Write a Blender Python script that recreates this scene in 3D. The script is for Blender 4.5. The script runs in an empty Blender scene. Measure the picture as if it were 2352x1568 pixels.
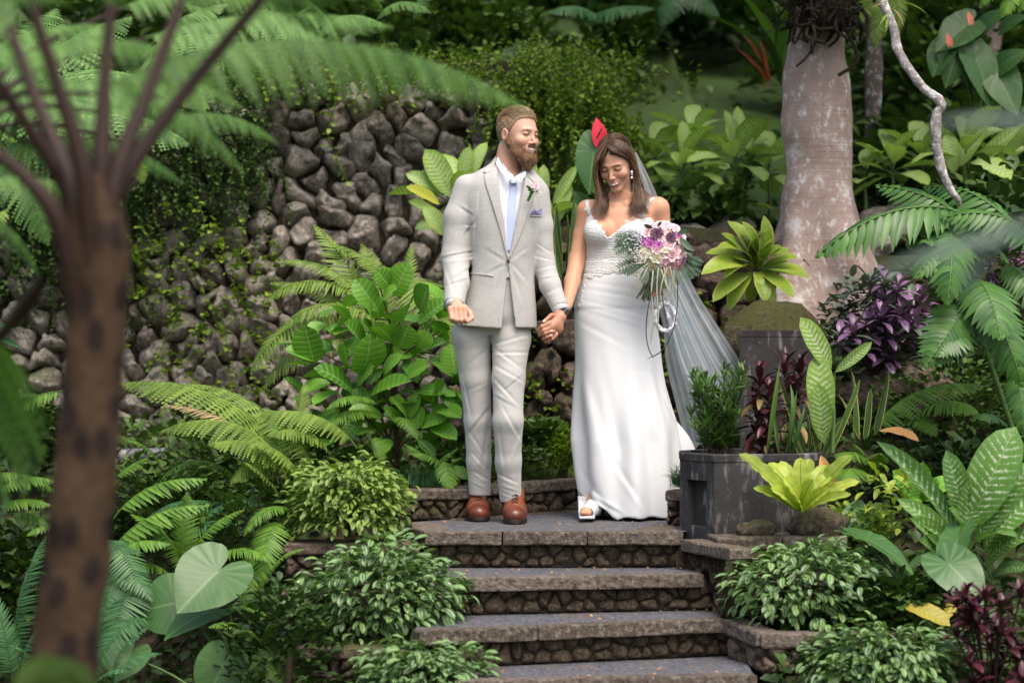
import bpy, math, random
import numpy as np
from mathutils import Vector, Matrix
from math import sin, cos, pi, radians, sqrt

random.seed(7)
RNG = np.random.default_rng(7)
SC = bpy.context.scene
COL = SC.collection

# ------------------------------------------------------------------ camera, sky, sun, exposure
CAM_Y, CAM_Z, FPX = -10.93, 0.82, 5553.0
cam_d = bpy.data.cameras.new('camera')
cam = bpy.data.objects.new('camera', cam_d)
COL.objects.link(cam)
cam.location = (0, CAM_Y, CAM_Z)
cam.rotation_euler = (radians(90), 0, 0)
cam_d.lens = 85
cam_d.sensor_width = 36
cam_d.clip_end = 400
cam_d.dof.use_dof = True
cam_d.dof.focus_distance = 11.0
cam_d.dof.aperture_fstop = 2.0
SC.camera = cam

world = bpy.data.worlds.new('World')
SC.world = world
world.use_nodes = True
wn = world.node_tree
for n in list(wn.nodes):
 wn.nodes.remove(n)
w_out = wn.nodes.new('ShaderNodeOutputWorld')
w_bg = wn.nodes.new('ShaderNodeBackground')
w_sky = wn.nodes.new('ShaderNodeTexSky')
w_sky.sky_type = 'NISHITA'
w_sky.sun_disc = False
SUN_EL, SUN_AZ = radians(62), radians(155)      # azimuth from +Y clockwise towards +X: in front and to the right
w_sky.sun_elevation = SUN_EL
w_sky.sun_rotation = SUN_AZ
w_sky.air_density = 1.0
w_sky.dust_density = 6.0
w_sky.ozone_density = 0.6
w_bg.inputs['Strength'].default_value = 0.15
wn.links.new(w_sky.outputs[0], w_bg.inputs['Color'])
wn.links.new(w_bg.outputs[0], w_out.inputs['Surface'])

sun_d = bpy.data.lights.new('sun', 'SUN')
sun_d.energy = 1.0
sun_d.angle = radians(35)
sun_d.color = (1.0, 0.96, 0.9)
sun = bpy.data.objects.new('sun', sun_d)
COL.objects.link(sun)
_dir = Vector((sin(SUN_AZ) * cos(SUN_EL), cos(SUN_AZ) * cos(SUN_EL), sin(SUN_EL)))
sun.rotation_euler = _dir.to_track_quat('Z', 'Y').to_euler()
sun.location = _dir * 30

SC.view_settings.view_transform = 'Standard'
SC.view_settings.look = 'None'
SC.view_settings.exposure = 0.82
SC.view_settings.gamma = 1.0
SC.view_settings.use_curve_mapping = False
SC.cycles.max_bounces = 6
SC.cycles.diffuse_bounces = 3
SC.cycles.glossy_bounces = 2
SC.cycles.transmission_bounces = 4
SC.cycles.transparent_max_bounces = 12
SC.cycles.use_denoising = True
SC.cycles.caustics_reflective = False
SC.cycles.caustics_refractive = False

# ------------------------------------------------------------------ helpers
def P(px, py, Y):
 """world point at depth Y whose picture position was measured on the photograph"""
 D = Y - CAM_Y
 return np.array([(px - 1176.0) * D / FPX, Y, CAM_Z - (py - 784.0) * D / FPX])

def sx(px, Y=0.12):
 return (px - 1176.0) * (Y - CAM_Y) / FPX

def sz(py, Y=0.12):
 return CAM_Z - (py - 784.0) * (Y - CAM_Y) / FPX

def mesh(name, V, F, uv=None, mat=None, smooth=True, col=None):
 V = np.asarray(V, dtype=np.float64).reshape(-1, 3)
 me = bpy.data.meshes.new(name)
 if isinstance(F, np.ndarray) and F.ndim == 2:
  n, k = F.shape
  me.vertices.add(len(V))
  me.vertices.foreach_set('co', V.astype(np.float32).ravel())
  me.loops.add(n * k)
  me.loops.foreach_set('vertex_index', F.astype(np.int32).ravel())
  me.polygons.add(n)
  me.polygons.foreach_set('loop_start', np.arange(0, n * k, k, dtype=np.int32))
  li = F.ravel()
 else:
  me.from_pydata(V.tolist(), [], [tuple(int(i) for i in f) for f in F])
  li = np.array([i for f in F for i in f])
 if uv is not None:
  lay = me.uv_layers.new(name='UVMap')
  lay.data.foreach_set('uv', np.asarray(uv, dtype=np.float32)[li].ravel())
 if col is not None:
  at = me.color_attributes.new('col', 'FLOAT_COLOR', 'POINT')
  c = np.ones((len(V), 4), dtype=np.float32)
  c[:, :3] = col
  at.data.foreach_set('color', c.ravel())
 me.update(calc_edges=True)
 me.polygons.foreach_set('use_smooth', [bool(smooth)] * len(me.polygons))
 if mat is not None:
  me.materials.append(mat)
 return me

def thing(name, label, cat, loc=(0, 0, 0), group=None, kind=None):
 o = bpy.data.objects.new(name, None)
 COL.objects.link(o)
 o.location = [float(c) for c in loc]
 o.empty_display_size = 0.1
 if label:
  o['label'] = label
 if cat:
  o['category'] = cat
 if group:
  o['group'] = group
 if kind:
  o['kind'] = kind
 return o

WM = {}

def part(name, me, parent, M=None, label=None, kind=None):
 """mesh object under a thing (or under a part of it); M is a world matrix"""
 o = bpy.data.objects.new(name, me)
 COL.objects.link(o)
 M = Matrix.Identity(4) if M is None else M.copy()
 if parent is not None:
  base = WM[parent] if parent in WM else Matrix.Translation(parent.location)
  o.parent = parent
  o.matrix_basis = base.inverted() @ M
 else:
  o.matrix_basis = M
 WM[o] = M
 if label:
  o['label'] = label
 if kind:
  o['kind'] = kind
 return o

def top(name, me, label, cat, M=None, group=None, kind=None):
 o = bpy.data.objects.new(name, me)
 COL.objects.link(o)
 if M is not None:
  o.matrix_basis = M
 WM[o] = Matrix.Identity(4) if M is None else M.copy()
 if label:
  o['label'] = label
 if cat:
  o['category'] = cat
 if group:
  o['group'] = group
 if kind:
  o['kind'] = kind
 return o

def frame(o, y, up=(0, 0, 1), s=1.0, sw=None):
 """matrix with local +Y along y and local +Z towards up; s length scale, sw width scale"""
 y = Vector(y).normalized()
 up = Vector(up)
 x = y.cross(up)
 if x.length < 1e-4:
  x = y.cross(Vector((1, 0.1, 0)))
 x.normalize()
 z = x.cross(y)
 sw = s if sw is None else sw
 return Matrix(((x.x * sw, y.x * s, z.x * s, o[0]), (x.y * sw, y.y * s, z.y * s, o[1]),
     (x.z * sw, y.z * s, z.z * s, o[2]), (0, 0, 0, 1)))

def between(p0, p1, up=(0, 0, 1), sw=1.0):
 d = Vector(p1) - Vector(p0)
 return frame(p0, d, up, d.length, d.length * sw)

def aim(o, az, el, s=1.0, roll=0.0, sw=1.0):
 """leaf at o pointing to azimuth az (0 = away from camera, 90deg = right), elevation el"""
 y = Vector((sin(az) * cos(el), cos(az) * cos(el), sin(el)))
 M = frame(o, y, (0, 0, 1) if abs(el) < 1.5 else (0, -1, 0), s, s * sw)
 if roll:
  M = M @ Matrix.Rotation(roll, 4, 'Y')
 return M

def batch(T, Ms):
 """many copies of a template (V,F,uv) joined into one set of arrays"""
 V, F, uv = T
 Ms = np.array([[list(r) for r in M] for M in Ms], dtype=np.float64)
 n = len(Ms)
 VV = np.einsum('nij,vj->nvi', Ms[:, :3, :3], V) + Ms[:, None, :3, 3]
 FF = F[None] + (np.arange(n) * len(V))[:, None, None]
 return VV.reshape(-1, 3), FF.reshape(-1, F.shape[1]), np.tile(uv, (n, 1))

def cat_arrays(parts):
 Vs, Fs, Us = [], [], []
 k = 0
 for V, F, U in parts:
  Vs.append(V)
  Fs.append(F + k)
  Us.append(U)
  k += len(V)
 return np.vstack(Vs), np.vstack(Fs), np.vstack(Us)

def tube(pts, rad, n=6, cap=True):
 pts = [Vector([float(c) for c in p]) for p in pts]
 if not hasattr(rad, '__len__'):
  rad = [rad] * len(pts)
 V, F, U = [], [], []
 ref = Vector((0.1, 0.3, 1)).normalized()
 for i, p in enumerate(pts):
  t = (pts[min(i + 1, len(pts) - 1)] - pts[max(i - 1, 0)]).normalized()
  a = t.cross(ref)
  if a.length < 1e-3:
   a = t.cross(Vector((1, 0, 0)))
  a.normalize()
  b = t.cross(a)
  for j in range(n):
   th = 2 * pi * j / n
   V.append(p + (a * cos(th) + b * sin(th)) * rad[i])
   U.append((j / n, i / max(1, len(pts) - 1)))
 for i in range(len(pts) - 1):
  for j in range(n):
   k = (j + 1) % n
   F.append((i * n + j, i * n + k, (i + 1) * n + k, (i + 1) * n + j))
 return np.array([list(v) for v in V]), np.array(F), np.array(U)

def smooth_path(pts, m=6):
 pts = [np.array(p, dtype=float) for p in pts]
 q = [2 * pts[0] - pts[1]] + pts + [2 * pts[-1] - pts[-2]]
 out = []
 for i in range(1, len(q) - 2):
  for k in range(m):
   t = k / m
   a, b, c, d = q[i - 1], q[i], q[i + 1], q[i + 2]
   out.append(0.5 * ((2 * b) + (-a + c) * t + (2 * a - 5 * b + 4 * c - d) * t * t + (-a + 3 * b - 3 * c + d) * t ** 3))
 out.append(pts[-1])
 return out

def box(c, s, bev=0.0):
 """axis box with chamfered vertical/horizontal edges; c centre, s full size"""
 x, y, z = [v / 2 for v in s]
 b = bev
 ring = [(-x + b, -y), (x - b, -y), (x, -y + b), (x, y - b), (x - b, y), (-x + b, y), (-x, y - b), (-x, -y + b)]
 V, F = [], []
 lev = [(-z, b), (-z + b, 0), (z - b, 0), (z, b)]
 for zz, ins in lev:
  for (a, d) in ring:
   V.append((c[0] + a * (1 - ins / x), c[1] + d * (1 - ins / y), c[2] + zz))
 for i in range(3):
  for j in range(8):
   k = (j + 1) % 8
   F.append((i * 8 + j, i * 8 + k, i * 8 + 8 + k, i * 8 + 8 + j))
 F.append(tuple(reversed(range(8))))
 F.append(tuple(range(24, 32)))
 return V, F

def ball(c, r, n=10):
 th = np.linspace(0, pi, n); ph = np.linspace(0, 2 * pi, n + 2, endpoint=False)
 T, H = np.meshgrid(th, ph, indexing='ij')
 V = (np.stack([np.sin(T) * np.cos(H), np.sin(T) * np.sin(H), np.cos(T)], -1) * r).reshape(-1, 3) + np.asarray(c)
 I = np.arange(n * (n + 2)).reshape(n, n + 2)
 F = np.stack([I[:-1], I[1:], np.roll(I, -1, 1)[1:], np.roll(I, -1, 1)[:-1]], -1).reshape(-1, 4)
 return V, F

# value noise on arrays -------------------------------------------------------
_PERM = RNG.random((64, 64, 64)).astype(np.float32)

def vnoise(Pn, f=1.0, seed=0):
 q = np.asarray(Pn, dtype=np.float64) * f + seed * 7.31 + 1000.0
 i = np.floor(q).astype(np.int64)
 t = q - i
 t = t * t * (3 - 2 * t)
 i &= 63
 j = (i + 1) & 63
 r = 0
 for a in (0, 1):
  for b in (0, 1):
   for c in (0, 1):
    w = (t[..., 0] if a else 1 - t[..., 0]) * (t[..., 1] if b else 1 - t[..., 1]) * (t[..., 2] if c else 1 - t[..., 2])
    r = r + w * _PERM[(j if a else i)[..., 0], (j if b else i)[..., 1], (j if c else i)[..., 2]]
 return r * 2 - 1

def fbm(Pn, f=1.0, o=3, seed=0):
 r, a = 0, 1.0
 for k in range(o):
  r = r + a * vnoise(Pn, f * 2 ** k, seed + k)
  a *= 0.5
 return r

# ------------------------------------------------------------------ materials
class NT:
 def __init__(self, name):
  self.m = bpy.data.materials.new(name)
  self.m.use_nodes = True
  self.t = self.m.node_tree
  for n in list(self.t.nodes):
   self.t.nodes.remove(n)
  self.out = self.t.nodes.new('ShaderNodeOutputMaterial')

 def n(self, typ, **kw):
  nd = self.t.nodes.new('ShaderNode' + typ)
  for k, v in kw.items():
   setattr(nd, k, v)
  return nd

 def l(self, a, b):
  self.t.links.new(a, b)

 def sock(self, inp, v):
  if hasattr(v, 'node'):
   self.l(v, inp)
  else:
   if inp.type == 'RGBA' and len(v) == 3:
    v = (*v, 1)
   inp.default_value = v

 def math(self, op, a, b=0.0, c=0.0, clamp=False):
  nd = self.n('Math', operation=op)
  nd.use_clamp = clamp
  self.sock(nd.inputs[0], a)
  self.sock(nd.inputs[1], b)
  self.sock(nd.inputs[2], c)
  return nd.outputs[0]

 def mix(self, f, a, b, mode='MIX'):
  nd = self.n('Mix', data_type='RGBA', blend_type=mode)
  self.sock(nd.inputs[0], f)
  self.sock(nd.inputs[6], a)
  self.sock(nd.inputs[7], b)
  return nd.outputs[2]

 def noise(self, scale, detail=3, rough=0.55, vec=None, dist=0.0):
  nd = self.n('TexNoise')
  nd.inputs['Scale'].default_value = scale
  nd.inputs['Detail'].default_value = detail
  nd.inputs['Roughness'].default_value = rough
  nd.inputs['Distortion'].default_value = dist
  if vec is not None:
   self.l(vec, nd.inputs['Vector'])
  return nd.outputs[0]

 def ramp(self, f, stops):
  nd = self.n('ValToRGB')
  el = nd.color_ramp.elements
  while len(el) < len(stops):
   el.new(0.5)
  for e, (p, c) in zip(el, stops):
   e.position = p
   e.color = (*c, 1) if hasattr(c, '__len__') else (c, c, c, 1)
  self.l(f, nd.inputs[0])
  return nd.outputs[0]

 def coord(self, kind='Object', scale=None):
  tc = self.n('TexCoord')
  o = tc.outputs[kind]
  if scale is not None:
   mp = self.n('Mapping')
   mp.inputs['Scale'].default_value = scale
   self.l(o, mp.inputs['Vector'])
   o = mp.outputs[0]
  return o

 def geo(self):
  return self.n('NewGeometry')

 def bump(self, h, strength=0.3, dist=0.01, normal=None):
  nd = self.n('Bump')
  nd.inputs['Strength'].default_value = strength
  nd.inputs['Distance'].default_value = dist
  self.l(h, nd.inputs['Height'])
  if normal is not None:
   self.l(normal, nd.inputs['Normal'])
  return nd.outputs[0]

 def pbsdf(self, color, rough=0.7, normal=None, spec=0.4, **kw):
  p = self.n('BsdfPrincipled')
  self.sock(p.inputs['Base Color'], color)
  self.sock(p.inputs['Roughness'], rough)
  self.sock(p.inputs['Specular IOR Level'], spec)
  if normal is not None:
   self.l(normal, p.inputs['Normal'])
  for k, v in kw.items():
   self.sock(p.inputs[k.replace('_', ' ')], v)
  return p

 def done(self, sh):
  self.l(sh, self.out.inputs['Surface'])
  return self.m

def world_pos(m):
 return m.geo().outputs['Position']

def mat_leaf(name, dark, light, rib=None, ribw=0.03, veins=0.0, vfreq=9, vslope=1.2, trans=0.28, rough=0.42,
    varieg=None, edge=None, stripes=None, spec=0.35, brown=0.0):
 m = NT(name)
 dark = tuple(c * k * 1.25 for c, k in zip(dark, (1.08, 0.95, 1.05)))
 light = tuple(min(0.9, c * k * 1.58) for c, k in zip(light, (1.10, 0.97, 0.95)))
 uv = m.n('SeparateXYZ')
 m.l(m.coord('UV'), uv.inputs[0])
 u, v = uv.outputs[0], uv.outputs[1]
 au = m.math('MULTIPLY', m.math('ABSOLUTE', m.math('SUBTRACT', u, 0.5)), 2.0)
 oi = m.n('ObjectInfo').outputs['Random']
 isl = m.geo().outputs['Random Per Island']
 rnd = m.math('FRACT', m.math('ADD', m.math('MULTIPLY', oi, 3.7), m.math('MULTIPLY', isl, 1.0)))
 nz = m.noise(7.0, 2, vec=world_pos(m))
 f = m.math('ADD', m.math('MULTIPLY', rnd, 0.75), m.math('MULTIPLY', nz, 0.55))
 f = m.math('SUBTRACT', f, 0.15, clamp=True)
 col = m.mix(f, dark, light)
 ph = m.math('SUBTRACT', m.math('MULTIPLY', v, float(vfreq)), m.math('MULTIPLY', au, vslope))
 tri = m.math('ABSOLUTE', m.math('SUBTRACT', m.math('FRACT', ph), 0.5))
 if veins > 0:
  line = m.math('SUBTRACT', 1.0, m.math('MULTIPLY', tri, 7.0), clamp=True)
  col = m.mix(m.math('MULTIPLY', line, veins), col, tuple(min(1, c * 2.2 + 0.02) for c in light))
 if varieg is not None:
  vcol, lo, hi = varieg
  n2 = m.noise(3.2, 4, 0.65, vec=m.coord('UV', (1.6, 4.0, 1)))
  n5 = m.noise(18, 3, 0.6, vec=m.coord('UV', (1.2, 2.0, 1)))
  streak = m.math('SUBTRACT', 1.0, m.math('MULTIPLY', tri, 3.4))
  k = m.math('ADD', m.math('MULTIPLY', streak, 0.8), m.math('MULTIPLY', m.math('SUBTRACT', n2, 0.5), 3.2))
  k = m.math('ADD', k, m.math('MULTIPLY', m.math('SUBTRACT', n5, 0.5), 2.4))
  body = m.math('MULTIPLY', m.math('SUBTRACT', 1.05, m.math('POWER', au, 2.2)), m.math('SUBTRACT', 1.0, m.math('POWER', v, 5.0)))
  k = m.math('MULTIPLY', m.math('ADD', k, lo), body)
  k = m.math('MULTIPLY', m.math('MULTIPLY', k, hi, clamp=True), m.math('ADD', 0.55, m.math('MULTIPLY', rnd, 0.45)))
  col = m.mix(k, col, vcol)
 if stripes is not None:
  s = m.math('SUBTRACT', 1.0, m.math('MULTIPLY', m.math('ABSOLUTE', m.math('SUBTRACT', au, 0.42)), 4.2), clamp=True)
  s = m.math('MULTIPLY', s, m.math('SUBTRACT', 1.15, tri, clamp=True))
  s = m.math('MULTIPLY', s, m.math('MULTIPLY', m.math('MULTIPLY', v, 3.0, clamp=True), m.math('MULTIPLY', m.math('SUBTRACT', 1.0, v), 4.0, clamp=True)))
  col = m.mix(m.math('MULTIPLY', s, 1.0, clamp=True), col, stripes)
 if edge is not None:
  ecol, ew = edge
  e = m.math('MULTIPLY', m.math('SUBTRACT', au, 1.0 - ew), 1.0 / (0.4 * ew), clamp=True)
  col = m.mix(e, col, ecol)
 if rib is not None:
  r = m.math('SUBTRACT', 1.0, m.math('MULTIPLY', au, 1.0 / ribw), clamp=True)
  col = m.mix(r, col, rib)
 if brown > 0:
  n3 = m.noise(3.0, 3, vec=world_pos(m))
  b = m.math('MULTIPLY', m.math('SUBTRACT', n3, 0.62), 6.0, clamp=True)
  col = m.mix(m.math('MULTIPLY', b, brown), col, (0.16, 0.09, 0.03))
 p = m.pbsdf(col, rough, spec=spec)
 if veins > 0 or varieg is not None:
  m.l(m.bump(tri, 0.25, 0.004), p.inputs['Normal'])
 if trans > 0:
  t = m.n('BsdfTranslucent')
  tc = m.mix(1.0, col, (1.0, 1.15, 0.45), 'MULTIPLY')
  m.l(tc, t.inputs['Color'])
  mx = m.n('MixShader')
  mx.inputs[0].default_value = trans
  m.l(p.outputs[0], mx.inputs[1])
  m.l(t.outputs[0], mx.inputs[2])
  return m.done(mx.outputs[0])
 return m.done(p.outputs[0])

def mat_plain(name, color, rough=0.6, spec=0.4, bump=None, var=0.0, scale=20, **kw):
 m = NT(name)
 col = color
 if var > 0:
  nz = m.noise(scale, 3, vec=world_pos(m))
  col = m.mix(nz, tuple(c * (1 - var) for c in color), tuple(min(1, c * (1 + var)) for c in color))
 nrm = None
 if bump:
  nrm = m.bump(m.noise(bump[0], 4, vec=world_pos(m)), bump[1], bump[2])
 return m.done(m.pbsdf(col, rough, nrm, spec, **kw).outputs[0])

def mat_rock(name, c1, c2, moss=0.3, scale=6.0, light=None, mosscol=(0.05, 0.075, 0.015), rough=0.92):
 m = NT(name)
 pos = world_pos(m)
 oi = m.n('ObjectInfo').outputs['Random']
 n1 = m.noise(scale, 5, 0.65, vec=pos)
 n2 = m.noise(scale * 7, 4, 0.7, vec=pos)
 f = m.math('ADD', m.math('MULTIPLY', n1, 0.9), m.math('MULTIPLY', oi, 0.55))
 f = m.math('SUBTRACT', f, 0.3, clamp=True)
 col = m.mix(f, c1, c2)
 col = m.mix(m.math('MULTIPLY', n2, 1.0), col, tuple(c * 0.45 for c in c1), 'MIX') if False else col
 sp = m.math('MULTIPLY', m.math('SUBTRACT', n2, 0.5), 7.0, clamp=True)
 col = m.mix(m.math('MULTIPLY', sp, 0.6), col, light or tuple(min(1, c * 1.9) for c in c2))
 dk = m.math('MULTIPLY', m.math('SUBTRACT', 0.47, n2), 8.0, clamp=True)
 col = m.mix(m.math('MULTIPLY', dk, 0.7), col, tuple(c * 0.35 for c in c1))
 if moss > 0:
  n3 = m.noise(2.6, 4, 0.6, vec=pos)
  g = m.geo()
  nz = m.n('SeparateXYZ')
  m.l(g.outputs['Normal'], nz.inputs[0])
  k = m.math('ADD', m.math('MULTIPLY', m.math('SUBTRACT', n3, 0.55), 4.0), m.math('MULTIPLY', nz.outputs[2], 0.5))
  k = m.math('ADD', k, moss - 0.4)
  k = m.math('MULTIPLY', k, m.math('ADD', 0.4, n2), clamp=True)
  col = m.mix(k, col, mosscol)
 h = m.math('ADD', m.math('MULTIPLY', n1, 0.6), m.math('MULTIPLY', n2, 0.5))
 return m.done(m.pbsdf(col, rough, m.bump(h, 1.0, 0.035), 0.25).outputs[0])

# ================================================================== SETTING
M_soil = mat_rock('soil', (0.03, 0.022, 0.014), (0.075, 0.055, 0.035), moss=0.75, scale=2.5, mosscol=(0.028, 0.045, 0.01))
M_lawn = mat_rock('moss_lawn', (0.02, 0.035, 0.008), (0.045, 0.075, 0.02), moss=0.6, scale=1.2, mosscol=(0.04, 0.08, 0.015), light=(0.07, 0.08, 0.03))
M_rock = mat_rock('lava_rock', (0.16, 0.132, 0.108), (0.47, 0.42, 0.36), moss=0.16, scale=5, light=(0.64, 0.60, 0.54))
M_rockmoss = mat_rock('mossy_rock', (0.05, 0.038, 0.028), (0.17, 0.125, 0.095), moss=0.42, scale=5, mosscol=(0.05, 0.07, 0.015))
M_riser = mat_rock('riser_stone', (0.06, 0.045, 0.03), (0.14, 0.105, 0.07), moss=0.28, scale=9, mosscol=(0.06, 0.062, 0.014))
M_kerb = mat_rock('cut_stone', (0.085, 0.064, 0.05), (0.185, 0.15, 0.12), moss=0.12, scale=6, light=(0.29, 0.265, 0.225), mosscol=(0.08, 0.08, 0.035))
M_mortar = mat_rock('mortar', (0.02, 0.015, 0.010), (0.055, 0.042, 0.027), moss=0.3, scale=8)

def make_asphalt():
 m = NT('pebble_asphalt')
 pos = world_pos(m)
 v = m.n('TexVoronoi')
 v.inputs['Scale'].default_value = 95
 m.l(pos, v.inputs['Vector'])
 n = m.noise(4, 4, vec=pos)
 hs = m.n('SeparateXYZ')
 m.l(v.outputs['Color'], hs.inputs[0])
 c = m.mix(hs.outputs[0], (0.03, 0.033, 0.042), (0.155, 0.16, 0.185))
 c = m.mix(m.math('MULTIPLY', m.math('SUBTRACT', n, 0.45), 3, clamp=True), c, (0.12, 0.10, 0.085))
 b = m.bump(m.math('SUBTRACT', 1.0, v.outputs['Distance']), 0.7, 0.006)
 return m.done(m.pbsdf(c, 0.75, b, 0.4).outputs[0])

def make_concrete():
 m = NT('weathered_concrete')
 pos = world_pos(m)
 n1 = m.noise(7, 5, 0.65, vec=pos)
 n2 = m.noise(30, 4, 0.7, vec=pos)
 mp = m.n('Mapping')
 mp.inputs['Scale'].default_value = (9, 9, 2.0)
 m.l(pos, mp.inputs['Vector'])
 n3 = m.noise(2.5, 4, 0.6, vec=mp.outputs[0])
 c = m.mix(n1, (0.016, 0.015, 0.016), (0.058, 0.055, 0.057))
 k = m.math('MULTIPLY', m.math('SUBTRACT', m.math('ADD', m.math('MULTIPLY', n3, .7), m.math('MULTIPLY', n1, .35)), 0.56), 9.0, clamp=True)
 c = m.mix(m.math('MULTIPLY', k, 0.7), c, (0.27, 0.255, 0.26))
 k2 = m.math('MULTIPLY', m.math('SUBTRACT', n2, 0.60), 8.0, clamp=True)
 c = m.mix(m.math('MULTIPLY', k2, 0.55), c, (0.15, 0.19, 0.17))
 k3 = m.math('MULTIPLY', m.math('SUBTRACT', 0.47, n1), 9.0, clamp=True)
 c = m.mix(m.math('MULTIPLY', k3, 0.8), c, (0.022, 0.013, 0.013))
 return m.done(m.pbsdf(c, 0.8, m.bump(n2, 0.5, 0.006), 0.35).outputs[0])

M_asphalt = make_asphalt()
M_conc = make_concrete()

# ---- ground
def lerp(x, xs, ys):
 return np.interp(x, xs, ys)

def ss01(t):
 t = np.clip(t, 0, 1)
 return t * t * (3 - 2 * t)

def ground_h(x, y):
 x = np.asarray(x, float)
 y = np.asarray(y, float)
 c = lerp(y, [-14, -3, -1.9, -1.5, -0.7, -0.40, -0.30, 0.8, 1.3, 2.2], [-1.3, -1.05, -0.9, -0.8, -0.5, -0.34, -0.07, -0.05, 0.10, 0.25])
 l = lerp(y, [-14, -3, -1, 0, 0.55, 1.3, 2.6], [-1.6, -1.15, -0.95, -0.55, 0.02, 0.13, 0.3])
 l = l + (-0.35) * ss01((-x - 1.2) / 1.0) * ss01((1.2 - y) / 1.2)
 r = lerp(y, [-14, -3, -1.6, -0.7, -0.3, 0.3, 1.0, 2.0], [-1.2, -0.8, -0.55, -0.30, -0.05, 0.12, 0.42, 0.85])
 a = ss01((-x - 0.42) / 0.12)
 b = ss01((x - 0.92 - 0.35 * ss01((y - 0.1) / 1.0)) / 0.15)
 h = c * (1 - a) * (1 - b) + l * a + r * b
 ter = 1.22 * ss01((y - 2.15) / 0.25)
 h = h + np.maximum(0, ter - 0.0) * ss01((x + 0.25) / 0.25) * np.where(h > 0.5, (1.3 - h) / 1.2, 1.0)
 left = ss01((0.72 - x) / 0.25) * ss01((y - 3.25) / 0.2)
 toph = lerp(x, [-5, -3, -2, -1, 0.6], [1.5, 1.75, 2.15, 2.35, 2.2])
 h = np.where(left > 0.01, np.maximum(h, h * (1 - left) + left * toph), h)
 far = ss01((y - 3.6) / 0.6)
 slope = 0.33 * np.maximum(0, y - 3.6) + 0.55 * np.maximum(0, y - 10.5)
 h = h + far * slope
 return h

def build_ground():
 xs = np.concatenate([np.linspace(-40, -4.2, 26), np.linspace(-4, 4, 161), np.linspace(4.2, 40, 26)])
 ys = np.concatenate([np.linspace(-30, -3.2, 18), np.linspace(-3, 5, 161), np.linspace(5.2, 30, 60), np.linspace(31, 60, 10)])
 X, Y = np.meshgrid(xs, ys, indexing='ij')
 Z = ground_h(X, Y)
 Q = np.stack([X, Y, Z], -1)
 Z = Z + 0.03 * fbm(Q, 2.0, 3, 3) + 0.25 * fbm(Q, 0.35, 2, 5) * ss01((Y - 4.5) / 3) - 0.02
 V = np.stack([X, Y, Z], -1).reshape(-1, 3)
 nx, ny = X.shape
 I = np.arange(nx * ny).reshape(nx, ny)
 F = np.stack([I[:-1, :-1], I[1:, :-1], I[1:, 1:], I[:-1, 1:]], -1).reshape(-1, 4)
 me = mesh('ground', V, F, mat=M_soil)
 me.materials.append(M_lawn)
 cy = V[F, 1].mean(1)
 me.polygons.foreach_set('material_index', (cy > 3.7).astype(np.int32))
 top('ground', me, None, None, kind='structure')

build_ground()

# ---- stones fitted together: voronoi cells in a plane
def voronoi(pts, w, h):
 cells = []
 for i, p in enumerate(pts):
  poly = [np.array(q, float) for q in ((0, 0), (w, 0), (w, h), (0, h))]
  d = np.linalg.norm(pts - p, axis=1)
  for j in np.argsort(d)[1:22]:
   q = pts[j]
   mid, nrm = (p + q) / 2, q - p
   new = []
   for k in range(len(poly)):
    a, b = poly[k], poly[(k + 1) % len(poly)]
    da, db = np.dot(a - mid, nrm), np.dot(b - mid, nrm)
    if da <= 0:
     new.append(a)
    if da * db < 0:
     new.append(a + (b - a) * da / (da - db))
   poly = new
   if len(poly) < 3:
    break
  cells.append(poly if len(poly) >= 3 else None)
 return cells

def jitter_points(w, h, cw, ch, rng, jit=0.36):
 pts = []
 rows = max(1, int(round(h / ch)))
 for r in range(rows):
  cols = max(1, int(round(w / cw)))
  for c in range(cols + 1):
   x = (c + (0.5 if r % 2 else 0.0) + rng.uniform(-jit, jit)) * w / cols
   y = (r + 0.5 + rng.uniform(-jit, jit)) * h / rows
   if 0 < x < w:
    pts.append((x, y))
 return np.array(pts)

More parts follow.
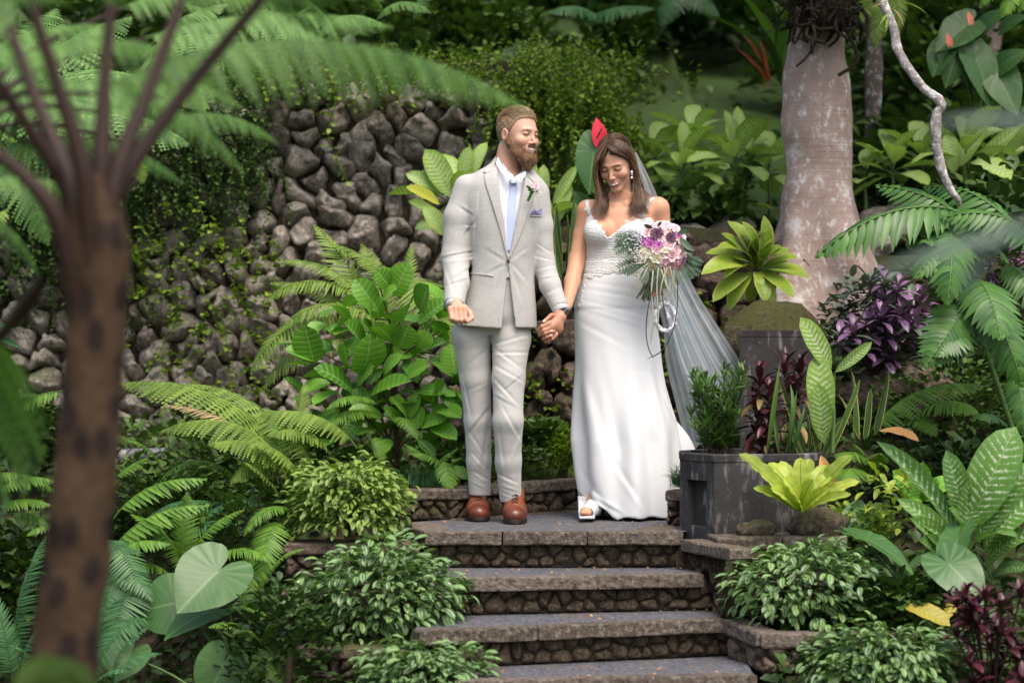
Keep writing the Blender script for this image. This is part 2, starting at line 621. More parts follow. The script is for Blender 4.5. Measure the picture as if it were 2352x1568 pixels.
def stone(poly, O, U, Vv, N, gap, dome, rng, nseg=18, rings=4, power=2.2, rough=0.0, name='stone'):
 poly = [np.asarray(p) for p in poly]
 c = np.mean(poly, axis=0)
 ang = np.linspace(0, 2 * pi, nseg, endpoint=False)
 R = []
 for t in ang:
  d = np.array([cos(t), sin(t)])
  best = 1e9
  for k in range(len(poly)):
   a, b = poly[k] - c, poly[(k + 1) % len(poly)] - c
   e = b - a
   den = d[0] * e[1] - d[1] * e[0]
   if abs(den) < 1e-12:
    continue
   s = (a[0] * e[1] - a[1] * e[0]) / den
   q = (a[0] * d[1] - a[1] * d[0]) / den
   if s > 0 and -1e-6 <= q <= 1 + 1e-6:
    best = min(best, s)
  R.append(best if best < 1e8 else 0.02)
 R = np.array(R)
 Rs = R
 for _ in range(2):
  Rs = 0.5 * Rs + 0.25 * (np.roll(Rs, 1) + np.roll(Rs, -1))
 R = np.minimum(R, Rs * (1.02 if dome > 0.03 else 1.06)) - gap
 R = np.maximum(R, 0.3 * R.mean())
 tilt = rng.normal(0, 0.22, 2) * (dome > 0.03)
 sz_ = R.mean()
 V, F = [], []
 off = rng.uniform(0, 50)
 fac = [(rng.uniform(0, 2 * pi), rng.uniform(0.35, 0.85), rng.uniform(0.5, 1.3)) for _ in range(4)]
 levels = [(0.97, -1.2)] + [(1.0 - (i / rings) ** 1.0, None) for i in range(rings)]
 for rr, hh in levels:
  for t, r in zip(ang, R):
   q = c + np.array([cos(t), sin(t)]) * r * rr
   if hh is None:
    z = dome * (1 - rr ** (5.0 if dome < 0.05 else 3.2)) ** 0.6
    for fa, fd, fs in fac:
     pr = rr * cos(t - fa)
     z -= max(0, pr - fd + 0.25) * dome * fs
    z += (tilt[0] * (q - c)[0] + tilt[1] * (q - c)[1]) * (1 - rr ** 4)
   else:
    z = hh * dome - 0.02
   V.append((q[0], q[1], z))
 V.append((c[0], c[1], dome * 0.97))
 V = np.array(V)
 if rough > 0:
  V[nseg:, 2] += rough * fbm(np.c_[V[nseg:, :2], np.full(len(V) - nseg, off)], 0.9 / max(sz_, 0.01), 3)
  V[:, :2] += (rough * 0.5) * np.c_[vnoise(np.c_[V, ][:, :3] + off, 0.8 / sz_), vnoise(V[:, :3] + off + 9, 0.8 / sz_)]
 nl = len(levels)
 for i in range(nl - 1):
  for j in range(nseg):
   k = (j + 1) % nseg
   F.append((i * nseg + j, i * nseg + k, (i + 1) * nseg + k, (i + 1) * nseg + j))
 for j in range(nseg):
  F.append(((nl - 1) * nseg + j, (nl - 1) * nseg + (j + 1) % nseg, len(V) - 1))
 W = np.asarray(O) + V[:, :1] * U + V[:, 1:2] * Vv + V[:, 2:3] * N
 return W, F

def stone_field(root, O, U, Vv, w, h, cw, ch, mat, gap, dome, seed, topf=None, name='stone', rough=0.0, jit=0.36, backing=True, nseg=18, rings=4):
 rng = np.random.default_rng(seed)
 U = np.array(U, float) / np.linalg.norm(U)
 Vv = np.array(Vv, float) / np.linalg.norm(Vv)
 N = np.cross(U, Vv)
 pts = jitter_points(w, h, cw, ch, rng, jit)
 cells = voronoi(pts, w, h)
 for p, cell in zip(pts, cells):
  if cell is None or (topf is not None and p[1] > topf(p[0])):
   continue
  ctr = np.mean(cell, axis=0)
  base = np.asarray(O) + U * ctr[0] + Vv * ctr[1]
  W, F = stone(cell, O, U, Vv, N, gap, dome * rng.uniform(0.7, 1.25), rng, rough=rough, nseg=nseg, rings=rings)
  me = mesh(name, W - base, F, mat=mat)
  part(name, me, root, Matrix.Translation(Vector(base)))
 return N

def slab(name, pts_top, thick, mat, root, bev=0.006, seed=0):
 """flat slab from a plan outline (world xyz list, counter-clockwise), with a worn, chamfered edge"""
 pts = [np.array(p, float) for p in pts_top]
 c = np.mean(pts, axis=0)
 rng = np.random.default_rng(seed)
 fine = []
 for i in range(len(pts)):
  a, b = pts[i], pts[(i + 1) % len(pts)]
  n = max(1, int(np.linalg.norm(b - a) / 0.05))
  for k in range(n):
   fine.append(a + (b - a) * k / n)
 fine = np.array(fine)
 fine[:, :2] += rng.normal(0, 0.0018, (len(fine), 2))
 n = len(fine)
 def inset(d):
  q = fine.copy()
  v = c[:2] - q[:, :2]
  q[:, :2] += v / np.maximum(np.linalg.norm(v, axis=1, keepdims=True), 1e-6) * d
  return q
 L = [inset(bev), fine.copy(), fine.copy(), inset(bev)]
 L[1][:, 2] -= bev
 L[2][:, 2] -= thick - bev
 L[3][:, 2] -= thick
 V = np.vstack(L)
 F = []
 for i in range(3):
  for j in range(n):
   k = (j + 1) % n
   F.append((i * n + j, (i + 1) * n + j, (i + 1) * n + k, i * n + k))
 F.append(tuple(range(n)))
 F.append(tuple(reversed(range(3 * n, 4 * n))))
 return part(name, mesh(name, V, F, mat=mat, smooth=False), root)

# ---- the stairs: treads (asphalt sheets), cut-stone nosings, rubble risers
steps = thing('stone_steps', None, None, (0.15, -0.6, 0), kind='structure')
# per step: z, front-edge left (px,py), front-edge right (px,py)
def on_plane(px, z, py):
 D = (CAM_Z - z) * FPX / (py - 784.0)
 return np.array([(px - 1176.0) * D / FPX, D + CAM_Y, z])

EDGE = [
 (0.0, on_plane(977, 0, 1221), on_plane(1569, 0, 1221)),
 (-0.156, on_plane(1040, -0.156, 1328), on_plane(1617, -0.156, 1317)),
 (-0.312, on_plane(1030, -0.312, 1446), on_plane(1667, -0.312, 1420)),
 (-0.468, on_plane(1110, -0.468, 1562), on_plane(1740, -0.468, 1549)),
 (-0.624, None, None),
]
e3 = EDGE[3]
EDGE[4] = (-0.624, e3[1] + np.array([0.02, -0.36, -0.156]), e3[2] + np.array([0.1, -0.36, -0.156]))
NOSE = 0.075
for i, (z, L, R) in enumerate(EDGE):
 if i == 1:
  L = L + (L - R) * 0.12
 if i == 2:
  L = L + (L - R) * 0.10
 if i > 2:
  L = L + (L - R) * 0.10
 d = (R - L) / np.linalg.norm(R - L)
 back = np.array([-d[1], d[0], 0])
 th = 0.056
 ns = [0, 0.30 if i == 0 else 0.38, 0.63 if i != 2 else 0.72, 1.0] if i != 1 else [0, 0.27, 0.62, 1.0]
 for k in range(3):
  a = L + (R - L) * ns[k] + d * (0.0015 if k else 0)
  b = L + (R - L) * ns[k + 1] - d * (0.0015 if k < 2 else 0)
  slab('nosing_slab', [a, b, b + back * NOSE, a + back * NOSE], th, M_kerb, steps, seed=i * 7 + k)
 if i > 0:
  pL, pR = EDGE[i - 1][1], EDGE[i - 1][2]
  bl = np.array([L[0] + 0.0, pL[1] + 0.08, z - 0.004])
  br = np.array([R[0] + 0.0, pR[1] + 0.08, z - 0.004])
  if i == 2:
   br[1] = pR[1] + 0.12
  q = [L + back * NOSE, R + back * NOSE, br, bl]
  V = [(p[0], p[1], z - 0.004) for p in q]
  part('tread', mesh('tread', V, [(0, 1, 2, 3)], mat=M_asphalt, smooth=False), steps)
 if i < 4:
  hr = 0.156 - th + 0.006
  O = L + back * 0.045 + np.array([0, 0, -0.156])
  w = np.linalg.norm(R - L) + 0.06
  V = np.array([O + back * 0.02, O + back * 0.02 + d * w, O + back * 0.02 + d * w + [0, 0, hr], O + back * 0.02 + [0, 0, hr]])
  part('riser_bed', mesh('riser_bed', V, [(0, 1, 2, 3)], mat=M_mortar, smooth=False), steps)
  stone_field(steps, O + back * 0.012, d, (0, 0, 1), w, hr, 0.078, 0.05, M_riser, 0.0016, 0.013, 40 + i, name='riser_stone', rough=0.006, nseg=16, rings=3, jit=0.5)

# landing and path
L0, R0 = EDGE[0][1], EDGE[0][2]
path_pts = [(L0[0], L0[1] + NOSE), (R0[0] + 0.02, R0[1] + NOSE), (0.80, 0.1), (1.0, 0.7), (1.5, 1.3), (2.4, 1.7), (2.4, 2.1), (1.2, 1.95), (0.45, 1.25), (0.0, 0.62), (-0.28, 0.28), (-0.42, 0.15)]
V = [(x, y, 0.0 - 0.004) for x, y in path_pts]
top('path', mesh('path', V, [tuple(range(len(V)))], mat=M_asphalt, smooth=False), None, None, kind='structure')
# flat edging stones beside the path, corner slab at the left of the landing
edging = thing('path_edging', None, None, (0, 0.4, 0), kind='structure')
c0 = P(984, 1219, 0)
slab('edging_stone', [(-0.385, -0.47, 0.002), (-0.29, -0.47, 0.002), (-0.27, -0.30, 0.002), (-0.30, -0.12, 0.002), (-0.40, 0.08, 0.002), (-0.46, 0.05, 0.002), (-0.44, -0.3, 0.002)], 0.03, M_kerb, edging, seed=3)
pa, pb = np.array((-0.24, 0.20, 0.003)), np.array((0.50, 1.02, 0.003))
dd = (pb - pa) / 3
nn = np.array((-0.05, 0.05, 0))
for k in range(3):
 a, b = pa + dd * k, pa + dd * (k + 0.985)
 slab('edging_stone', [a, b, b + nn, a + nn], 0.03, M_kerb, edging, seed=20 + k)
slab('edging_stone', [(0.50, -0.47, 0.002), (0.72, -0.47, 0.002), (0.72, -0.12, 0.002), (0.62, -0.16, 0.002)], 0.03, M_kerb, edging, seed=31)

# ---- low kerb walls: rubble with a cut cap
def low_wall(name, label, a, b, h, capw, seed, cap_th=0.05, cw=0.09, ch=0.055, ncap=2, mat=None, capmat=None, depth=0.1):
 a, b = np.array(a, float), np.array(b, float)
 root = thing(name, label, 'wall', a)
 d = (b - a)
 w = np.linalg.norm(d)
 d = d / w
 back = np.array([-d[1], d[0], 0.0])
 hr = h - cap_th
 V = np.array([a + back * 0.02, b + back * 0.02, b + back * 0.02 + [0, 0, hr], a + back * 0.02 + [0, 0, hr],
     a + back * depth, b + back * depth, b + back * depth + [0, 0, hr], a + back * depth + [0, 0, hr]])
 part('core', mesh('core', V, [(0, 1, 2, 3), (1, 5, 6, 2), (4, 0, 3, 7)], mat=M_mortar, smooth=False), root)
 stone_field(root, a + back * 0.012, d, (0, 0, 1), w, hr + 0.005, cw, ch, mat or M_riser, 0.0022, 0.018, seed, rough=0.007, nseg=16, rings=3, jit=0.5)
 for k in range(ncap):
  p = a + d * w * k / ncap + np.array([0, 0, h]) + d * 0.001
  q = a + d * (w * (k + 1) / ncap - 0.001) + np.array([0, 0, h])
  slab('cap_stone', [p - back * 0.018, q - back * 0.018, q + back * capw, p + back * capw], cap_th, capmat or M_kerb, root, bev=0.008, seed=seed + k)
 return root

low_wall('kerb_wall', 'low rubble kerb wall with a flat cap behind the groom\'s shoes', (-0.50, 0.17, -0.01), (-0.20, 0.28, -0.01), 0.15, 0.10, 61, ncap=1)
low_wall('kerb_wall', 'low rubble kerb wall curving back between the groom and the white dress', (-0.20, 0.28, -0.01), (0.55, 1.10, -0.01), 0.16, 0.10, 62, ncap=3)
w_ = low_wall('kerb_wall', 'short mossy stub of wall between the dress hem and the concrete planter', (sx(1530, -0.1), -0.10, -0.01), (sx(1580, -0.1), -0.14, -0.01), 0.165, 0.12, 63, ncap=1, mat=M_rockmoss, cw=0.05, ch=0.04)
# left side ledges that carry the cascading plants
low_wall('planting_ledge', 'dark stone ledge under the uppermost bush left of the steps', (-0.98, -0.50, -0.20), (-0.40, -0.47, -0.20), 0.15, 0.22, 64, ncap=2, mat=M_rockmoss, capmat=M_rockmoss)
low_wall('planting_ledge', 'dark stone ledge under the lowest bush left of the steps', (-0.85, -1.30, -0.52), (-0.12, -1.42, -0.52), 0.13, 0.2, 65, ncap=2, mat=M_rockmoss, capmat=M_rockmoss)
low_wall('planting_ledge', 'dark stone ledge under the middle bush left of the steps', (-0.95, -0.98, -0.36), (-0.28, -0.98, -0.36), 0.15, 0.2, 66, ncap=2, mat=M_rockmoss, capmat=M_rockmoss)
# right side: ledge in front of the planter, angled kerb below it
low_wall('planting_ledge', 'rough stone ledge in front of the concrete planter under the lime fern', (0.86, -0.72, -0.22), (1.42, -0.66, -0.22), 0.215, 0.30, 67, ncap=2, mat=M_rockmoss, cap_th=0.055)
k0 = EDGE[2][2]
low_wall('kerb_wall', 'angled kerb wall running right from the third step', k0 + [0.003, 0.0, -0.17], on_plane(1745, -0.33, 1450) + [0, 0, -0.17], 0.168, 0.09, 68, ncap=1, mat=M_rockmoss, cap_th=0.06)
k1 = on_plane(1745, -0.33, 1450)
low_wall('kerb_wall', 'mossy kerb wall above the lowest bush at the right', k1 + [0.004, 0.0, -0.17], k1 + [0.62, -0.02, -0.17], 0.165, 0.09, 69, ncap=2, mat=M_rockmoss, cap_th=0.06)
# side wall of the stairs on the right, going back from the kerb to the landing
low_wall('stair_side_wall', 'mossy side wall of the steps under the concrete planter', (0.97, -0.98, -0.33), (0.80, -0.50, -0.33), 0.30, 0.08, 70, ncap=1, mat=M_rockmoss, cw=0.08, ch=0.07)
low_wall('stair_side_wall', 'rough stone side wall beneath the bush right of the steps', (0.95, -1.02, -0.33), (1.5, -0.95, -0.33), 0.19, 0.25, 71, ncap=2, mat=M_rockmoss, cw=0.1, ch=0.07)

# ---- tall dry-stone wall and the lower mossy rock terrace
tw = thing('dry_stone_wall', 'tall dry stone wall of brown rocks behind the groom', 'wall', (-1.2, 3.0, 0.2))
tO = np.array([-3.45, 2.75, 0.25])
tU = np.array([1.0, 0.03, 0.0])
tV = np.array([0.0, 0.24, 1.0])
def wall_top(a):
 return float(np.interp(a, [0, 1.0, 1.7, 2.2, 3.55, 3.9, 4.2], [1.35, 1.6, 1.95, 2.2, 2.2, 1.8, 1.2]))
V = [tO + np.array([0, 0.06, -0.1])]
q = []
for a_ in np.linspace(0, 4.2, 30):
 q.append((a_, -0.2)); q.append((a_, wall_top(a_) + 0.1))
tUn = tU / np.linalg.norm(tU); tVn = tV / np.linalg.norm(tV)
V = np.array([tO + np.array([0, 0.05, 0]) + tUn * a + tVn * b for a, b in q])
part('earth_core', mesh('earth_core', V, np.array([(2 * i, 2 * i + 2, 2 * i + 3, 2 * i + 1) for i in range(29)]), mat=M_mortar), tw)
stone_field(tw, tO, tU, tV, 4.2, 2.32, 0.165, 0.132, M_rock, 0.003, 0.085, 5, topf=wall_top, name='rock', rough=0.075, jit=0.62, nseg=26, rings=6)

rt = thing('rock_terrace', 'mossy lava rock terrace wall behind the couple\'s clasped hands', 'wall', (0.4, 2.05, 0.2))
rO = np.array([-0.35, 1.75, 0.12])
V = np.array([rO + np.array([0, 0.09, -0.2]), rO + np.array([2.1, 0.35, -0.2]), rO + np.array([2.1, 0.62, 1.25]), rO + np.array([0, 0.37, 1.25])])
part('earth_core', mesh('earth_core', V, [(0, 1, 2, 3)], mat=M_mortar), rt)
stone_field(rt, rO, (1, 0.12, 0), (0, 0.22, 1), 2.1, 1.28, 0.17, 0.14, M_rockmoss, 0.006, 0.11, 8, name='rock', rough=0.10, jit=0.6, nseg=26, rings=6)

def boulder(name, label, c, r, seed, mat, cat='boulder'):
 th = np.linspace(0, pi, 18)
 ph = np.linspace(0, 2 * pi, 28, endpoint=False)
 T, H = np.meshgrid(th, ph, indexing='ij')
 N = np.stack([np.sin(T) * np.cos(H), np.sin(T) * np.sin(H), np.cos(T)], -1)
 rr = 1 + 0.22 * fbm(N, 1.4, 4, seed)
 V = (N * rr[..., None] * np.array(r)).reshape(-1, 3)
 I = np.arange(18 * 28).reshape(18, 28)
 F = np.stack([I[:-1], I[1:], np.roll(I, -1, 1)[1:], np.roll(I, -1, 1)[:-1]], -1).reshape(-1, 4)
 return top(name, mesh(name, V, F, mat=mat), label, cat, Matrix.Translation(Vector(c)))

boulder('boulder', 'large moss covered boulder under the yellow green plant', P(1765, 800, 1.35), (0.26, 0.2, 0.22), 3, mat_rock('moss_boulder', (0.04, 0.03, 0.02), (0.10, 0.085, 0.05), moss=0.75, mosscol=(0.06, 0.065, 0.015)))
for i, (px, py, Y, r, lb) in enumerate([
 (1590, 560, 2.6, 0.11, 'round brown rock right of the bouquet, leftmost of the rocks by the tree'),
 (1690, 545, 2.7, 0.12, 'brown rock just behind the yellow green plant'),
 (1650, 600, 2.4, 0.12, 'brown rock low behind the veil'),
 (2040, 520, 2.8, 0.14, 'brown rock at the right foot of the big tree trunk'),
 (2100, 490, 3.0, 0.13, 'brown rock above the palm frond right of the tree'),
 (1985, 560, 2.6, 0.12, 'small brown rock against the right root of the big tree')]):
 boulder('rock', lb, P(px, py, Y), (r * 1.2, r, r * 0.9), 20 + i, M_rock, 'rock')
for i, (px, py, Y, r, lb) in enumerate([
 (1880, 1205, -0.60, 0.085, 'dark mossy rock under the lime green bird nest fern'),
 (1735, 1215, -0.60, 0.05, 'small dark rock beside the planter under the lime fern'),
 (2080, 900, 1.0, 0.20, 'mossy rock in the shade below the purple plant')]):
 boulder('mossy_rock', lb, P(px, py, Y), (r * 1.5, r, r * 0.85), 40 + i, M_rockmoss, 'rock')

# ---- concrete planters
def planter_box(name, label, plan, z0, z1, wall=0.03, niche=None):
 """open concrete trough from a plan outline"""
 root = thing(name, label, 'planter', (plan[0][0], plan[0][1], z0))
 n = len(plan)
 plan = np.array(plan, float)
 c = plan.mean(0)
 inn = c + (plan - c) * (1 - wall / 0.18)
 lip = 0.035
 L = [(plan, z0), (plan, z1 - lip), (c + (plan - c) * 1.015, z1 - lip + 0.004), (c + (plan - c) * 1.015, z1 - 0.004), (c + (plan - c) * 1.0, z1), (inn, z1), (inn, z1 - 0.09)]
 V = np.vstack([np.c_[p, np.full(n, z)] for p, z in L])
 F = []
 for i in range(len(L) - 1):
  for j in range(n):
   if niche is not None and i == 0 and j == niche:
    continue
   k = (j + 1) % n
   F.append((i * n + j, i * n + k, (i + 1) * n + k, (i + 1) * n + j))
 F.append(tuple(range(6 * n, 7 * n)))
 V = V.tolist()
 if niche is not None:
  a = np.array([*plan[niche], 0.0]); b = np.array([*plan[(niche + 1) % n], 0.0])
  d = b - a; w = np.linalg.norm(d); d /= w
  inward = np.array([-d[1], d[0], 0])
  zt = z1 - lip
  u0, u1, v0, v1 = 0.20 * w, 0.80 * w, z0 + 0.30 * (zt - z0), z0 + 0.80 * (zt - z0)
  pt = lambda u, z, dep=0.0: (a + d * u + inward * dep + np.array([0, 0, z])).tolist()
  k = len(V)
  V += [pt(0, z0), pt(w, z0), pt(w, zt), pt(0, zt), pt(u0, v0), pt(u1, v0), pt(u1, v1), pt(u0, v1),
    pt(u0, v0, .045), pt(u1, v0, .045), pt(u1, v1, .045), pt(u0, v1, .045)]
  for i in range(4):
   j = (i + 1) % 4
   F.append((k + i, k + j, k + 4 + j, k + 4 + i))
   F.append((k + 4 + i, k + 4 + j, k + 8 + j, k + 8 + i))
  F.append((k + 8, k + 9, k + 10, k + 11))
 part('trough', mesh('trough', V, F, mat=M_conc, smooth=False), root)
 s = np.c_[inn, np.full(n, z1 - 0.02)]
 part('soil', mesh('soil', s, [tuple(range(n))], mat=M_mortar), root)
 return root

pa_ = (sx(1563, -0.35), -0.35); pb_ = (sx(1640, -0.56), -0.56); pc_ = (sx(1668, -0.545), -0.545); pd_ = (sx(1868, -0.47), -0.47)
planter_box('concrete_planter', 'dark stained concrete planter with a square niche beside the top step',
   [pa_, pb_, pc_, pd_, (pd_[0] + 0.09, -0.25), (pd_[0] + 0.02, 0.02), (pa_[0] + 0.18, 0.06), (pa_[0] + 0.01, -0.16)], -0.10, 0.335, niche=0)
qa = (sx(1700, 0.75), 0.75); qb = (sx(1885, 0.80), 0.80)
planter_box('concrete_planter', 'tall dark concrete block behind the red leaved plants', [qa, qb, (qb[0] + 0.02, 1.02), (qa[0] + 0.02, 1.0)], 0.1, 0.875)

# ---- pipe at the left
Vp, Fp, Up = tube([P(60, 1052, 1.6), P(380, 1043, 1.6)], 0.035, 14)
pr = thing('drain_pipe', 'grey plastic pipe lying low behind the ferns at the left', 'pipe', P(60, 1052, 1.6))
part('pipe_body', mesh('pipe_body', Vp, Fp, mat=mat_plain('grey_pvc', (0.13, 0.13, 0.15), 0.45)), pr)
Vp, Fp, Up = tube([P(270, 1046, 1.6), P(292, 1046, 1.6)], 0.045, 14)
part('coupling', mesh('coupling', Vp, Fp, mat=mat_plain('pipe_collar', (0.3, 0.29, 0.28), 0.5)), pr)

# ================================================================== PLANTS
def leaf_T(W=0.42, a=0.7, b_=0.6, nv=8, nu=2, arch=0.5, fold=0.25, wave=0.0, wf=3, tip=0.0, twist=0.0, side=0.0):
 """unit leaf along +Y; arch = total bend (rad), fold = V angle, wave = rippled edge"""
 t = np.linspace(0, 1, nv + 1)
 prof = (t ** a) * ((1 - t) ** b_)
 prof = prof / prof.max()
 if tip:
  prof = np.maximum(prof, tip * (t > 0.02) * (t < 0.98))
 phi = arch * (0.5 - t)
 y = np.r_[0, np.cumsum(np.cos(phi[:-1]) / nv)]
 z = np.r_[0, np.cumsum(np.sin(phi[:-1]) / nv)]
 y, z = y / y[-1], z - z[-1] * t
 V, U = [], []
 us = np.linspace(-1, 1, 2 * nu + 1)
 for i in range(nv + 1):
  for u in us:
   w = prof[i] * W / 2 * u
   zz = z[i] + abs(w) * fold + wave * abs(u) ** 1.5 * sin(t[i] * wf * 2 * pi + (1.3 if u > 0 else 0)) * prof[i]
   x = w
   if twist:
    c, s = cos(twist * t[i]), sin(twist * t[i])
    x, zz = x * c - (zz - z[i]) * s, z[i] + x * s + (zz - z[i]) * c
   V.append((x + side * t[i] * t[i], y[i], zz)); U.append(((u + 1) / 2, t[i]))
 n = 2 * nu + 1
 I = np.arange((nv + 1) * n).reshape(nv + 1, n)
 F = np.stack([I[:-1, :-1], I[:-1, 1:], I[1:, 1:], I[1:, :-1]], -1).reshape(-1, 4)
 return np.array(V), F, np.array(U)

def heart_T(ripple=0.02, droop=0.25, cup=0.12, lobes=1.0):
 """heart shaped leaf, stalk joint at origin, tip at +Y (length 1)"""
 ang = np.radians([0, 12, 30, 55, 80, 105, 130, 150, 163, 172, 180])
 rad = np.array([1.0, .86, .74, .66, .60, .57, .58, .56, .46, .28, .06]) * 1.0
 na, nr = 44, 7
 V, U = [(0, 0, 0)], [(0.5, 0.5)]
 for k in range(1, nr + 1):
  f = k / nr
  for j in range(na):
   th = -pi + 2 * pi * j / na
   r = np.interp(abs(th), ang, rad) * f
   x, y = r * sin(th), r * cos(th)
   dd_ = y - 0.7 * abs(x)
   z = ripple * sin(6.283 * (7.6 * max(dd_, 0) - 2.2 * max(abs(th) - .96, 0))) * min(1, abs(x) * 5) * f - droop * (y ** 2 if y > 0 else 0.4 * y * y) + cup * abs(x) ** 1.3
   V.append((x, y, z)); U.append((0.5 + 0.4 * x, 0.5 + 0.4 * y))
 F = [(0, 1 + j, 1 + (j + 1) % na, 0) for j in range(na)]
 Q = []
 for k in range(nr - 1):
  for j in range(na):
   a_, b_ = 1 + k * na + j, 1 + k * na + (j + 1) % na
   Q.append((a_, a_ + na, b_ + na, b_))
 F = [(0, 1 + j, 1 + (j + 1) % na) for j in range(na)] + Q
 return np.array(V), F, np.array(U)

def frond_T(n=30, L=0.24, w=0.032, ang=65, arch=1.2, hang=0.25, kind='simple', seed=0, base=0.12, taper=0.75, prof='lance', stalk=0.012, jit=0.05):
 """unit frond along +Y arching in +Z.  kind: simple pinnae, 'toothed' = each pinna lobed (tree fern), 'leaflet' = broad lance leaflets"""
 rg = np.random.default_rng(seed)
 m = 26
 t = np.linspace(0, 1, m)
 phi = arch * (0.5 - t)
 y = np.r_[0, np.cumsum(np.cos(phi[:-1]))]; z = np.r_[0, np.cumsum(np.sin(phi[:-1]))]
 k = y[-1]; y = y / k; z = z / k; z = z - z[-1] * t
 pos = lambda s: np.array([0.0, np.interp(s, t, y), np.interp(s, t, z)])
 tan = lambda s: (lambda d: d / np.linalg.norm(d))(pos(min(1, s + .02)) - pos(max(0, s - .02)))
 parts = []
 V, F, U = tube([pos(s) for s in np.linspace(0, 1, 12)], [stalk * (1 - 0.8 * s) for s in np.linspace(0, 1, 12)], 4)
 U = U * 0 + np.array([0.5, 0.0])
 parts.append((V, F, U))
 for i in range(n):
  s = base + (1 - base) * (i + 0.5) / n
  u = (s - base) / (1 - base)
  if prof == 'lance':
   pl = L * (sin(pi * (0.10 + 0.90 * u) ** 0.75)) ** 0.8 if u < 1 else 0
  else:
   pl = L * (1 - u) ** taper * min(1, 0.55 + u * 3)
  pl = max(pl, 0.02)
  T = tan(s); Nn = np.cross(np.array([1, 0, 0]), T)
  for sg in (-1, 1):
   a_ = radians(ang * (1 - 0.35 * u) + rg.uniform(-6, 6))
   d = np.array([sg * sin(a_), 0, 0]) + T * cos(a_) - Nn * hang * rg.uniform(.7, 1.3)
   d /= np.linalg.norm(d)
   q = np.cross(d, Nn) * sg; q /= np.linalg.norm(q)
   o = pos(s)
   l = pl * rg.uniform(1 - jit, 1 + jit)
   nn = np.cross(q, d)
   if kind == 'toothed':
    K = 9
    pts, uv, fs = [], [], []
    for j in range(K + 1):
     v = j / K
     c = o + d * l * v - np.array([0, 0, 1]) * 0.25 * l * v * v
     pts.append(c); uv.append((0.5, v))
     if j < K:
      wv = w * 1.6 * (1 - v) ** 0.6
      cc = o + d * l * (v + 0.75 / K) - np.array([0, 0, 1]) * 0.25 * l * v * v
      pts.append(cc + q * wv + d * w * 0.3); uv.append((1, v)); pts.append(cc - q * wv + d * w * 0.3); uv.append((0, v))
    for j in range(K):
     c0, c1 = 3 * j, 3 * (j + 1)
     fs.append((c0, c0 + 1, c1, c1)); fs.append((c0, c1, c0 + 2, c0 + 2))
    P_ = np.array(pts)
    fs2 = []
    ex = len(P_)
    extra, euv = [], []
    for j in range(K):
     c0, c1 = 3 * j, 3 * (j + 1)
     mpt = (P_[c0] + P_[c1]) / 2
     extra.append(mpt); euv.append((0.5, (j + .5) / K))
     fs2.append((c0, c0 + 1, c1, ex + j)); fs2.append((c0, ex + j, c1, c0 + 2))
    parts.append((np.vstack([P_, extra]), np.array(fs2), np.array(uv + euv)))
   else:
    K = 4
    pts, uv, fs = [], [], []
    for j in range(K + 1):
     v = j / K
     c = o + d * l * v - np.array([0, 0, 1]) * (0.30 if kind == 'leaflet' else 0.2) * l * v * v
     wv = w * (sin(pi * min(1, (0.12 + 0.88 * v)) ** 0.8) if kind == 'leaflet' else (1 - v) ** 0.5 * (0.6 + 0.4 * min(1, v * 5)))
     if j == K: wv = 0.0005
     pts += [c - q * wv + nn * wv * 0.25, c, c + q * wv + nn * wv * 0.25]; uv += [(0, v), (.5, v), (1, v)]
    for j in range(K):
     for e in (0, 1):
      fs.append((3 * j + e, 3 * j + e + 1, 3 * j + 4 + e, 3 * j + 3 + e))
    parts.append((np.array(pts), np.array(fs), np.array(uv)))
 return cat_arrays(parts)

def M_of(T, name, mat, smooth=True):
 return mesh(name, T[0], T[1], uv=T[2], mat=mat, smooth=smooth)

# ---- leaf materials
L_dieff = mat_leaf('variegated_leaf', (0.10, 0.22, 0.025), (0.24, 0.42, 0.06), rib=(0.35, 0.48, 0.16), ribw=0.045, vfreq=13, vslope=1.5, varieg=((0.58, 0.68, 0.36), 0.35, 1.7), trans=0.3, rough=0.38)
L_dieffd = mat_leaf('dark_variegated_leaf', (0.03, 0.10, 0.02), (0.075, 0.185, 0.03), rib=(0.25, 0.38, 0.13), ribw=0.04, vfreq=15, vslope=1.6, varieg=((0.62, 0.70, 0.50), -0.30, 1.7), trans=0.25, rough=0.33)
L_dieffy = mat_leaf('yellowing_leaf', (0.22, 0.30, 0.03), (0.40, 0.42, 0.05), rib=(0.5, 0.5, 0.2), vfreq=12, veins=0.4, trans=0.3)
L_fig = mat_leaf('oval_leaf', (0.030, 0.115, 0.015), (0.11, 0.28, 0.03), rib=(0.42, 0.52, 0.28), ribw=0.05, veins=0.35, vfreq=8, vslope=0.9, trans=0.28, rough=0.33)
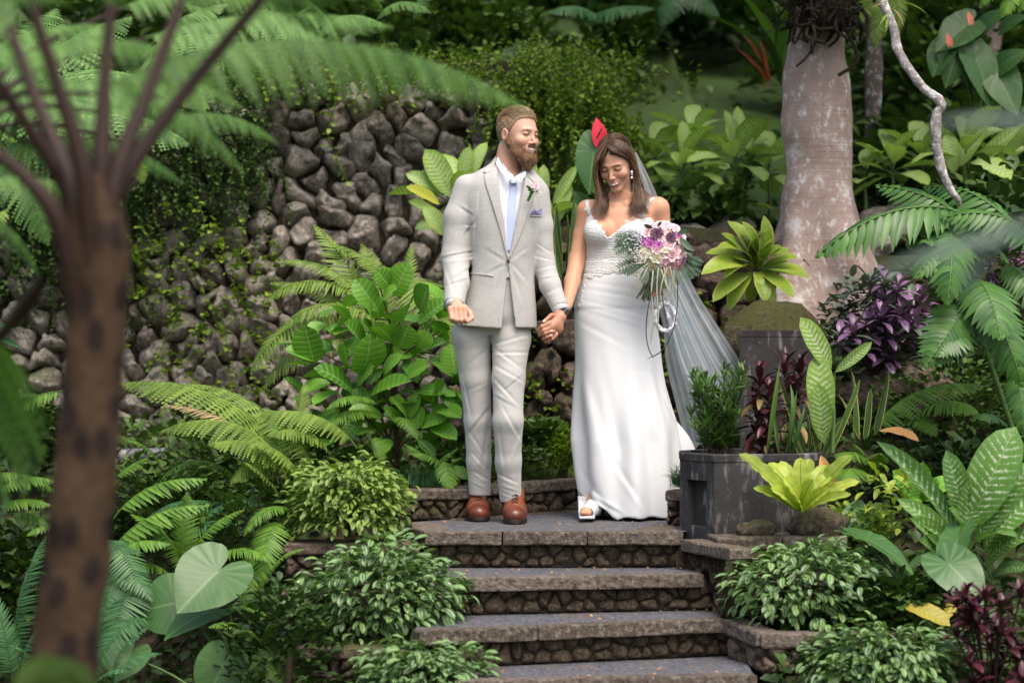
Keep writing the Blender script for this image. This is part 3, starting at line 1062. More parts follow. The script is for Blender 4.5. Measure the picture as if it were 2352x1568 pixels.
def mat_heart(name, dark, light, rib):
 m = NT(name)
 uv = m.n('SeparateXYZ'); m.l(m.coord('UV'), uv.inputs[0])
 x = m.math('SUBTRACT', uv.outputs[0], 0.5); y = m.math('SUBTRACT', uv.outputs[1], 0.5)
 ax = m.math('ABSOLUTE', x)
 an_ = m.math('ARCTAN2', ax, y)
 r = m.math('SQRT', m.math('ADD', m.math('MULTIPLY', x, x), m.math('MULTIPLY', y, y)))
 d_ = m.math('SUBTRACT', y, m.math('MULTIPLY', ax, 0.7))
 ph = m.math('ADD', m.math('MULTIPLY', m.math('MAXIMUM', d_, 0.0), 19.0), m.math('MULTIPLY', m.math('MAXIMUM', m.math('SUBTRACT', an_, 0.96), 0.0), -2.2))
 tri = m.math('ABSOLUTE', m.math('SUBTRACT', m.math('FRACT', ph), 0.5))
 line = m.math('SUBTRACT', 1.0, m.math('MULTIPLY', tri, 10.0), clamp=True)
 mid = m.math('SUBTRACT', 1.0, m.math('MULTIPLY', ax, 70.0), clamp=True)
 mid = m.math('MULTIPLY', mid, m.math('GREATER_THAN', y, 0.0))
 n = m.noise(5, 3, vec=world_pos(m))
 oi = m.n('ObjectInfo').outputs['Random']
 c = m.mix(m.math('ADD', m.math('MULTIPLY', n, .7), m.math('MULTIPLY', oi, .4), clamp=True), dark, light)
 c = m.mix(m.math('MULTIPLY', line, 0.35), c, rib)
 c = m.mix(m.math('MULTIPLY', mid, 0.8), c, rib)
 p = m.pbsdf(c, 0.36, None, 0.4)
 t = m.n('BsdfTranslucent'); m.l(m.mix(1.0, c, (1, 1.15, .45), 'MULTIPLY'), t.inputs[0])
 mx = m.n('MixShader'); mx.inputs[0].default_value = 0.2
 m.l(p.outputs[0], mx.inputs[1]); m.l(t.outputs[0], mx.inputs[2])
 return m.done(mx.outputs[0])

L_elephant = mat_heart('heart_leaf', (0.028, 0.088, 0.026), (0.075, 0.175, 0.045), (0.17, 0.29, 0.10))
L_fernlt = mat_leaf('light_fern', (0.07, 0.15, 0.022), (0.17, 0.28, 0.05), trans=0.35, rough=0.55)
L_ferntree = mat_leaf('tree_fern_leaf', (0.06, 0.16, 0.04), (0.15, 0.30, 0.09), trans=0.35, rough=0.5)
L_fernmid = mat_leaf('green_fern', (0.045, 0.13, 0.014), (0.11, 0.24, 0.03), trans=0.3, rough=0.45)
L_ferndk = mat_leaf('dark_fern', (0.020, 0.075, 0.025), (0.050, 0.14, 0.045), trans=0.2, rough=0.38)
L_palm = mat_leaf('palm_leaflet', (0.018, 0.07, 0.018), (0.06, 0.16, 0.03), rib=(0.12, 0.22, 0.06), ribw=0.15, trans=0.2, rough=0.33)
L_dry = mat_leaf('dry_fern', (0.16, 0.14, 0.07), (0.28, 0.24, 0.12), trans=0.2, rough=0.7)
L_pilea = mat_leaf('silver_striped_leaf', (0.022, 0.075, 0.016), (0.085, 0.18, 0.035), stripes=(0.44, 0.56, 0.38), vfreq=6, vslope=0.6, trans=0.2, rough=0.33)
L_pileal = mat_leaf('light_striped_leaf', (0.055, 0.125, 0.016), (0.15, 0.25, 0.03), stripes=(0.38, 0.48, 0.24), vfreq=6, vslope=0.6, trans=0.25, rough=0.38)
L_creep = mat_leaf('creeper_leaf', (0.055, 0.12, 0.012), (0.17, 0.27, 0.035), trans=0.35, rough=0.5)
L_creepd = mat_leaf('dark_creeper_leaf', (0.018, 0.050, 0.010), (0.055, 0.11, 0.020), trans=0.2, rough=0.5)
L_cordy = mat_leaf('dracaena_leaf', (0.10, 0.20, 0.02), (0.22, 0.33, 0.04), rib=(0.32, 0.42, 0.10), ribw=0.06, veins=0.12, edge=((0.42, 0.44, 0.10), 0.25), trans=0.3, rough=0.35)
L_red = mat_leaf('dark_red_leaf', (0.016, 0.007, 0.012), (0.060, 0.016, 0.024), rib=(0.16, 0.05, 0.06), trans=0.12, rough=0.3)
L_redgreen = mat_leaf('red_green_leaf', (0.10, 0.10, 0.03), (0.30, 0.22, 0.10), rib=(0.3, 0.12, 0.08), trans=0.2, rough=0.4)
L_purple = mat_leaf('purple_leaf', (0.04, 0.018, 0.050), (0.17, 0.095, 0.19), rib=(0.02, 0.03, 0.02), ribw=0.09, veins=0.0, vfreq=8, stripes=(0.26, 0.17, 0.33), trans=0.1, rough=0.33, spec=0.5)
L_purpgr = mat_leaf('grey_green_leaf', (0.03, 0.055, 0.035), (0.09, 0.13, 0.09), rib=(0.03, 0.03, 0.03), stripes=(0.17, 0.19, 0.16), trans=0.1, rough=0.35)
L_lance = mat_leaf('lance_leaf', (0.030, 0.085, 0.022), (0.085, 0.175, 0.045), rib=(0.12, 0.2, 0.08), trans=0.25, rough=0.4)
L_snake = mat_leaf('snake_plant_leaf', (0.020, 0.060, 0.018), (0.06, 0.12, 0.035), edge=((0.42, 0.42, 0.10), 0.22), vfreq=26, vslope=0.2, veins=0.18, trans=0.05, rough=0.35)
L_nest = mat_leaf('lime_leaf', (0.15, 0.25, 0.025), (0.30, 0.40, 0.06), rib=(0.10, 0.08, 0.02), ribw=0.09, trans=0.35, rough=0.38, brown=0.3)
L_shade = mat_leaf('shade_leaf', (0.012, 0.035, 0.008), (0.035, 0.08, 0.015), trans=0.15, rough=0.5)  # near-black green, canopy shade put into the leaf colour
L_blade = mat_leaf('foreground_leaf', (0.035, 0.065, 0.05), (0.055, 0.10, 0.075), trans=0.1, rough=0.4)
L_brown = mat_leaf('dead_leaf', (0.22, 0.11, 0.035), (0.40, 0.24, 0.09), rib=(0.4, 0.3, 0.15), veins=0.3, trans=0.2, rough=0.6)
L_yellow = mat_leaf('yellow_leaf', (0.16, 0.20, 0.03), (0.36, 0.30, 0.04), rib=(0.5, 0.5, 0.2), veins=0.2, trans=0.3, rough=0.45)
M_bark_stem = mat_plain('brown_stem', (0.06, 0.04, 0.02), 0.8, var=0.4, scale=30)
M_grstem = mat_plain('green_stem', (0.07, 0.13, 0.03), 0.55, var=0.3)
M_redstem = mat_plain('petiole_purple_brown', (0.034, 0.016, 0.011), 0.55, var=0.35, scale=14)

V3 = lambda *a: np.array(a, float)

def meshes(T_list, name, mat):
 return [M_of(T, name, mat) for T in T_list]

T_dieff = [leaf_T(0.46, 0.75, 0.6, 9, 3, ar, fo, 0.012, 3, side=sd) for ar, fo, sd in ((0.5, 0.3, 0.04), (0.9, 0.2, -0.05), (0.2, 0.45, 0.0), (1.3, 0.15, 0.08))]
T_fig = [leaf_T(0.74, 0.62, 0.5, 8, 3, ar, fo, 0.012, 2) for ar, fo in ((0.4, 0.25), (0.8, 0.15), (0.15, 0.4))]
T_cordy = [leaf_T(0.24, 0.8, 0.7, 9, 2, ar, 0.35, 0.006, 3) for ar in (0.7, 1.2, 1.7)]
T_pilea = [leaf_T(0.46, 0.7, 0.7, 5, 2, ar, 0.3, 0.0) for ar in (0.6, 1.1)]
T_small = [leaf_T(0.6, 0.6, 0.6, 3, 1, 0.6, 0.3)]
T_lance = [leaf_T(0.17, 0.8, 0.9, 5, 1, ar, 0.3) for ar in (0.4, 1.0)]
T_persian = [leaf_T(0.36, 0.8, 0.85, 6, 2, ar, 0.35, 0.008, 2) for ar in (0.5, 1.0)]
T_snake = [leaf_T(0.13, 0.25, 0.45, 10, 2, 0.15, 0.6, 0.0, twist=tw) for tw in (0.6, -0.8)]
T_nest = [leaf_T(0.25, 0.5, 0.42, 18, 2, ar, 0.5, 0.022, 5) for ar in (0.5, 0.9, 1.3)]

def stalk_part(root, pts, r, mat, name='stem', n=6):
 V, F, U = tube(smooth_path(pts, 4), r if not hasattr(r, '__len__') else list(np.interp(np.linspace(0, 1, 4 * (len(pts) - 1) + 1), np.linspace(0, 1, len(r)), r)), n)
 c = V[0]
 return part(name, mesh(name, V - c, F, uv=U, mat=mat), root, Matrix.Translation(Vector(c)))

def put_leaves(root, specs, ms, name='leaf', Y=0.0, up=(0, -0.8, 0.6), petiole=None, pr=0.003):
 """specs: (base px, py, dY), (tip px, py, dY), width factor"""
 rg = np.random.default_rng(len(specs) * 13 + 5)
 for k, s in enumerate(specs):
  (a, b_) = s[0], s[1]
  w = s[2] if len(s) > 2 else 1.0
  p0 = P(a[0], a[1], Y + (a[2] if len(a) > 2 else 0)); p1 = P(b_[0], b_[1], Y + (b_[2] if len(b_) > 2 else -0.03))
  u = Vector(up) + Vector(rg.uniform(-0.3, 0.3, 3))
  part(name, ms[k % len(ms)], root, between(p0, p1, u, w))
  if petiole is not None:
   stalk_part(root, [petiole, (petiole + p0) / 2 + V3(0, 0, 0.02), p0], pr, M_grstem, 'leaf_stalk', 5)

def rosette(root, c, ms, n, L, el=(0.2, 1.2), az=None, wf=1.0, name='leaf', rg=None, rise=0.0, petiole=0.0):
 for k in range(n):
  a = (2.4 * k + rg.uniform(-.3, .3)) if az is None else rg.uniform(*az)
  e = el[1] + (el[0] - el[1]) * ((k + rg.uniform(0, 0.8)) / n)
  l = rg.uniform(*L)
  c2 = np.array(c, float) + V3(0, 0, rise * (1 - k / n))
  if petiole:
   d = V3(sin(a) * cos(e + .2), cos(a) * cos(e + .2), sin(e + .2)) * petiole
   stalk_part(root, [c2, c2 + d * .5 + V3(0, 0, .01), c2 + d], 0.004, M_grstem, 'leaf_stalk', 5)
   c2 = c2 + d
   e = e - 0.4
  part(name, ms[k % len(ms)], root, aim(c2, a, e, l, rg.uniform(-.4, .4), wf))

# ---------------------------------------------------------------- uncountable covers
def scatter(name, T, mat, pts, nrm_fn, size, rg, kind='stuff', label=None, cat=None, parent=None, chunk=None):
 Ms = []
 for p in pts:
  a, e = nrm_fn(p)
  Ms.append(aim(p, a, e, rg.uniform(*size), rg.uniform(-.6, .6)))
 V, F, U = batch(T, Ms)
 if parent is not None:
  c = V.mean(0)
  return part(name, mesh(name, V - c, F, uv=U, mat=mat), parent, Matrix.Translation(Vector(c)), kind=kind)
 return top(name, mesh(name, V, F, uv=U, mat=mat), label, cat, kind=kind)

def ground_pts(n, xr, yr, rg, dz=0.01, keep=None):
 out = []
 while len(out) < n:
  x = rg.uniform(*xr, n); y = rg.uniform(*yr, n)
  z = ground_h(x, y)
  for q in zip(x, y, z):
   if keep is None or keep(*q):
    out.append(V3(q[0], q[1], q[2] + rg.uniform(0, dz)))
 return out[:n]

rg = np.random.default_rng(21)
rnd_up = lambda p: (rg.uniform(0, 2 * pi), rg.uniform(-0.2, 1.1))
# ground cover on the hillside and in the shaded banks
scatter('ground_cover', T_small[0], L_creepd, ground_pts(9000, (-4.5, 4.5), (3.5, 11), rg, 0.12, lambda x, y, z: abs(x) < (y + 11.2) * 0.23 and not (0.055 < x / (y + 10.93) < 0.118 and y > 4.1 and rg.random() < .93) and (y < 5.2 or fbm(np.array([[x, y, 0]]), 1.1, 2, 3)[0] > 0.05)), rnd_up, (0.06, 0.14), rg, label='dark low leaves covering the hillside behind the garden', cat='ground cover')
scatter('ground_cover', T_small[0], L_shade, ground_pts(5000, (-2.6, -0.45), (-2.6, 0.7), rg, 0.10), rnd_up, (0.03, 0.08), rg, label='dark small leaves on the shaded bank left of the steps', cat='ground cover')
scatter('ground_cover', T_small[0], L_shade, ground_pts(6000, (0.95, 3.0), (-2.6, 2.0), rg, 0.12), rnd_up, (0.03, 0.085), rg, label='dark small leaves on the shaded bank right of the steps', cat='ground cover')
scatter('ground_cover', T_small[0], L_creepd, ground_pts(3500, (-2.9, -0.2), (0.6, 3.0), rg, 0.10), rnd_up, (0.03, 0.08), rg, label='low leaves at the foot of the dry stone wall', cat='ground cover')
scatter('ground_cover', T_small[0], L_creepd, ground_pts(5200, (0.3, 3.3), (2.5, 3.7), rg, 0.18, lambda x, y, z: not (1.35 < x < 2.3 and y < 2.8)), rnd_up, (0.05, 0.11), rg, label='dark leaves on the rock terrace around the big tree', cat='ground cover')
# grass: bed behind the kerb wall
T_grass = leaf_T(0.05, 0.3, 0.8, 3, 1, 1.6, 0.3)
gp_ = [V3(x, y, z) for x, y, z in ground_pts(2600, (-0.15, 0.55), (0.55, 1.7), rg, 0.0, lambda x, y, z: y > 0.45 + (x + 0.2) * 1.05)]
scatter('grass', T_grass, L_creep, gp_, lambda p: (rg.uniform(0, 6.3), rg.uniform(.6, 1.4)), (0.03, 0.07), rg, label='short grass behind the kerb between the couple', cat='grass')
for nm, px, py, Y, n, lb in [('grass_tuft', 985, 1118, 0.42, 260, 'dark grass tuft on the kerb left of the groom\'s ankles'), ('grass_tuft', 1562, 1120, -0.02, 160, 'thin grass tuft beside the planter under the gown')]:
 c = P(px, py, Y)
 pts = [c + V3(rg.normal(0, .05 if px < 1200 else .018), rg.normal(0, .03), 0) for _ in range(n)]
 scatter(nm, leaf_T(0.035, 0.3, 0.8, 4, 1, 2.0, 0.3), L_ferndk, pts, lambda p: (rg.uniform(0, 6.3), rg.uniform(.5, 1.4)), (0.07, 0.13), rg, kind='stuff', label=lb, cat='grass')

# ---------------------------------------------------------------- creepers hanging over the wall
def creeper(name, label, starts, lengths, mat, rg, size=(0.022, 0.04), step=0.022, wallY=None, group=None, wander=0.012, leaves=True, kind='stuff', r=0.0016):
 root = thing(name, label, 'creeper', starts[0], group)
 stems, Ms = [], []
 for p, Lh in zip(starts, lengths):
  q = np.array(p, float)
  path = [q.copy()]
  n = int(Lh / step)
  dx = 0
  for i in range(n):
   dx = dx * 0.8 + rg.normal(0, wander) * 0.4
   q = q + V3(dx, -0.10 * step - (0.02 * step if i < 4 else 0), -step)
   path.append(q.copy())
   for _ in range(2):
    a, e = rg.uniform(0, 2 * pi), rg.uniform(-1.0, 0.5)
    if rg.random() < 0.6:
     a = rg.uniform(pi * 0.55, pi * 1.45)
    Ms.append(aim(q, a, e, rg.uniform(*size), rg.uniform(-.6, .6)))
  if len(path) > 1:
   stems.append(tube(path[::2] + [path[-1]], r, 3))
 V, F, U = cat_arrays(stems)
 c = V[0]
 part('stems', mesh('stems', V - c, F, mat=M_grstem), root, Matrix.Translation(Vector(c)), kind='stuff')
 if leaves:
  V, F, U = batch(T_small[0], Ms)
  part('leaves', mesh('leaves', V - c, F, uv=U, mat=mat), root, Matrix.Translation(Vector(c)), kind='stuff')
 return root

# the thick mound to the right of the wall top
st, ln = [], []
for _ in range(400):
 px = rg.uniform(1130, 1470)
 topy = np.interp(px, [1130, 1180, 1300, 1400, 1470], [150, 115, 120, 175, 270])
 py = topy + 30 * sin(px * .045) + rg.uniform(-15, 90)
 Y = rg.uniform(2.75, 3.5)
 st.append(P(px, py, Y)); ln.append(rg.uniform(0.15, 0.75) * np.interp(px, [1130, 1300, 1455], [0.45, 1, 0.75]))
creeper('creeper_mound', 'thick mound of small leaved creeper spilling over the wall above the bride', st, ln, L_creep, rg)
pts = [P(1290 + rg.normal(0, 95), 165 + rg.normal(0, 38) + rg.uniform(0, 30), rg.uniform(3.3, 5.0)) for _ in range(2600)]
scatter('creeper_mat', T_small[0], L_creep, pts, rnd_up, (0.03, 0.055), rg, label='mat of small creeper leaves on the bank above the wall', cat='creeper')
# leafy curtain over the left of the wall
for x0, x1, ty0, ty1, n, lmin, lmax, mt, lb in [
 (0, 330, 300, 470, 200, 0.2, 0.8, L_creepd, 'dark leafy creeper curtain at the far left of the wall'),
 (280, 600, 150, 300, 170, 0.15, 0.85, L_creepd, 'dark creeper curtain on the wall beside the tree fern crown'),
 (560, 900, 90, 165, 150, 0.06, 0.28, L_creep, 'bright creeper fringe along the top of the stone wall'),
 (860, 1160, 100, 165, 120, 0.06, 0.26, L_creep, 'creeper fringe on the wall top above the groom')]:
 st, ln = [], []
 for _ in range(n):
  st.append(P(rg.uniform(x0, x1), rg.uniform(ty0, ty1), rg.uniform(2.75, 3.05))); ln.append(rg.uniform(lmin, lmax))
 creeper('wall_creeper', lb, st, ln, mt, rg)
for px, py, L_, lb in [(790, 150, 0.68, 'single hanging vine string over the rocks left of the groom'), (1090, 170, 0.40, 'short bare vine string above the groom\'s head'), (440, 430, 0.95, 'long leafy vine trailing down the shaded rocks'),
      (420, 520, 0.8, 'yellow green vine low on the shaded rocks'), (560, 480, 0.6, 'thin vine with few leaves on the shaded rocks'), (1345, 180, 0.60, 'reddish vine string hanging left of the red flower')]:
 creeper('hanging_vine', lb, [P(px, py, 2.70)], [L_], L_creep, rg, size=(0.02, 0.05), step=0.03, wander=0.02, r=0.004, group=None)
# sprigs growing out of the wall
pts = []
for _ in range(110):
 px, py = rg.uniform(280, 640), rg.uniform(480, 940)
 c = P(px, py, 2.55 + 0.1)
 for _ in range(7):
  pts.append(c + rg.normal(0, 0.022, 3))
scatter('wall_sprigs', T_small[0], L_creep, pts, lambda p: (rg.uniform(2.2, 4.1), rg.uniform(-.5, .7)), (0.03, 0.055), rg, label='yellow green seedlings growing between the shaded rocks', cat='weeds')
pts = []
for _ in range(50):
 c = P(rg.uniform(1180, 1800), rg.uniform(700, 1040), rg.uniform(1.55, 1.75))
 for _ in range(9):
  pts.append(c + rg.normal(0, 0.03, 3))
scatter('terrace_sprigs', T_small[0], L_creep, pts, lambda p: (rg.uniform(2.2, 4.1), rg.uniform(-.5, .9)), (0.025, 0.05), rg, label='small weeds growing on the mossy rock terrace', cat='weeds')

# ---------------------------------------------------------------- background forest: dark leaf colours stand in for canopy shade
def clump(name, label, c, r, n, T, mat, size, rg, cat='shrub', group=None, el=(-0.3, 1.0)):
 pts = []
 for _ in range(n):
  v = rg.normal(0, 1, 3); v /= np.linalg.norm(v)
  v *= rg.uniform(0.55, 1.0)
  pts.append(np.array(c) + v * np.array(r))
 def nf(p):
  d = p - np.array(c)
  return math.atan2(d[0] / r[0], d[1] / r[1]) + rg.uniform(-.6, .6), rg.uniform(*el)
 root = thing(name, label, cat, (c[0], c[1], c[2] - r[2]), group)
 Ms = [aim(p, *nf(p), rg.uniform(*size), rg.uniform(-.5, .5)) for p in pts]
 V, F, U = batch(T, Ms)
 part('foliage', mesh('foliage', V - np.array(c), F, uv=U, mat=mat), root, Matrix.Translation(Vector(c)), kind='stuff')
 stalk_part(root, [np.array(c) - V3(0, 0, r[2] * 1.2), np.array(c) + V3(0.03, 0, 0)], [0.03, 0.012], M_bark_stem, 'stem')
 return root

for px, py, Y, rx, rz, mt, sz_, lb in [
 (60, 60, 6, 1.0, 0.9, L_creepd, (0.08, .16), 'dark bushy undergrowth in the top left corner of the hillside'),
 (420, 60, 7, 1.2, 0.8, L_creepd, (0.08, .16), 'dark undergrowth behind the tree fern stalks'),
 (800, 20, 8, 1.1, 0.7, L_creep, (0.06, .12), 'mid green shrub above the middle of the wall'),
 (1180, -40, 9, 1.3, 0.6, L_shade, (0.1, .2), 'very dark shrub at the top behind the pale trunk'),
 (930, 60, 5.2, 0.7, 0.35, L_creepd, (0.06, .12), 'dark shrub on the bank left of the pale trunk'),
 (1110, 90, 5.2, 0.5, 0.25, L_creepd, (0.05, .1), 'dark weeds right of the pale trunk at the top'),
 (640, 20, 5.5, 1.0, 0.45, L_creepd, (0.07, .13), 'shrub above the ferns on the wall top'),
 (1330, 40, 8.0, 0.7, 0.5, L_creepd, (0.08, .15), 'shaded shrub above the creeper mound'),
 (1500, -30, 10, 1.3, 0.55, L_shade, (0.1, .2), 'dark shrub at the top above the bride'),
 (1750, -40, 9, 1.2, 0.6, L_shade, (0.1, .2), 'black green shrub left of the big tree top'),
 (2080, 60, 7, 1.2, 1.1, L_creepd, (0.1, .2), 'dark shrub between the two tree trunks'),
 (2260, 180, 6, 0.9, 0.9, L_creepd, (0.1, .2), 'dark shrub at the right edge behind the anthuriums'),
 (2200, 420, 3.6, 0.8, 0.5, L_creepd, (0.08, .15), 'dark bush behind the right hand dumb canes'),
 (2330, 720, 1.6, 0.6, 0.8, L_shade, (0.06, .12), 'deep shade bush behind the palm fronds')]:
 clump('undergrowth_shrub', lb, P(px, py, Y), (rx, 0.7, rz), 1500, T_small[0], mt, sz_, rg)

# ---------------------------------------------------------------- trees
def mat_bark(name, base, dark, light, lich, scale=5.0, amt=0.6, rings=0.5):
 m = NT(name)
 pos = m.coord('Object')
 n1 = m.noise(scale, 5, 0.65, vec=pos)
 n2 = m.noise(scale * 6, 4, 0.7, vec=pos)
 mp = m.n('Mapping'); mp.inputs['Scale'].default_value = (2.5, 2.5, 70); m.l(pos, mp.inputs['Vector'])
 n3 = m.noise(1.0, 3, 0.6, vec=mp.outputs[0])
 c = m.mix(n1, dark, base)
 c = m.mix(m.math('MULTIPLY', m.math('SUBTRACT', n3, 0.5), rings * 2, clamp=True), c, light)
 k = m.math('MULTIPLY', m.math('SUBTRACT', n1, 0.56), 9.0, clamp=True)
 k = m.math('MULTIPLY', k, m.math('ADD', 0.3, n2), clamp=True)
 c = m.mix(m.math('MULTIPLY', k, amt), c, lich)
 n4 = m.noise(scale * 0.8, 3, 0.6, vec=m.coord('Object', (1.3, 1.3, 0.8)))
 k2 = m.math('MULTIPLY', m.math('SUBTRACT', n4, 0.63), 9.0, clamp=True)
 c = m.mix(m.math('MULTIPLY', k2, 0.6), c, (0.22, 0.115, 0.07))
 n6 = m.noise(scale * 4, 4, 0.75, vec=m.coord('Object', (1.0, 1.0, 0.6)))
 c = m.mix(m.math('MULTIPLY', m.math('MULTIPLY', m.math('SUBTRACT', n6, 0.55), 9.0, clamp=True), amt), c, lich)
 c = m.mix(m.math('MULTIPLY', m.math('SUBTRACT', 0.42, n6), 7.0, clamp=True), c, tuple(v * 1.3 for v in dark))
 k3 = m.math('MULTIPLY', m.math('SUBTRACT', 0.36, n2), 9.0, clamp=True)
 c = m.mix(m.math('MULTIPLY', k3, 0.7), c, dark)
 h = m.math('ADD', m.math('MULTIPLY', n2, 0.6), m.math('MULTIPLY', n3, 0.6))
 return m.done(m.pbsdf(c, 0.88, m.bump(h, 0.6, 0.012), 0.25).outputs[0])

M_bark1 = mat_bark('pinkish_bark', (0.50, 0.40, 0.35), (0.20, 0.13, 0.10), (0.55, 0.47, 0.43), (0.72, 0.71, 0.69), scale=6, amt=0.75, rings=0.22)
M_bark2 = mat_bark('lichen_bark', (0.17, 0.14, 0.12), (0.05, 0.04, 0.03), (0.22, 0.19, 0.16), (0.50, 0.52, 0.50), scale=9, amt=0.85)
M_bark3 = mat_bark('lichen_vine_bark', (0.46, 0.44, 0.42), (0.06, 0.035, 0.03), (0.5, 0.48, 0.46), (0.70, 0.72, 0.72), scale=16, amt=1.0)

def trunk(name, label, rows, Y, mat, buttress=0.0, depth=0.9, n=40, crown=True, cat='tree'):
 """rows: py, px_left, px_right"""
 pys = [r[0] for r in rows]
 yy = np.linspace(pys[0], pys[-1], 60)
 L = cubic_(yy, pys, [r[1] for r in rows]); R = cubic_(yy, pys, [r[2] for r in rows])
 V, U = [], []
 base = P((L[-1] + R[-1]) / 2, yy[-1], Y)
 for i, py in enumerate(yy):
  a, b_ = P(L[i], py, Y), P(R[i], py, Y)
  c, r = (a + b_) / 2, (b_[0] - a[0]) / 2
  for j in range(n):
   th = 2 * pi * j / n
   k = 1 + buttress * max(0, (py - 430) / 250) * 0.35 * sin(th * 5 + 0.5) + 0.025 * sin(th * 3 + py * 0.02)
   V.append(c + V3(r * cos(th) * min(1, k) if abs(cos(th)) > .9 else r * cos(th) * k, r * depth * sin(th) * k, 0)); U.append((j / n, i / 60))
 V = np.array(V)
 V += 0.012 * fbm(V, 6, 3, 4)[:, None] * np.array([1, 1, 0])
 I = np.arange(60 * n).reshape(60, n)
 F = np.stack([I[:-1], np.roll(I, -1, 1)[:-1], np.roll(I, -1, 1)[1:], I[1:]], -1).reshape(-1, 4)[:, ::-1]
 root = thing(name, label, cat, base)
 part('trunk', mesh('trunk', V - base, F, uv=U, mat=mat), root, Matrix.Translation(Vector(base)))
 return root

def cubic_(x, xs, ys):
 return np.interp(x, xs, ys) if len(xs) < 3 else np.array([float(v) for v in _pchip(x, xs, ys)])

def _pchip(x, xs, ys):
 xs = np.asarray(xs, float); ys = np.asarray(ys, float)
 m = np.gradient(ys, xs)
 i = np.clip(np.searchsorted(xs, x) - 1, 0, len(xs) - 2)
 h = xs[i + 1] - xs[i]; t = (x - xs[i]) / h
 return (2 * t ** 3 - 3 * t * t + 1) * ys[i] + (t ** 3 - 2 * t * t + t) * h * m[i] + (-2 * t ** 3 + 3 * t * t) * ys[i + 1] + (t ** 3 - t * t) * h * m[i + 1]

def crown_top(root, c, r, n, mat, size, rg, limbs=4):
 """leafy crown above the frame, on real limbs"""
 Ms = []
 c = np.array(c, float)
 for k in range(limbs):
  a = 2 * pi * k / limbs + rg.uniform(-.4, .4)
  e = c + V3(cos(a) * r[0] * .8, sin(a) * r[1] * .8, rg.uniform(0.2, .8) * r[2])
  stalk_part(root, [c - V3(0, 0, r[2] * 0.8), (c + e) / 2 - V3(0, 0, .2), e], [0.09, 0.05, 0.02], M_bark1, 'limb')
  for _ in range(n // limbs):
   v = rg.normal(0, 1, 3) * np.array(r) * 0.35
   p = e + v
   Ms.append(aim(p, rg.uniform(0, 6.3), rg.uniform(-.8, .6), rg.uniform(*size), rg.uniform(-.6, .6)))
 V, F, U = batch(T_small[0], Ms)
 part('crown', mesh('crown', V - c, F, uv=U, mat=mat), root, Matrix.Translation(Vector(c)), kind='stuff')

tree1 = trunk('tree', 'broad pinkish barked tree trunk with flared roots right of the bride',
    [(-260, 1830, 1935), (-60, 1815, 1945), (70, 1819, 1942), (112, 1809, 1939), (225, 1794, 1956), (337, 1800, 1959), (412, 1803, 1957), (487, 1789, 1969), (588, 1770, 2008), (650, 1764, 2036), (720, 1750, 2075), (790, 1730, 2110)], 2.25, M_bark1, buttress=0.9)
crown_top(tree1, P(1880, -420, 2.25), (1.5, 1.4, 0.6), 2600, L_creepd, (0.08, 0.16), rg)
tree2 = trunk('tree', 'slim grey lichen spotted trunk just right of the broad tree', [(-260, 1988, 2014), (60, 1988, 2022), (160, 1985, 2026), (300, 1984, 2024), (380, 1988, 2020), (600, 1984, 2024)], 3.6, M_bark2)
crown_top(tree2, P(2000, -420, 3.6), (1.0, 1.0, 0.5), 1400, L_creepd, (0.08, 0.14), rg, 3)
tree3 = trunk('tree', 'smooth pale trunk at the top centre behind the wall', [(-300, 1018, 1075), (0, 1015, 1080), (60, 1005, 1085), (150, 1000, 1095)], 6.5, M_bark1)
crown_top(tree3, P(1046, -520, 6.5), (1.6, 1.4, 0.6), 1600, L_creepd, (0.1, 0.18), rg)
tree4 = trunk('tree', 'thin brownish trunk near the top right corner', [(-300, 2265, 2295), (0, 2268, 2300), (120, 2268, 2300), (350, 2264, 2304)], 6.0, M_bark1)
crown_top(tree4, P(2282, -500, 6.0), (1.0, 1.0, 0.5), 1200, L_creepd, (0.1, 0.16), rg, 3)

# epiphyte mass on the big trunk
ep = thing('epiphyte', 'dark tangled clump of epiphyte roots on the upper trunk of the broad tree', 'epiphyte', P(1885, 20, 1.95))
tb = []
for _ in range(150):
 a = P(rg.uniform(1812, 1962), rg.uniform(-70, 60), rg.uniform(1.85, 2.15))
 b2 = a + rg.normal(0, 0.06, 3) - V3(0, 0, rg.uniform(0, .08)); c2 = b2 + rg.normal(0, 0.05, 3) - V3(0, 0, .03)
 tb.append(tube(smooth_path([a, b2, c2], 3), rg.uniform(0.003, 0.012), 4))
V, F, U = cat_arrays(tb)
c = P(1885, 20, 1.95)
part('roots', mesh('roots', V - c, F, mat=M_mortar), ep, Matrix.Translation(Vector(c)), kind='stuff')
V, F = ball((0, 0, 0), 1, 20)
V = V * np.array([0.19, 0.15, 0.17]) * (1 + 0.25 * fbm(V, 2.5, 3, 8))[:, None]
part('root_ball', mesh('root_ball', V, F, mat=M_mortar), ep, Matrix.Translation(Vector(P(1895, 0, 2.02))))
ms = [M_of(leaf_T(0.10, .4, .7, 8, 1, 1.0, .3), 'leaf', L_fernmid), M_of(leaf_T(0.10, .4, .7, 8, 1, 1.8, .3), 'leaf', L_creepd)]
rosette(ep, P(1900, -40, 1.9), ms, 16, (0.25, 0.5), (0.0, 1.2), rg=rg)
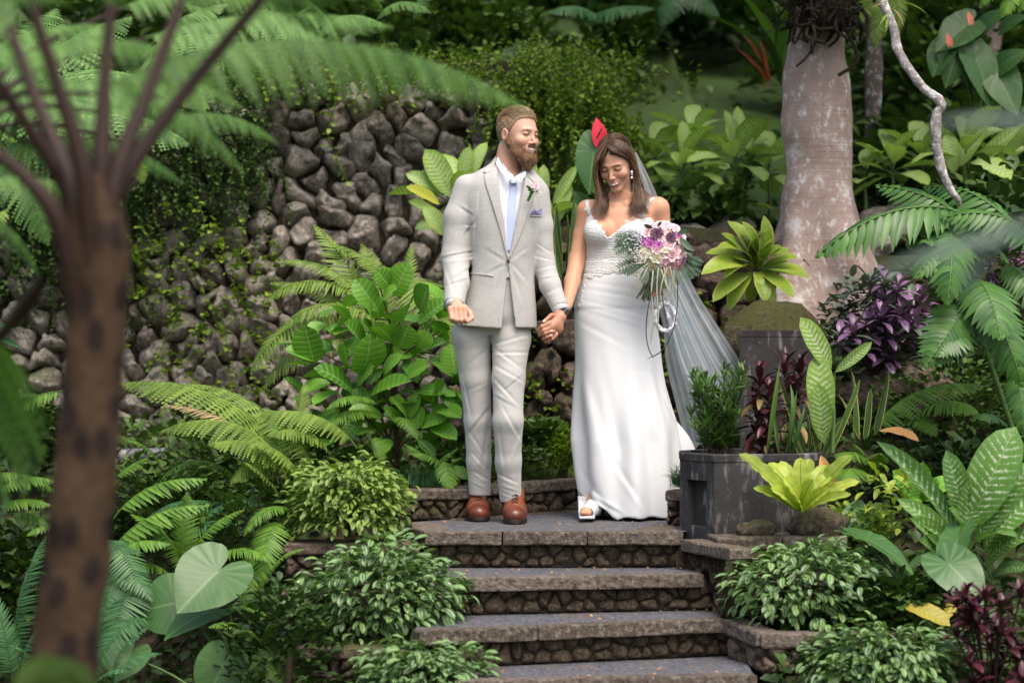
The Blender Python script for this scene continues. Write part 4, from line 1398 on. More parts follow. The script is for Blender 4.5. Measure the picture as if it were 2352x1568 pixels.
# strap leaved clump left of the trunk, with reddish leaves
bl = thing('bromeliad', 'dark strap leaved clump with red brown leaves left of the broad tree', 'plant', P(1790, 190, 3.6))
rosette(bl, P(1795, 200, 3.6), [M_of(leaf_T(0.10, .4, .7, 8, 1, .8, .4), 'leaf', L_creepd), M_of(leaf_T(0.10, .4, .7, 8, 1, 1.2, .4), 'leaf', L_fernmid)], 16, (0.45, 0.75), (0.6, 1.45), rg=rg)
put_leaves(bl, [((1765, 185), (1705, 80), .35), ((1770, 190), (1690, 110), .35), ((1765, 195), (1720, 140), .4), ((1770, 195), (1745, 90), .3)], [M_of(T_cordy[0], 'leaf', mat_leaf('rusty_leaf', (0.10, 0.03, 0.012), (0.26, 0.07, 0.03), trans=.2))], 'leaf', 3.5)
# twisted liana
ln_pts = [(2010, -60, .15), (2030, 10, .1), (2050, 60, .08), (2062, 115, .05), (2088, 160, .03), (2120, 200, 0), (2155, 228, -.02), (2163, 246, -.02), (2152, 262, -.02), (2150, 310, -.03), (2154, 350, -.03), (2163, 390, -.04), (2178, 425, -.05), (2198, 458, -.06), (2206, 472, -.06)]
li = thing('liana', 'twisted white lichened liana branch hanging at the upper right', 'branch', P(2062, 115, 0))
pp = smooth_path([P(*q) for q in ln_pts], 6)
V, F, U = tube(pp, list(np.interp(np.linspace(0, 1, len(pp)), [0, .12, .3, .55, .62, .8, .93, 1], [.024, .021, .020, .021, .026, .021, .017, .006])), 14)
V = V + 0.0035 * fbm(V, 30, 3, 4)[:, None]
c = P(2062, 115, 0)
part('branch_body', mesh('branch_body', V - c, F, uv=U, mat=M_bark3), li, Matrix.Translation(Vector(c)))
put_leaves(li, [((2045, 30), (2020, 60), .5), ((2050, 20), (2075, 60), .5), ((2060, 5), (2130, 35), .25), ((2040, 5), (2000, 20), .3), ((2040, 40), (2035, 75), .6)], [M_of(T_cordy[1], 'leaf', L_creep), M_of(T_cordy[0], 'leaf', L_redgreen)], 'leaf', 0.02)

# ---------------------------------------------------------------- dumb canes (variegated)
m_dieff = meshes(T_dieff, 'leaf', L_dieff); m_dieffd = meshes(T_dieff, 'leaf', L_dieffd)

def cane(label, px, py, Y, ground_py, specs=None, n=9, L=(0.20, 0.30), mats=None, group=None, tilt=0.0):
 topp = P(px, py, Y); foot = P(px + tilt, ground_py, Y)
 root = thing('dumb_cane', label, 'plant', foot, group)
 stalk_part(root, [foot, (foot + topp) / 2 + V3(0.01, 0, 0), topp], [0.014, 0.012, 0.008], M_grstem)
 if specs:
  put_leaves(root, specs, mats or m_dieff, 'leaf', Y, petiole=topp, pr=0.004)
 if n:
  rosette(root, topp - V3(0, 0, 0.03), mats or m_dieff, n, L, (-0.1, 1.25), rg=rg, rise=0.06, petiole=0.06)
 return root

cane('variegated dumb cane directly behind the groom\'s left shoulder in the picture', 1035, 470, 2.2, 640, [((1040, 455), (972, 345, -.05), 1.0), ((1015, 445), (933, 395, -.05), .85), ((1005, 500), (938, 462, -.1), .8), ((1020, 520), (955, 530, -.1), .9), ((1060, 420), (1075, 335), .9), ((1080, 420), (1122, 328), .8)], n=4)
put_leaves(cane('dumb cane with a yellow green leaf low behind the groom\'s sleeve', 1020, 500, 2.1, 640, n=0), [((1010, 470), (932, 432, -.1), .75), ((1020, 540), (975, 470, -.1), 1.0)], [M_of(T_dieff[0], 'leaf', L_dieffy), m_dieff[1]], 'leaf', 2.1)
cane('variegated dumb cane between the groom\'s beard and the bride', 1250, 520, 2.3, 620, [((1225, 470), (1216, 365), .75), ((1250, 460), (1252, 378), .8), ((1270, 470), (1325, 380, -.05), .55), ((1270, 500), (1205, 440, -.1), .8), ((1275, 520), (1310, 420), .6), ((1250, 540), (1215, 500, -.1), .8)], n=3)
for lb, px, py, gp2, n, LL in [
 ('dumb cane with mottled leaves just right of the bride\'s veil', 1505, 385, 560, 11, (.21, .31)),
 ('dumb cane with one pale whitish leaf right of the bride\'s head', 1568, 400, 570, 11, (.20, .30)),
 ('tallest dumb cane with a big upright leaf left of the broad tree', 1690, 385, 575, 11, (.22, .33)),
 ('dumb cane low between the tall cane and the bride', 1625, 440, 580, 10, (.19, .28)),
 ('dumb cane touching the left side of the broad trunk', 1765, 400, 560, 10, (.2, .3)),
 ('dumb cane partly behind the slim lichened trunk', 2050, 400, 520, 11, (.21, .31)),
 ('dumb cane behind the hanging liana', 2120, 380, 500, 10, (.2, .3)),
 ('large dumb cane right of the liana', 2215, 370, 500, 10, (.24, .33)),
 ('dumb cane at the right edge of the terrace', 2310, 390, 500, 9, (.2, .3)),
 ('small dumb cane at the right foot of the broad tree', 1985, 420, 520, 6, (.14, .2)),
 ('dumb cane in the back row above the pale whitish leaf', 1590, 330, 540, 9, (.18, .27)),
 ('short dumb cane directly below the tallest one', 1690, 470, 590, 8, (.16, .24)),
 ('short dumb cane nearest the bouquet on the terrace', 1560, 480, 590, 7, (.15, .22))]:
 sp_ = None
 if 'tallest' in lb:
  sp_ = [((1695, 365), (1690, 243), .62), ((1705, 360), (1745, 270), .6), ((1720, 355), (1800, 352, -.1), .55), ((1700, 350), (1660, 255, -.03), .55)]
 if 'whitish' in lb:
  sp_ = [((1572, 350), (1563, 278), 1.0), ((1570, 385), (1540, 350, -.1), 1.0)]
 if 'large dumb cane right' in lb:
  sp_ = [((2205, 385), (2265, 245), .7), ((2190, 400), (2180, 300), .9), ((2230, 400), (2345, 290), .5), ((2210, 420), (2290, 440, -.1), .5)]
 cane(lb, px, py, rg.uniform(2.7, 3.1), gp2, sp_, n, LL)

# ---- red anthurium and its heart leaf
an = thing('anthurium', 'anthurium with one red flower and a big heart shaped leaf behind the bride\'s hair', 'plant', P(1370, 700, 1.25))
T_h = [heart_T(0.010, 0.15, 0.15), heart_T(0.012, 0.3, 0.1), heart_T(0.010, 0.5, 0.2)]
m_heart = [M_of(T, 'leaf', L_elephant) for T in T_h]
hb, ht = P(1364, 345, 1.2), P(1350, 442, 1.15)
part('leaf', m_heart[0], an, between(hb, ht, (-0.25, -0.95, 0.05), 0.66))
m_red = mat_leaf('red_spathe', (0.55, 0.012, 0.035), (0.72, 0.03, 0.07), trans=0.2, rough=0.25, spec=0.6)
part('spathe', M_of(heart_T(0.004, 0.1, 0.3), 'spathe', m_red), an, between(P(1375, 316, 1.2), P(1371, 270, 1.2), (0.25, -0.9, 0.2), 0.66))
stalk_part(an, [P(1371, 318, 1.17), P(1377, 305, 1.14), P(1382, 296, 1.13)], 0.005, mat_plain('spadix', (0.25, 0.10, 0.06), .6), 'spadix')
stalk_part(an, [P(1380, 700, 1.25), P(1382, 450, 1.25), P(1374, 312, 1.21)], 0.004, M_grstem, 'flower_stalk')
stalk_part(an, [P(1385, 700, 1.25), P(1382, 440, 1.25), hb], 0.005, M_grstem, 'leaf_stalk')
part('leaf', m_heart[1], an, between(P(1350, 475, 1.3), P(1318, 440, 1.25), (-0.2, -0.9, 0.3), 0.6))
# anthuriums at the top right
an2 = thing('anthurium', 'anthurium with broad dark heart leaves near the top right corner', 'plant', P(2240, 300, 3.0))
for a, b2, w in [((2200, 90), (2185, 190), .75), ((2240, 130), (2290, 230), .7), ((2290, 170), (2340, 260), .7), ((2300, 150), (2352, 110), .7), ((2220, 60), (2150, 110), .7), ((2260, 60), (2300, 20), .7), ((2170, 110), (2140, 170), .7), ((2310, 60), (2350, 30), .6)]:
 pa2, pb2 = P(*a, 2.6), P(*b2, 2.5)
 part('leaf', m_heart[rg.integers(0, 3)], an2, between(pa2, pb2, (rg.uniform(-.4, .4), -0.8, 0.5), w))
 stalk_part(an2, [P(2240, 300, 3.0), (P(2240, 300, 3.0) + pa2) / 2 + V3(.03, 0, .05), pa2], 0.004, M_grstem, 'leaf_stalk', 5)
for px, py in [(2228, 30), (2180, 80)]:
 part('spathe', M_of(heart_T(0.004, 0.1, 0.3), 'spathe', mat_leaf('pink_spathe', (0.6, 0.14, 0.10), (0.7, 0.25, 0.15), trans=.2)), an2, between(P(px, py + 18, 2.5), P(px - 4, py - 4, 2.5), (0.25, -0.9, 0.2), .6))

# ---- snake plants behind the couple
sn = thing('snake_plant', 'upright dark snake plant leaves between the couple behind their arms', 'plant', P(1290, 640, 1.7))
m_snake = meshes(T_snake, 'leaf', L_snake)
put_leaves(sn, [((1285, 620), (1278, 470), .9), ((1300, 620), (1302, 490), .8), ((1290, 640), (1262, 480), .8), ((1310, 640), (1318, 440), .7), ((1275, 640), (1245, 560), .9)], m_snake, 'leaf', 1.6, up=(0.2, -1, 0))

# ---- dracaena with yellow green leaves by the big tree
dr = thing('dracaena', 'yellow green broad leaved dracaena in front of the broad tree foot', 'plant', P(1740, 740, 1.55))
stalk_part(dr, [P(1742, 740, 1.55), P(1738, 660, 1.5), P(1735, 600, 1.5)], [.014, .012, .008], M_bark_stem)
m_cordy = meshes(T_cordy, 'leaf', L_cordy)
cx_, cy_ = 1735, 615
for tx, ty in [(1755, 485), (1700, 530), (1665, 500), (1640, 565), (1625, 600), (1600, 632), (1630, 700), (1690, 680), (1745, 668), (1780, 715), (1815, 600), (1860, 625), (1870, 640), (1800, 560), (1770, 520), (1680, 590), (1720, 560), (1840, 590), (1660, 640), (1720, 700), (1800, 660), (1700, 500), (1780, 545), (1650, 530), (1820, 575), (1610, 580), (1670, 720), (1760, 700), (1830, 690), (1710, 545), (1745, 590)]:
 k = rg.integers(0, 3); tx, ty = cx_ + (tx - cx_) * .93, cy_ + (ty - cy_) * .93
 p0 = P(cx_ + (tx - cx_) * .12, cy_ + (ty - cy_) * .1 + 5, 1.5)
 p1 = P(tx, ty, 1.5 - rg.uniform(-0.05, .22))
 part('leaf', m_cordy[k], dr, between(p0, p1, (rg.uniform(-.3, .3), -0.6, 0.8), rg.uniform(1.15, 1.5) * min(1.5, .16 / np.linalg.norm(p1 - p0) + .5)))

# ---- purple bush
pu = thing('purple_shrub', 'purple and silver leaved shrub left of the palm fronds', 'shrub', P(2010, 860, 0.95))
m_pur = meshes(T_persian, 'leaf', L_purple) + meshes(T_persian[:1], 'leaf', L_purpgr)
for k in range(29):
 a = rg.uniform(0, 2 * pi); r_ = sqrt(rg.uniform(0, 1))
 e = P(2010 + 122 * r_ * cos(a), 722 + 98 * r_ * sin(a), 0.95 + rg.uniform(-.2, .15))
 stalk_part(pu, [P(2010, 880, .95), (P(2010, 880, .95) + e) / 2 + V3(0, 0, .03), e], 0.003, M_redstem, 'stem', 4)
 for j in range(10):
  aa = 2.4 * j + rg.uniform(-.3, .3)
  part('leaf', m_pur[2 if rg.random() < .22 else rg.integers(0, 2)], pu, aim(e + V3(0, 0, -0.012 * (j // 2) + 0.01), aa, 0.9 - 0.16 * j + rg.uniform(-.2, .2), rg.uniform(.07, .115), rg.uniform(-.4, .4), 1.15))
Ms = []
for _ in range(700):
 a = rg.uniform(0, 2 * pi); r_ = sqrt(rg.uniform(0, 1))
 p = P(2010 + 118 * r_ * cos(a), 740 + 115 * r_ * sin(a), 1.0 + rg.uniform(-.08, .25))
 Ms.append(aim(p, rg.uniform(0, 6.3), rg.uniform(-.5, .8), rg.uniform(.06, .1), rg.uniform(-.4, .4)))
V, F, U = batch(T_persian[0], Ms)
c = P(2010, 740, 1)
part('inner_leaves', mesh('inner_leaves', V - c, F, uv=U, mat=L_purpgr), pu, Matrix.Translation(Vector(c)), kind='stuff')
pu2 = thing('purple_shrub', 'few purple leaves showing behind the palm fronds at the right edge', 'shrub', P(2320, 640, 1.0))
for _ in range(40):
 part('leaf', m_pur[rg.integers(0, 2)], pu2, aim(P(rg.uniform(2270, 2352), rg.uniform(580, 660), 0.9), rg.uniform(0, 6.3), rg.uniform(-.3, .9), rg.uniform(.07, .1)))

# ---------------------------------------------------------------- ferns
T_tf = [frond_T(34, 0.26, 0.020, 70, ar, 0.25, 'toothed', k, prof='lance', stalk=.007) for k, ar in enumerate((0.8, 1.4, 1.9))]
T_sf = [frond_T(34, 0.20, 0.0125, 72, ar, 0.15, 'simple', 10 + k, prof='lance', stalk=.006) for k, ar in enumerate((0.7, 1.3, 1.9))]
T_pf = [frond_T(17, 0.23, 0.030, 60, ar, 0.35, 'leaflet', 20 + k, prof='lance', stalk=.010) for k, ar in enumerate((0.6, 1.1, 1.6))]
m_tf = meshes(T_tf, 'frond', L_ferntree); m_tflt = meshes(T_tf, 'frond', L_fernlt)
m_sf = meshes(T_sf, 'frond', L_fernmid); m_sflt = meshes(T_sf, 'frond', L_fernlt); m_sfdk = meshes(T_sf, 'frond', L_ferndk)
m_pf = meshes(T_pf, 'frond', L_palm); m_pfm = meshes(T_pf, 'frond', L_fernmid)

def fern(name, label, specs, ms, foot, cat='fern', up=(0, -0.35, 1.0), group=None):
 """specs: base (px,py,Y), tip (px,py,Y), width, mesh index"""
 root = thing(name, label, cat, P(*foot), group)
 for s in specs:
  w = s[2] if len(s) > 2 else 1.0
  k = s[3] if len(s) > 3 else rg.integers(0, len(ms))
  u = s[4] if len(s) > 4 else up
  part('frond', ms[k % len(ms)], root, between(P(*s[0]), P(*s[1]), u, w))
 return root

fern('light_fern', 'large light green fern left of the groom behind the oval leaved shrub',
  [((880, 800, 1.5), (722, 515, 1.6), .9, 0), ((860, 790, 1.5), (620, 650, 1.3), 1.1, 1), ((850, 720, 1.4), (600, 700, 1.2), 1.2, 2, (0, -.3, 1)), ((840, 760, 1.4), (575, 860, 1.1), 1.3, 2), ((840, 700, 1.4), (640, 600, 1.3), 1.0, 1),
  ((880, 820, 1.4), (600, 900, 1.1), 1.0, 2), ((930, 780, 1.5), (945, 560, 1.6), .7, 0), ((950, 860, 1.4), (1040, 700, 1.4), 1.6, 1), ((900, 650, 1.5), (1035, 810, 1.1), 1.5, 2), ((900, 800, 1.5), (830, 560, 1.7), .9, 1), ((880, 760, 1.3), (640, 760, 1.1), 1.2, 2), ((900, 700, 1.6), (760, 560, 1.5), 1.1, 1)], m_sflt, (880, 900, 1.5))
fern('tree_fern_frond_clump', 'arching pale fern with a dried frond left of the striped bushes',
  [((680, 1100, .2), (275, 880, -.1), .75, 1), ((690, 1080, .2), (330, 905, .2), .7, 2), ((660, 1120, .1), (370, 990, -.2), .8, 2), ((720, 1080, .2), (540, 945, .1), 1.0, 1), ((700, 1060, .3), (590, 940, .2), 1.1, 2), ((690, 1120, .0), (480, 1020, -.3), 1.1, 1), ((820, 1030, .3), (570, 960, .1), .8, 1),
  ((660, 1090, .0), (530, 1110, -.25), 1.0, 2), ((760, 1050, .3), (620, 1000, .0), 1.0, 1), ((700, 1110, -.1), (580, 1010, -.3), 1.1, 0), ((640, 1150, -.1), (560, 1060, -.3), 1.2, 0), ((680, 1040, .4), (700, 880, .4), .7, 0)], m_tflt, (680, 1140, .1))
r_ = fern('dried_fern', 'brownish dried fern frond arching left of the bushes', [((640, 1110, .05), (375, 930, -.15), .45, 1), ((650, 1120, .0), (480, 960, -.1), .5, 1)], [M_of(T_sf[1], 'frond', L_dry)], (640, 1130, .05))
fern('sword_fern', 'bright green fern with leaflets arching right of the foreground trunk',
  [((262, 1190, -.4), (475, 1100, -.5), .8, 1), ((255, 1270, -.5), (480, 1160, -.6), .8, 1), ((250, 1290, -.5), (390, 1250, -.7), 1.2, 1), ((262, 1100, -.3), (340, 1050, -.3), 1.1, 0), ((280, 1260, -.4), (430, 1190, -.4), 1.2, 1)], m_pfm, (250, 1330, -.5))
fern('sword_fern', 'yellow green fern at the left edge of the picture',
  [((-10, 1130, -.3), (130, 1105, -.4), 1.2, 1), ((-20, 1090, -.3), (130, 1130, -.3), 1.1, 1), ((-10, 1170, -.3), (120, 1160, -.4), 1.1, 1), ((130, 1210, -.4), (60, 1230, -.5), 1.1, 1), ((150, 900, .4), (15, 960, .3), 1.0, 1), ((150, 1120, .0), (128, 1060, 0), 1.2, 1), ((20, 1180, -.2), (130, 1220, -.3), 1.0, 1)], m_pfm, (40, 1200, -.3))
fern('dark_fern', 'dark blue green sword fern in the lower left corner behind the trunk',
  [((40, 1530, -.9), (105, 1230, -1.0), .9, 0), ((30, 1570, -1.0), (-20, 1350, -1.0), 1.0, 0), ((100, 1600, -1.0), (20, 1480, -1.2), 1.3, 1), ((60, 1600, -1.1), (130, 1400, -1.2), 1.1, 1)], m_sfdk, (60, 1600, -1.0))
fern('dark_fern', 'dark glossy ferns right of the foreground trunk at the bottom',
  [((300, 1290, -.7), (225, 1480, -.9), 1.4, 1), ((330, 1330, -.7), (260, 1540, -.95), 1.4, 2), ((350, 1420, -.9), (215, 1570, -1.1), 1.3, 2), ((260, 1600, -1.1), (340, 1440, -1.2), 1.2, 1), ((250, 1620, -1.2), (370, 1500, -1.25), 1.3, 2), ((240, 1240, -.6), (330, 1420, -.85), 1.2, 2), ((230, 1300, -.6), (350, 1380, -.9), 1.2, 1), ((215, 1600, -1.1), (300, 1540, -1.3), 1.4, 1),
  ((560, 1200, -.2), (400, 1260, -.4), 1.1, 1), ((540, 1180, -.1), (330, 1200, -.4), 1.0, 1), ((620, 1160, -.1), (470, 1190, -.3), 1.1, 1)], m_sfdk, (260, 1640, -1.0))
fern('green_fern', 'mid green ferns hanging beside the elephant ear leaves',
  [((640, 1230, -.4), (560, 1400, -.6), 1.2, 1), ((620, 1260, -.5), (540, 1330, -.6), 1.3, 1), ((650, 1200, -.3), (600, 1350, -.6), 1.2, 2), ((560, 1180, -.1), (390, 1230, -.3), 1.1, 1), ((680, 1180, -.3), (560, 1230, -.5), 1.0, 2), ((620, 1420, -.8), (520, 1400, -.9), 1.0, 1)], m_sf, (640, 1260, -.4))
fern('lush_fern', 'soft mid green ferns filling the bank between trunk and elephant ears',
  [((420, 1330, -.4), (300, 1180, -.5), 1.2, 1), ((430, 1330, -.4), (560, 1170, -.5), 1.2, 1), ((420, 1320, -.4), (430, 1130, -.4), 1.2, 0), ((400, 1340, -.5), (250, 1330, -.7), 1.2, 2), ((470, 1330, -.4), (620, 1290, -.6), 1.2, 2), ((600, 1480, -.9), (480, 1440, -1.1), 1.2, 1), ((610, 1480, -.9), (690, 1400, -1.1), 1.1, 1), ((590, 1500, -1.0), (640, 1600, -1.2), 1.2, 2),
  ((560, 1120, .2), (420, 1060, .1), 1.0, 1), ((570, 1110, .2), (640, 1000, .2), 1.1, 0), ((370, 1080, .3), (290, 1010, .2), 1.1, 1), ((360, 1120, .2), (480, 1060, .1), 1.1, 1), ((620, 1330, -.6), (700, 1260, -.7), 1.2, 1), ((640, 1100, .1), (620, 960, .1), 1.1, 1)], m_sf + m_tf, (480, 1400, -.5))
fern('small_fern', 'small bright fern on the kerb beside the groom\'s ankle',
  [((1035, 1090, .5), (940, 1040, .35), 1.1, 1), ((1030, 1090, .5), (1060, 1050, .4), 1.5, 1), ((1020, 1060, .5), (1035, 1125, .25), 1.3, 1), ((1000, 1100, .5), (930, 1020, .4), .9, 1), ((1040, 1070, .5), (1070, 1100, .3), 1.3, 1), ((990, 1080, .55), (1050, 1030, .5), 1.1, 0)], m_pfm, (1020, 1110, .5))
fern('small_fern', 'small light fern low behind the oval leaved shrub',
  [((880, 960, .75), (745, 985, .5), 1.1, 1), ((870, 930, .7), (750, 940, .5), 1.2, 1), ((860, 1000, .7), (880, 1070, .6), 1.2, 1), ((900, 960, .7), (960, 1010, .5), 1.0, 1)], m_sf, (870, 1040, .7))
fern('lady_fern', 'bright triangular fern frond right of the planter plants',
  [((1990, 1010, .35), (2260, 885, .2), .9, 1), ((2100, 960, .3), (2245, 950, .0), 1.3, 1), ((2080, 960, .3), (2150, 1000, .1), 1.3, 1), ((2000, 1080, 0), (1920, 1050, -.2), 1.2, 1), ((1990, 1100, 0), (1960, 1020, -.1), 1.2, 1), ((1990, 1090, 0), (2020, 1040, -.2), 1.3, 0), ((1980, 1100, 0), (1930, 1110, -.3), 1.3, 1)], meshes(T_tf, 'frond', L_fernmid), (1995, 1110, .2))
# large palm-like fronds on the right
fern('palm', 'large dark green fern palm with arching fronds at the right edge',
  [((2230, 500, .1), (1872, 590, -.35), .75, 1, (0, -.5, 1)), ((2270, 560, .2), (2010, 425, .2), 1.0, 1, (0, -.7, .8)), ((2352, 560, .1), (2120, 430, .3), 1.0, 2, (0, -.7, .8)), ((2400, 600, .1), (2160, 500, -.1), 1.1, 2, (0, -.6, .8)),
  ((2205, 620, .1), (2120, 555, -.2), 1.5, 1), ((2225, 700, .0), (2125, 840, -.35), 1.5, 1, (0, -1, .3)), ((2170, 530, .1), (2175, 700, -.35), 1.3, 2, (0, -1, .2)), ((2240, 680, .1), (2350, 890, -.3), 1.2, 2, (0, -1, .2)), ((2235, 640, .1), (2300, 780, -.4), 1.4, 1, (0, -1, .2)),
  ((2300, 600, .2), (2400, 740, -.1), 1.2, 1), ((2230, 760, 0), (2150, 820, -.35), 1.6, 1), ((2250, 600, .1), (2100, 640, -.3), 1.2, 2), ((2330, 640, .3), (2220, 540, .1), 1.1, 1), ((2330, 850, 0), (2352, 1000, -.2), 1.2, 1), ((2310, 980, .1), (2240, 960, -.1), 1.4, 1), ((2320, 990, .1), (2290, 1020, -.1), 1.6, 1)], m_pf, (2330, 1010, .2), cat='palm')
stalk_part(bpy.data.objects['palm'], [P(2340, 1030, .2), P(2290, 880, .15), P(2240, 720, .1), P(2220, 560, .1)], [.016, .014, .012, .008], M_grstem, 'stem')

# ---------------------------------------------------------------- oval leaved shrub
fg = thing('oval_leaf_shrub', 'shrub with big glossy oval leaves beside the groom\'s right fist', 'shrub', P(900, 1060, .85))
m_fig = meshes(T_fig, 'leaf', L_fig)
for a in [((870, 920), (905, 770)), ((905, 800), (870, 650)), ((905, 790), (960, 660)), ((880, 900), (720, 800)), ((900, 980), (1010, 860)), ((930, 990), (1040, 920)), ((890, 1010), (800, 920)), ((900, 1050), (980, 960)), ((905, 850), (1010, 760))]:
 stalk_part(fg, [P(915, 1070, .85), P(*a[0], .8), P(*a[1], .75)], [.008, .006, .003], M_bark_stem, 'branch', 5)
FIG = [((905, 680), (940, 605), .95), ((898, 665), (862, 620), .9), ((895, 670), (885, 612), 1.0), ((870, 715), (815, 640), .75), ((872, 712), (912, 662), .75), ((965, 715), (985, 655), 1.15), ((960, 745), (1030, 690), .7), ((850, 745), (835, 690), .9), ((925, 740), (935, 700), 1.0),
  ((800, 870), (745, 760), .0), ((830, 860), (850, 765), .95), ((722, 835), (700, 745), .95), ((725, 830), (655, 800), .6), ((810, 850), (790, 785), .6), ((905, 790), (868, 750), 1.1), ((915, 800), (940, 745), 1.2), ((960, 800), (985, 760), 1.2), ((965, 805), (1025, 785), .6),
  ((1045, 860), (1035, 790), 1.1), ((1040, 865), (985, 820), .75), ((1050, 860), (1090, 820), .8), ((820, 885), (860, 840), .9), ((810, 900), (720, 845), .6), ((850, 910), (945, 875), .5), ((960, 900), (1030, 900), .7), ((960, 880), (925, 830), .9), ((990, 930), (1000, 870), 1.0),
  ((940, 960), (960, 900), .6), ((935, 965), (900, 915), .8), ((960, 985), (965, 930), .9), ((965, 980), (1035, 955), .8), ((1010, 900), (1060, 940), .9), ((1005, 940), (1060, 960), .7), ((930, 985), (880, 935), .5), ((880, 960), (800, 940), .6), ((860, 930), (800, 900), .7), ((780, 900), (720, 930), .7),
  ((760, 880), (690, 900), .7), ((840, 800), (790, 740), .8), ((870, 790), (830, 740), .9), ((830, 960), (790, 1010), .7), ((900, 1010), (860, 1050), .6), ((960, 1010), (1000, 1050), .6), ((870, 990), (820, 1000), .6), ((990, 980), (1050, 1010), .6), ((930, 870), (985, 840), .9), ((880, 860), (925, 815), .7)]
for k, s in enumerate(FIG):
 if s[2] == 0: continue
 part('leaf', m_fig[k % 3], fg, between(P(*s[0], .75), P(*s[1], .75 - rg.uniform(-.05, .15)), (rg.uniform(-.5, .5), -0.7, 0.7), s[2] * 1.05))
for _ in range(110):
 p = P(rg.uniform(680, 1060), rg.uniform(700, 1060), rg.uniform(.8, 1.1))
 part('leaf', m_fig[rg.integers(0, 3)], fg, aim(p, rg.uniform(1.6, 4.7), rg.uniform(-.6, .8), rg.uniform(.10, .17), rg.uniform(-.6, .6)))

# ---------------------------------------------------------------- striped cascading bushes
def cascade(label, cx, cy, rx, ry, Y, ms, mat, size, n=290, inner=900, seed=0):
 r2 = np.random.default_rng(seed)
 c = P(cx, cy + ry * .25, Y)
 s = (Y - CAM_Y) / FPX
 R = np.array([rx * s, 0.30, ry * s * 1.15])
 root = thing('striped_bush', label, 'bush', c - V3(0, 0, R[2]), 'silver striped bushes beside the steps' if False else None)
 Ms = []
 def pt(front=True, rr=1.0):
  while True:
   v = r2.normal(0, 1, 3); v /= np.linalg.norm(v)
   if v[2] < -0.55 or (front and v[1] > 0.25):
    continue
   lump = 1 + 0.24 * vnoise(v[None] * 2.3 + seed, 1.0, 5)[0] + (r2.uniform(.04, .16) if r2.random() < .10 else 0)
   return v, c + v * R * lump * rr
 for k in range(n + inner):
  v, p = pt(k < n, r2.uniform(.94, 1.06) if k < n else r2.uniform(.55, .98))
  az = math.atan2(v[0], v[1]) + r2.uniform(-.8, .8)
  el = r2.uniform(-1.0, 0.25) + 0.25 * v[2]
  M = aim(p, az, el, r2.uniform(*size), r2.uniform(-.5, .5))
  if k < n:
   part('leaf', ms[r2.integers(0, len(ms))], root, M)
  else:
   Ms.append(M)
 V, F, U = batch(T_pilea[0], Ms)
 part('inner_leaves', mesh('inner_leaves', V - c, F, uv=U, mat=mat), root, Matrix.Translation(Vector(c)), kind='stuff')
 tb = []
 for _ in range(40):
  v, p = pt(True, .9)
  tb.append(tube([c - V3(0, 0, R[2] * .6), (c + p) / 2, p], .002, 3))
 V, F, U = cat_arrays(tb)
 part('stems', mesh('stems', V - c, F, mat=M_grstem), root, Matrix.Translation(Vector(c)), kind='stuff')
 return root

m_pil = meshes(T_pilea, 'leaf', L_pilea); m_pill = meshes(T_pilea, 'leaf', L_pileal)
cascade('uppermost light green striped bush on the left of the steps', 800, 1132, 130, 92, -0.30, m_pill, L_pileal, (.034, .055), 300, 1900, seed=1)
cascade('middle silver striped bush spilling over the left ledge', 872, 1345, 172, 112, -1.0, m_pil, L_pilea, (.036, .074), 300, 1300, seed=2)
cascade('lowest silver striped bush at the bottom left of the steps', 978, 1540, 148, 78, -1.5, m_pil, L_pilea, (.036, .072), 300, 900, seed=3)
cascade('silver striped bush below the concrete planter right of the steps', 1850, 1325, 170, 95, -0.98, m_pil, L_pilea, (.034, .070), 300, 1300, seed=4)
cascade('lowest silver striped bush at the bottom right', 2035, 1510, 185, 82, -1.5, m_pil, L_pilea, (.034, .068), 300, 1300, seed=5)

# ---------------------------------------------------------------- elephant ears
def ear(label, leaves, foot, mat=None, ms=None):
 root = thing('elephant_ear', label, 'plant', P(*foot))
 for (a, b2, w, up) in leaves:
  pa2, pb2 = P(*a), P(*b2)
  part('leaf', (ms or m_heart)[rg.integers(0, 2)], root, between(pa2, pb2, up, w))
  stalk_part(root, [P(*foot), (P(*foot) + pa2) / 2 + V3(0.02, 0.03, .03), pa2 + V3(0, .014, -.012)], [.010, .004], M_grstem, 'leaf_stalk', 6)
 return root

ear('elephant ear plant with big heart leaves in the lower left', [((500, 1312, -.95), (408, 1396, -1.1), 1.05, (0.15, -.75, .7)), ((400, 1385, -.85), (300, 1400, -.85), 1.3, (-.1, -.8, .5)), ((478, 1405, -.9), (372, 1440, -1.0), .8, (0, -.35, 1.0))], (540, 1600, -.9))
ear('young elephant ear plant at the bottom beside the lowest left bush', [((512, 1525, -1.3), (470, 1620, -1.35), 1.0, (0.1, -1, .1)), ((300, 1500, -1.0), (260, 1560, -1.1), 1.0, (0, -.8, .6))], (530, 1680, -1.2))
ear('elephant ear plant with drooping leaves at the lower right', [((1985, 1235, -1.0), (2110, 1282, -1.15), .5, (0.2, -.25, .95)), ((2180, 1295, -1.15), (2262, 1372, -1.3), .8, (-.2, -.6, .8)), ((2200, 1235, -1.0), (2170, 1330, -1.2), .5, (-.6, -.6, .5)), ((1975, 1180, -.5), (1935, 1230, -.6), .7, (0, -.7, .7))], (2130, 1480, -1.0))
yl = thing('yellow_leaf', 'curled yellowing leaf between the right bushes and the dark red plant', 'leaf', P(2110, 1420, -1.35))
part('blade', M_of(T_dieff[1], 'blade', L_yellow), yl, between(P(2075, 1392, -1.3), P(2180, 1440, -1.4), (0.1, -.7, .8), .95))
part('blade', M_of(T_dieff[2], 'blade', L_yellow), yl, between(P(2160, 1430, -1.35), P(2200, 1360, -1.3), (0.4, -.7, .4), .7))

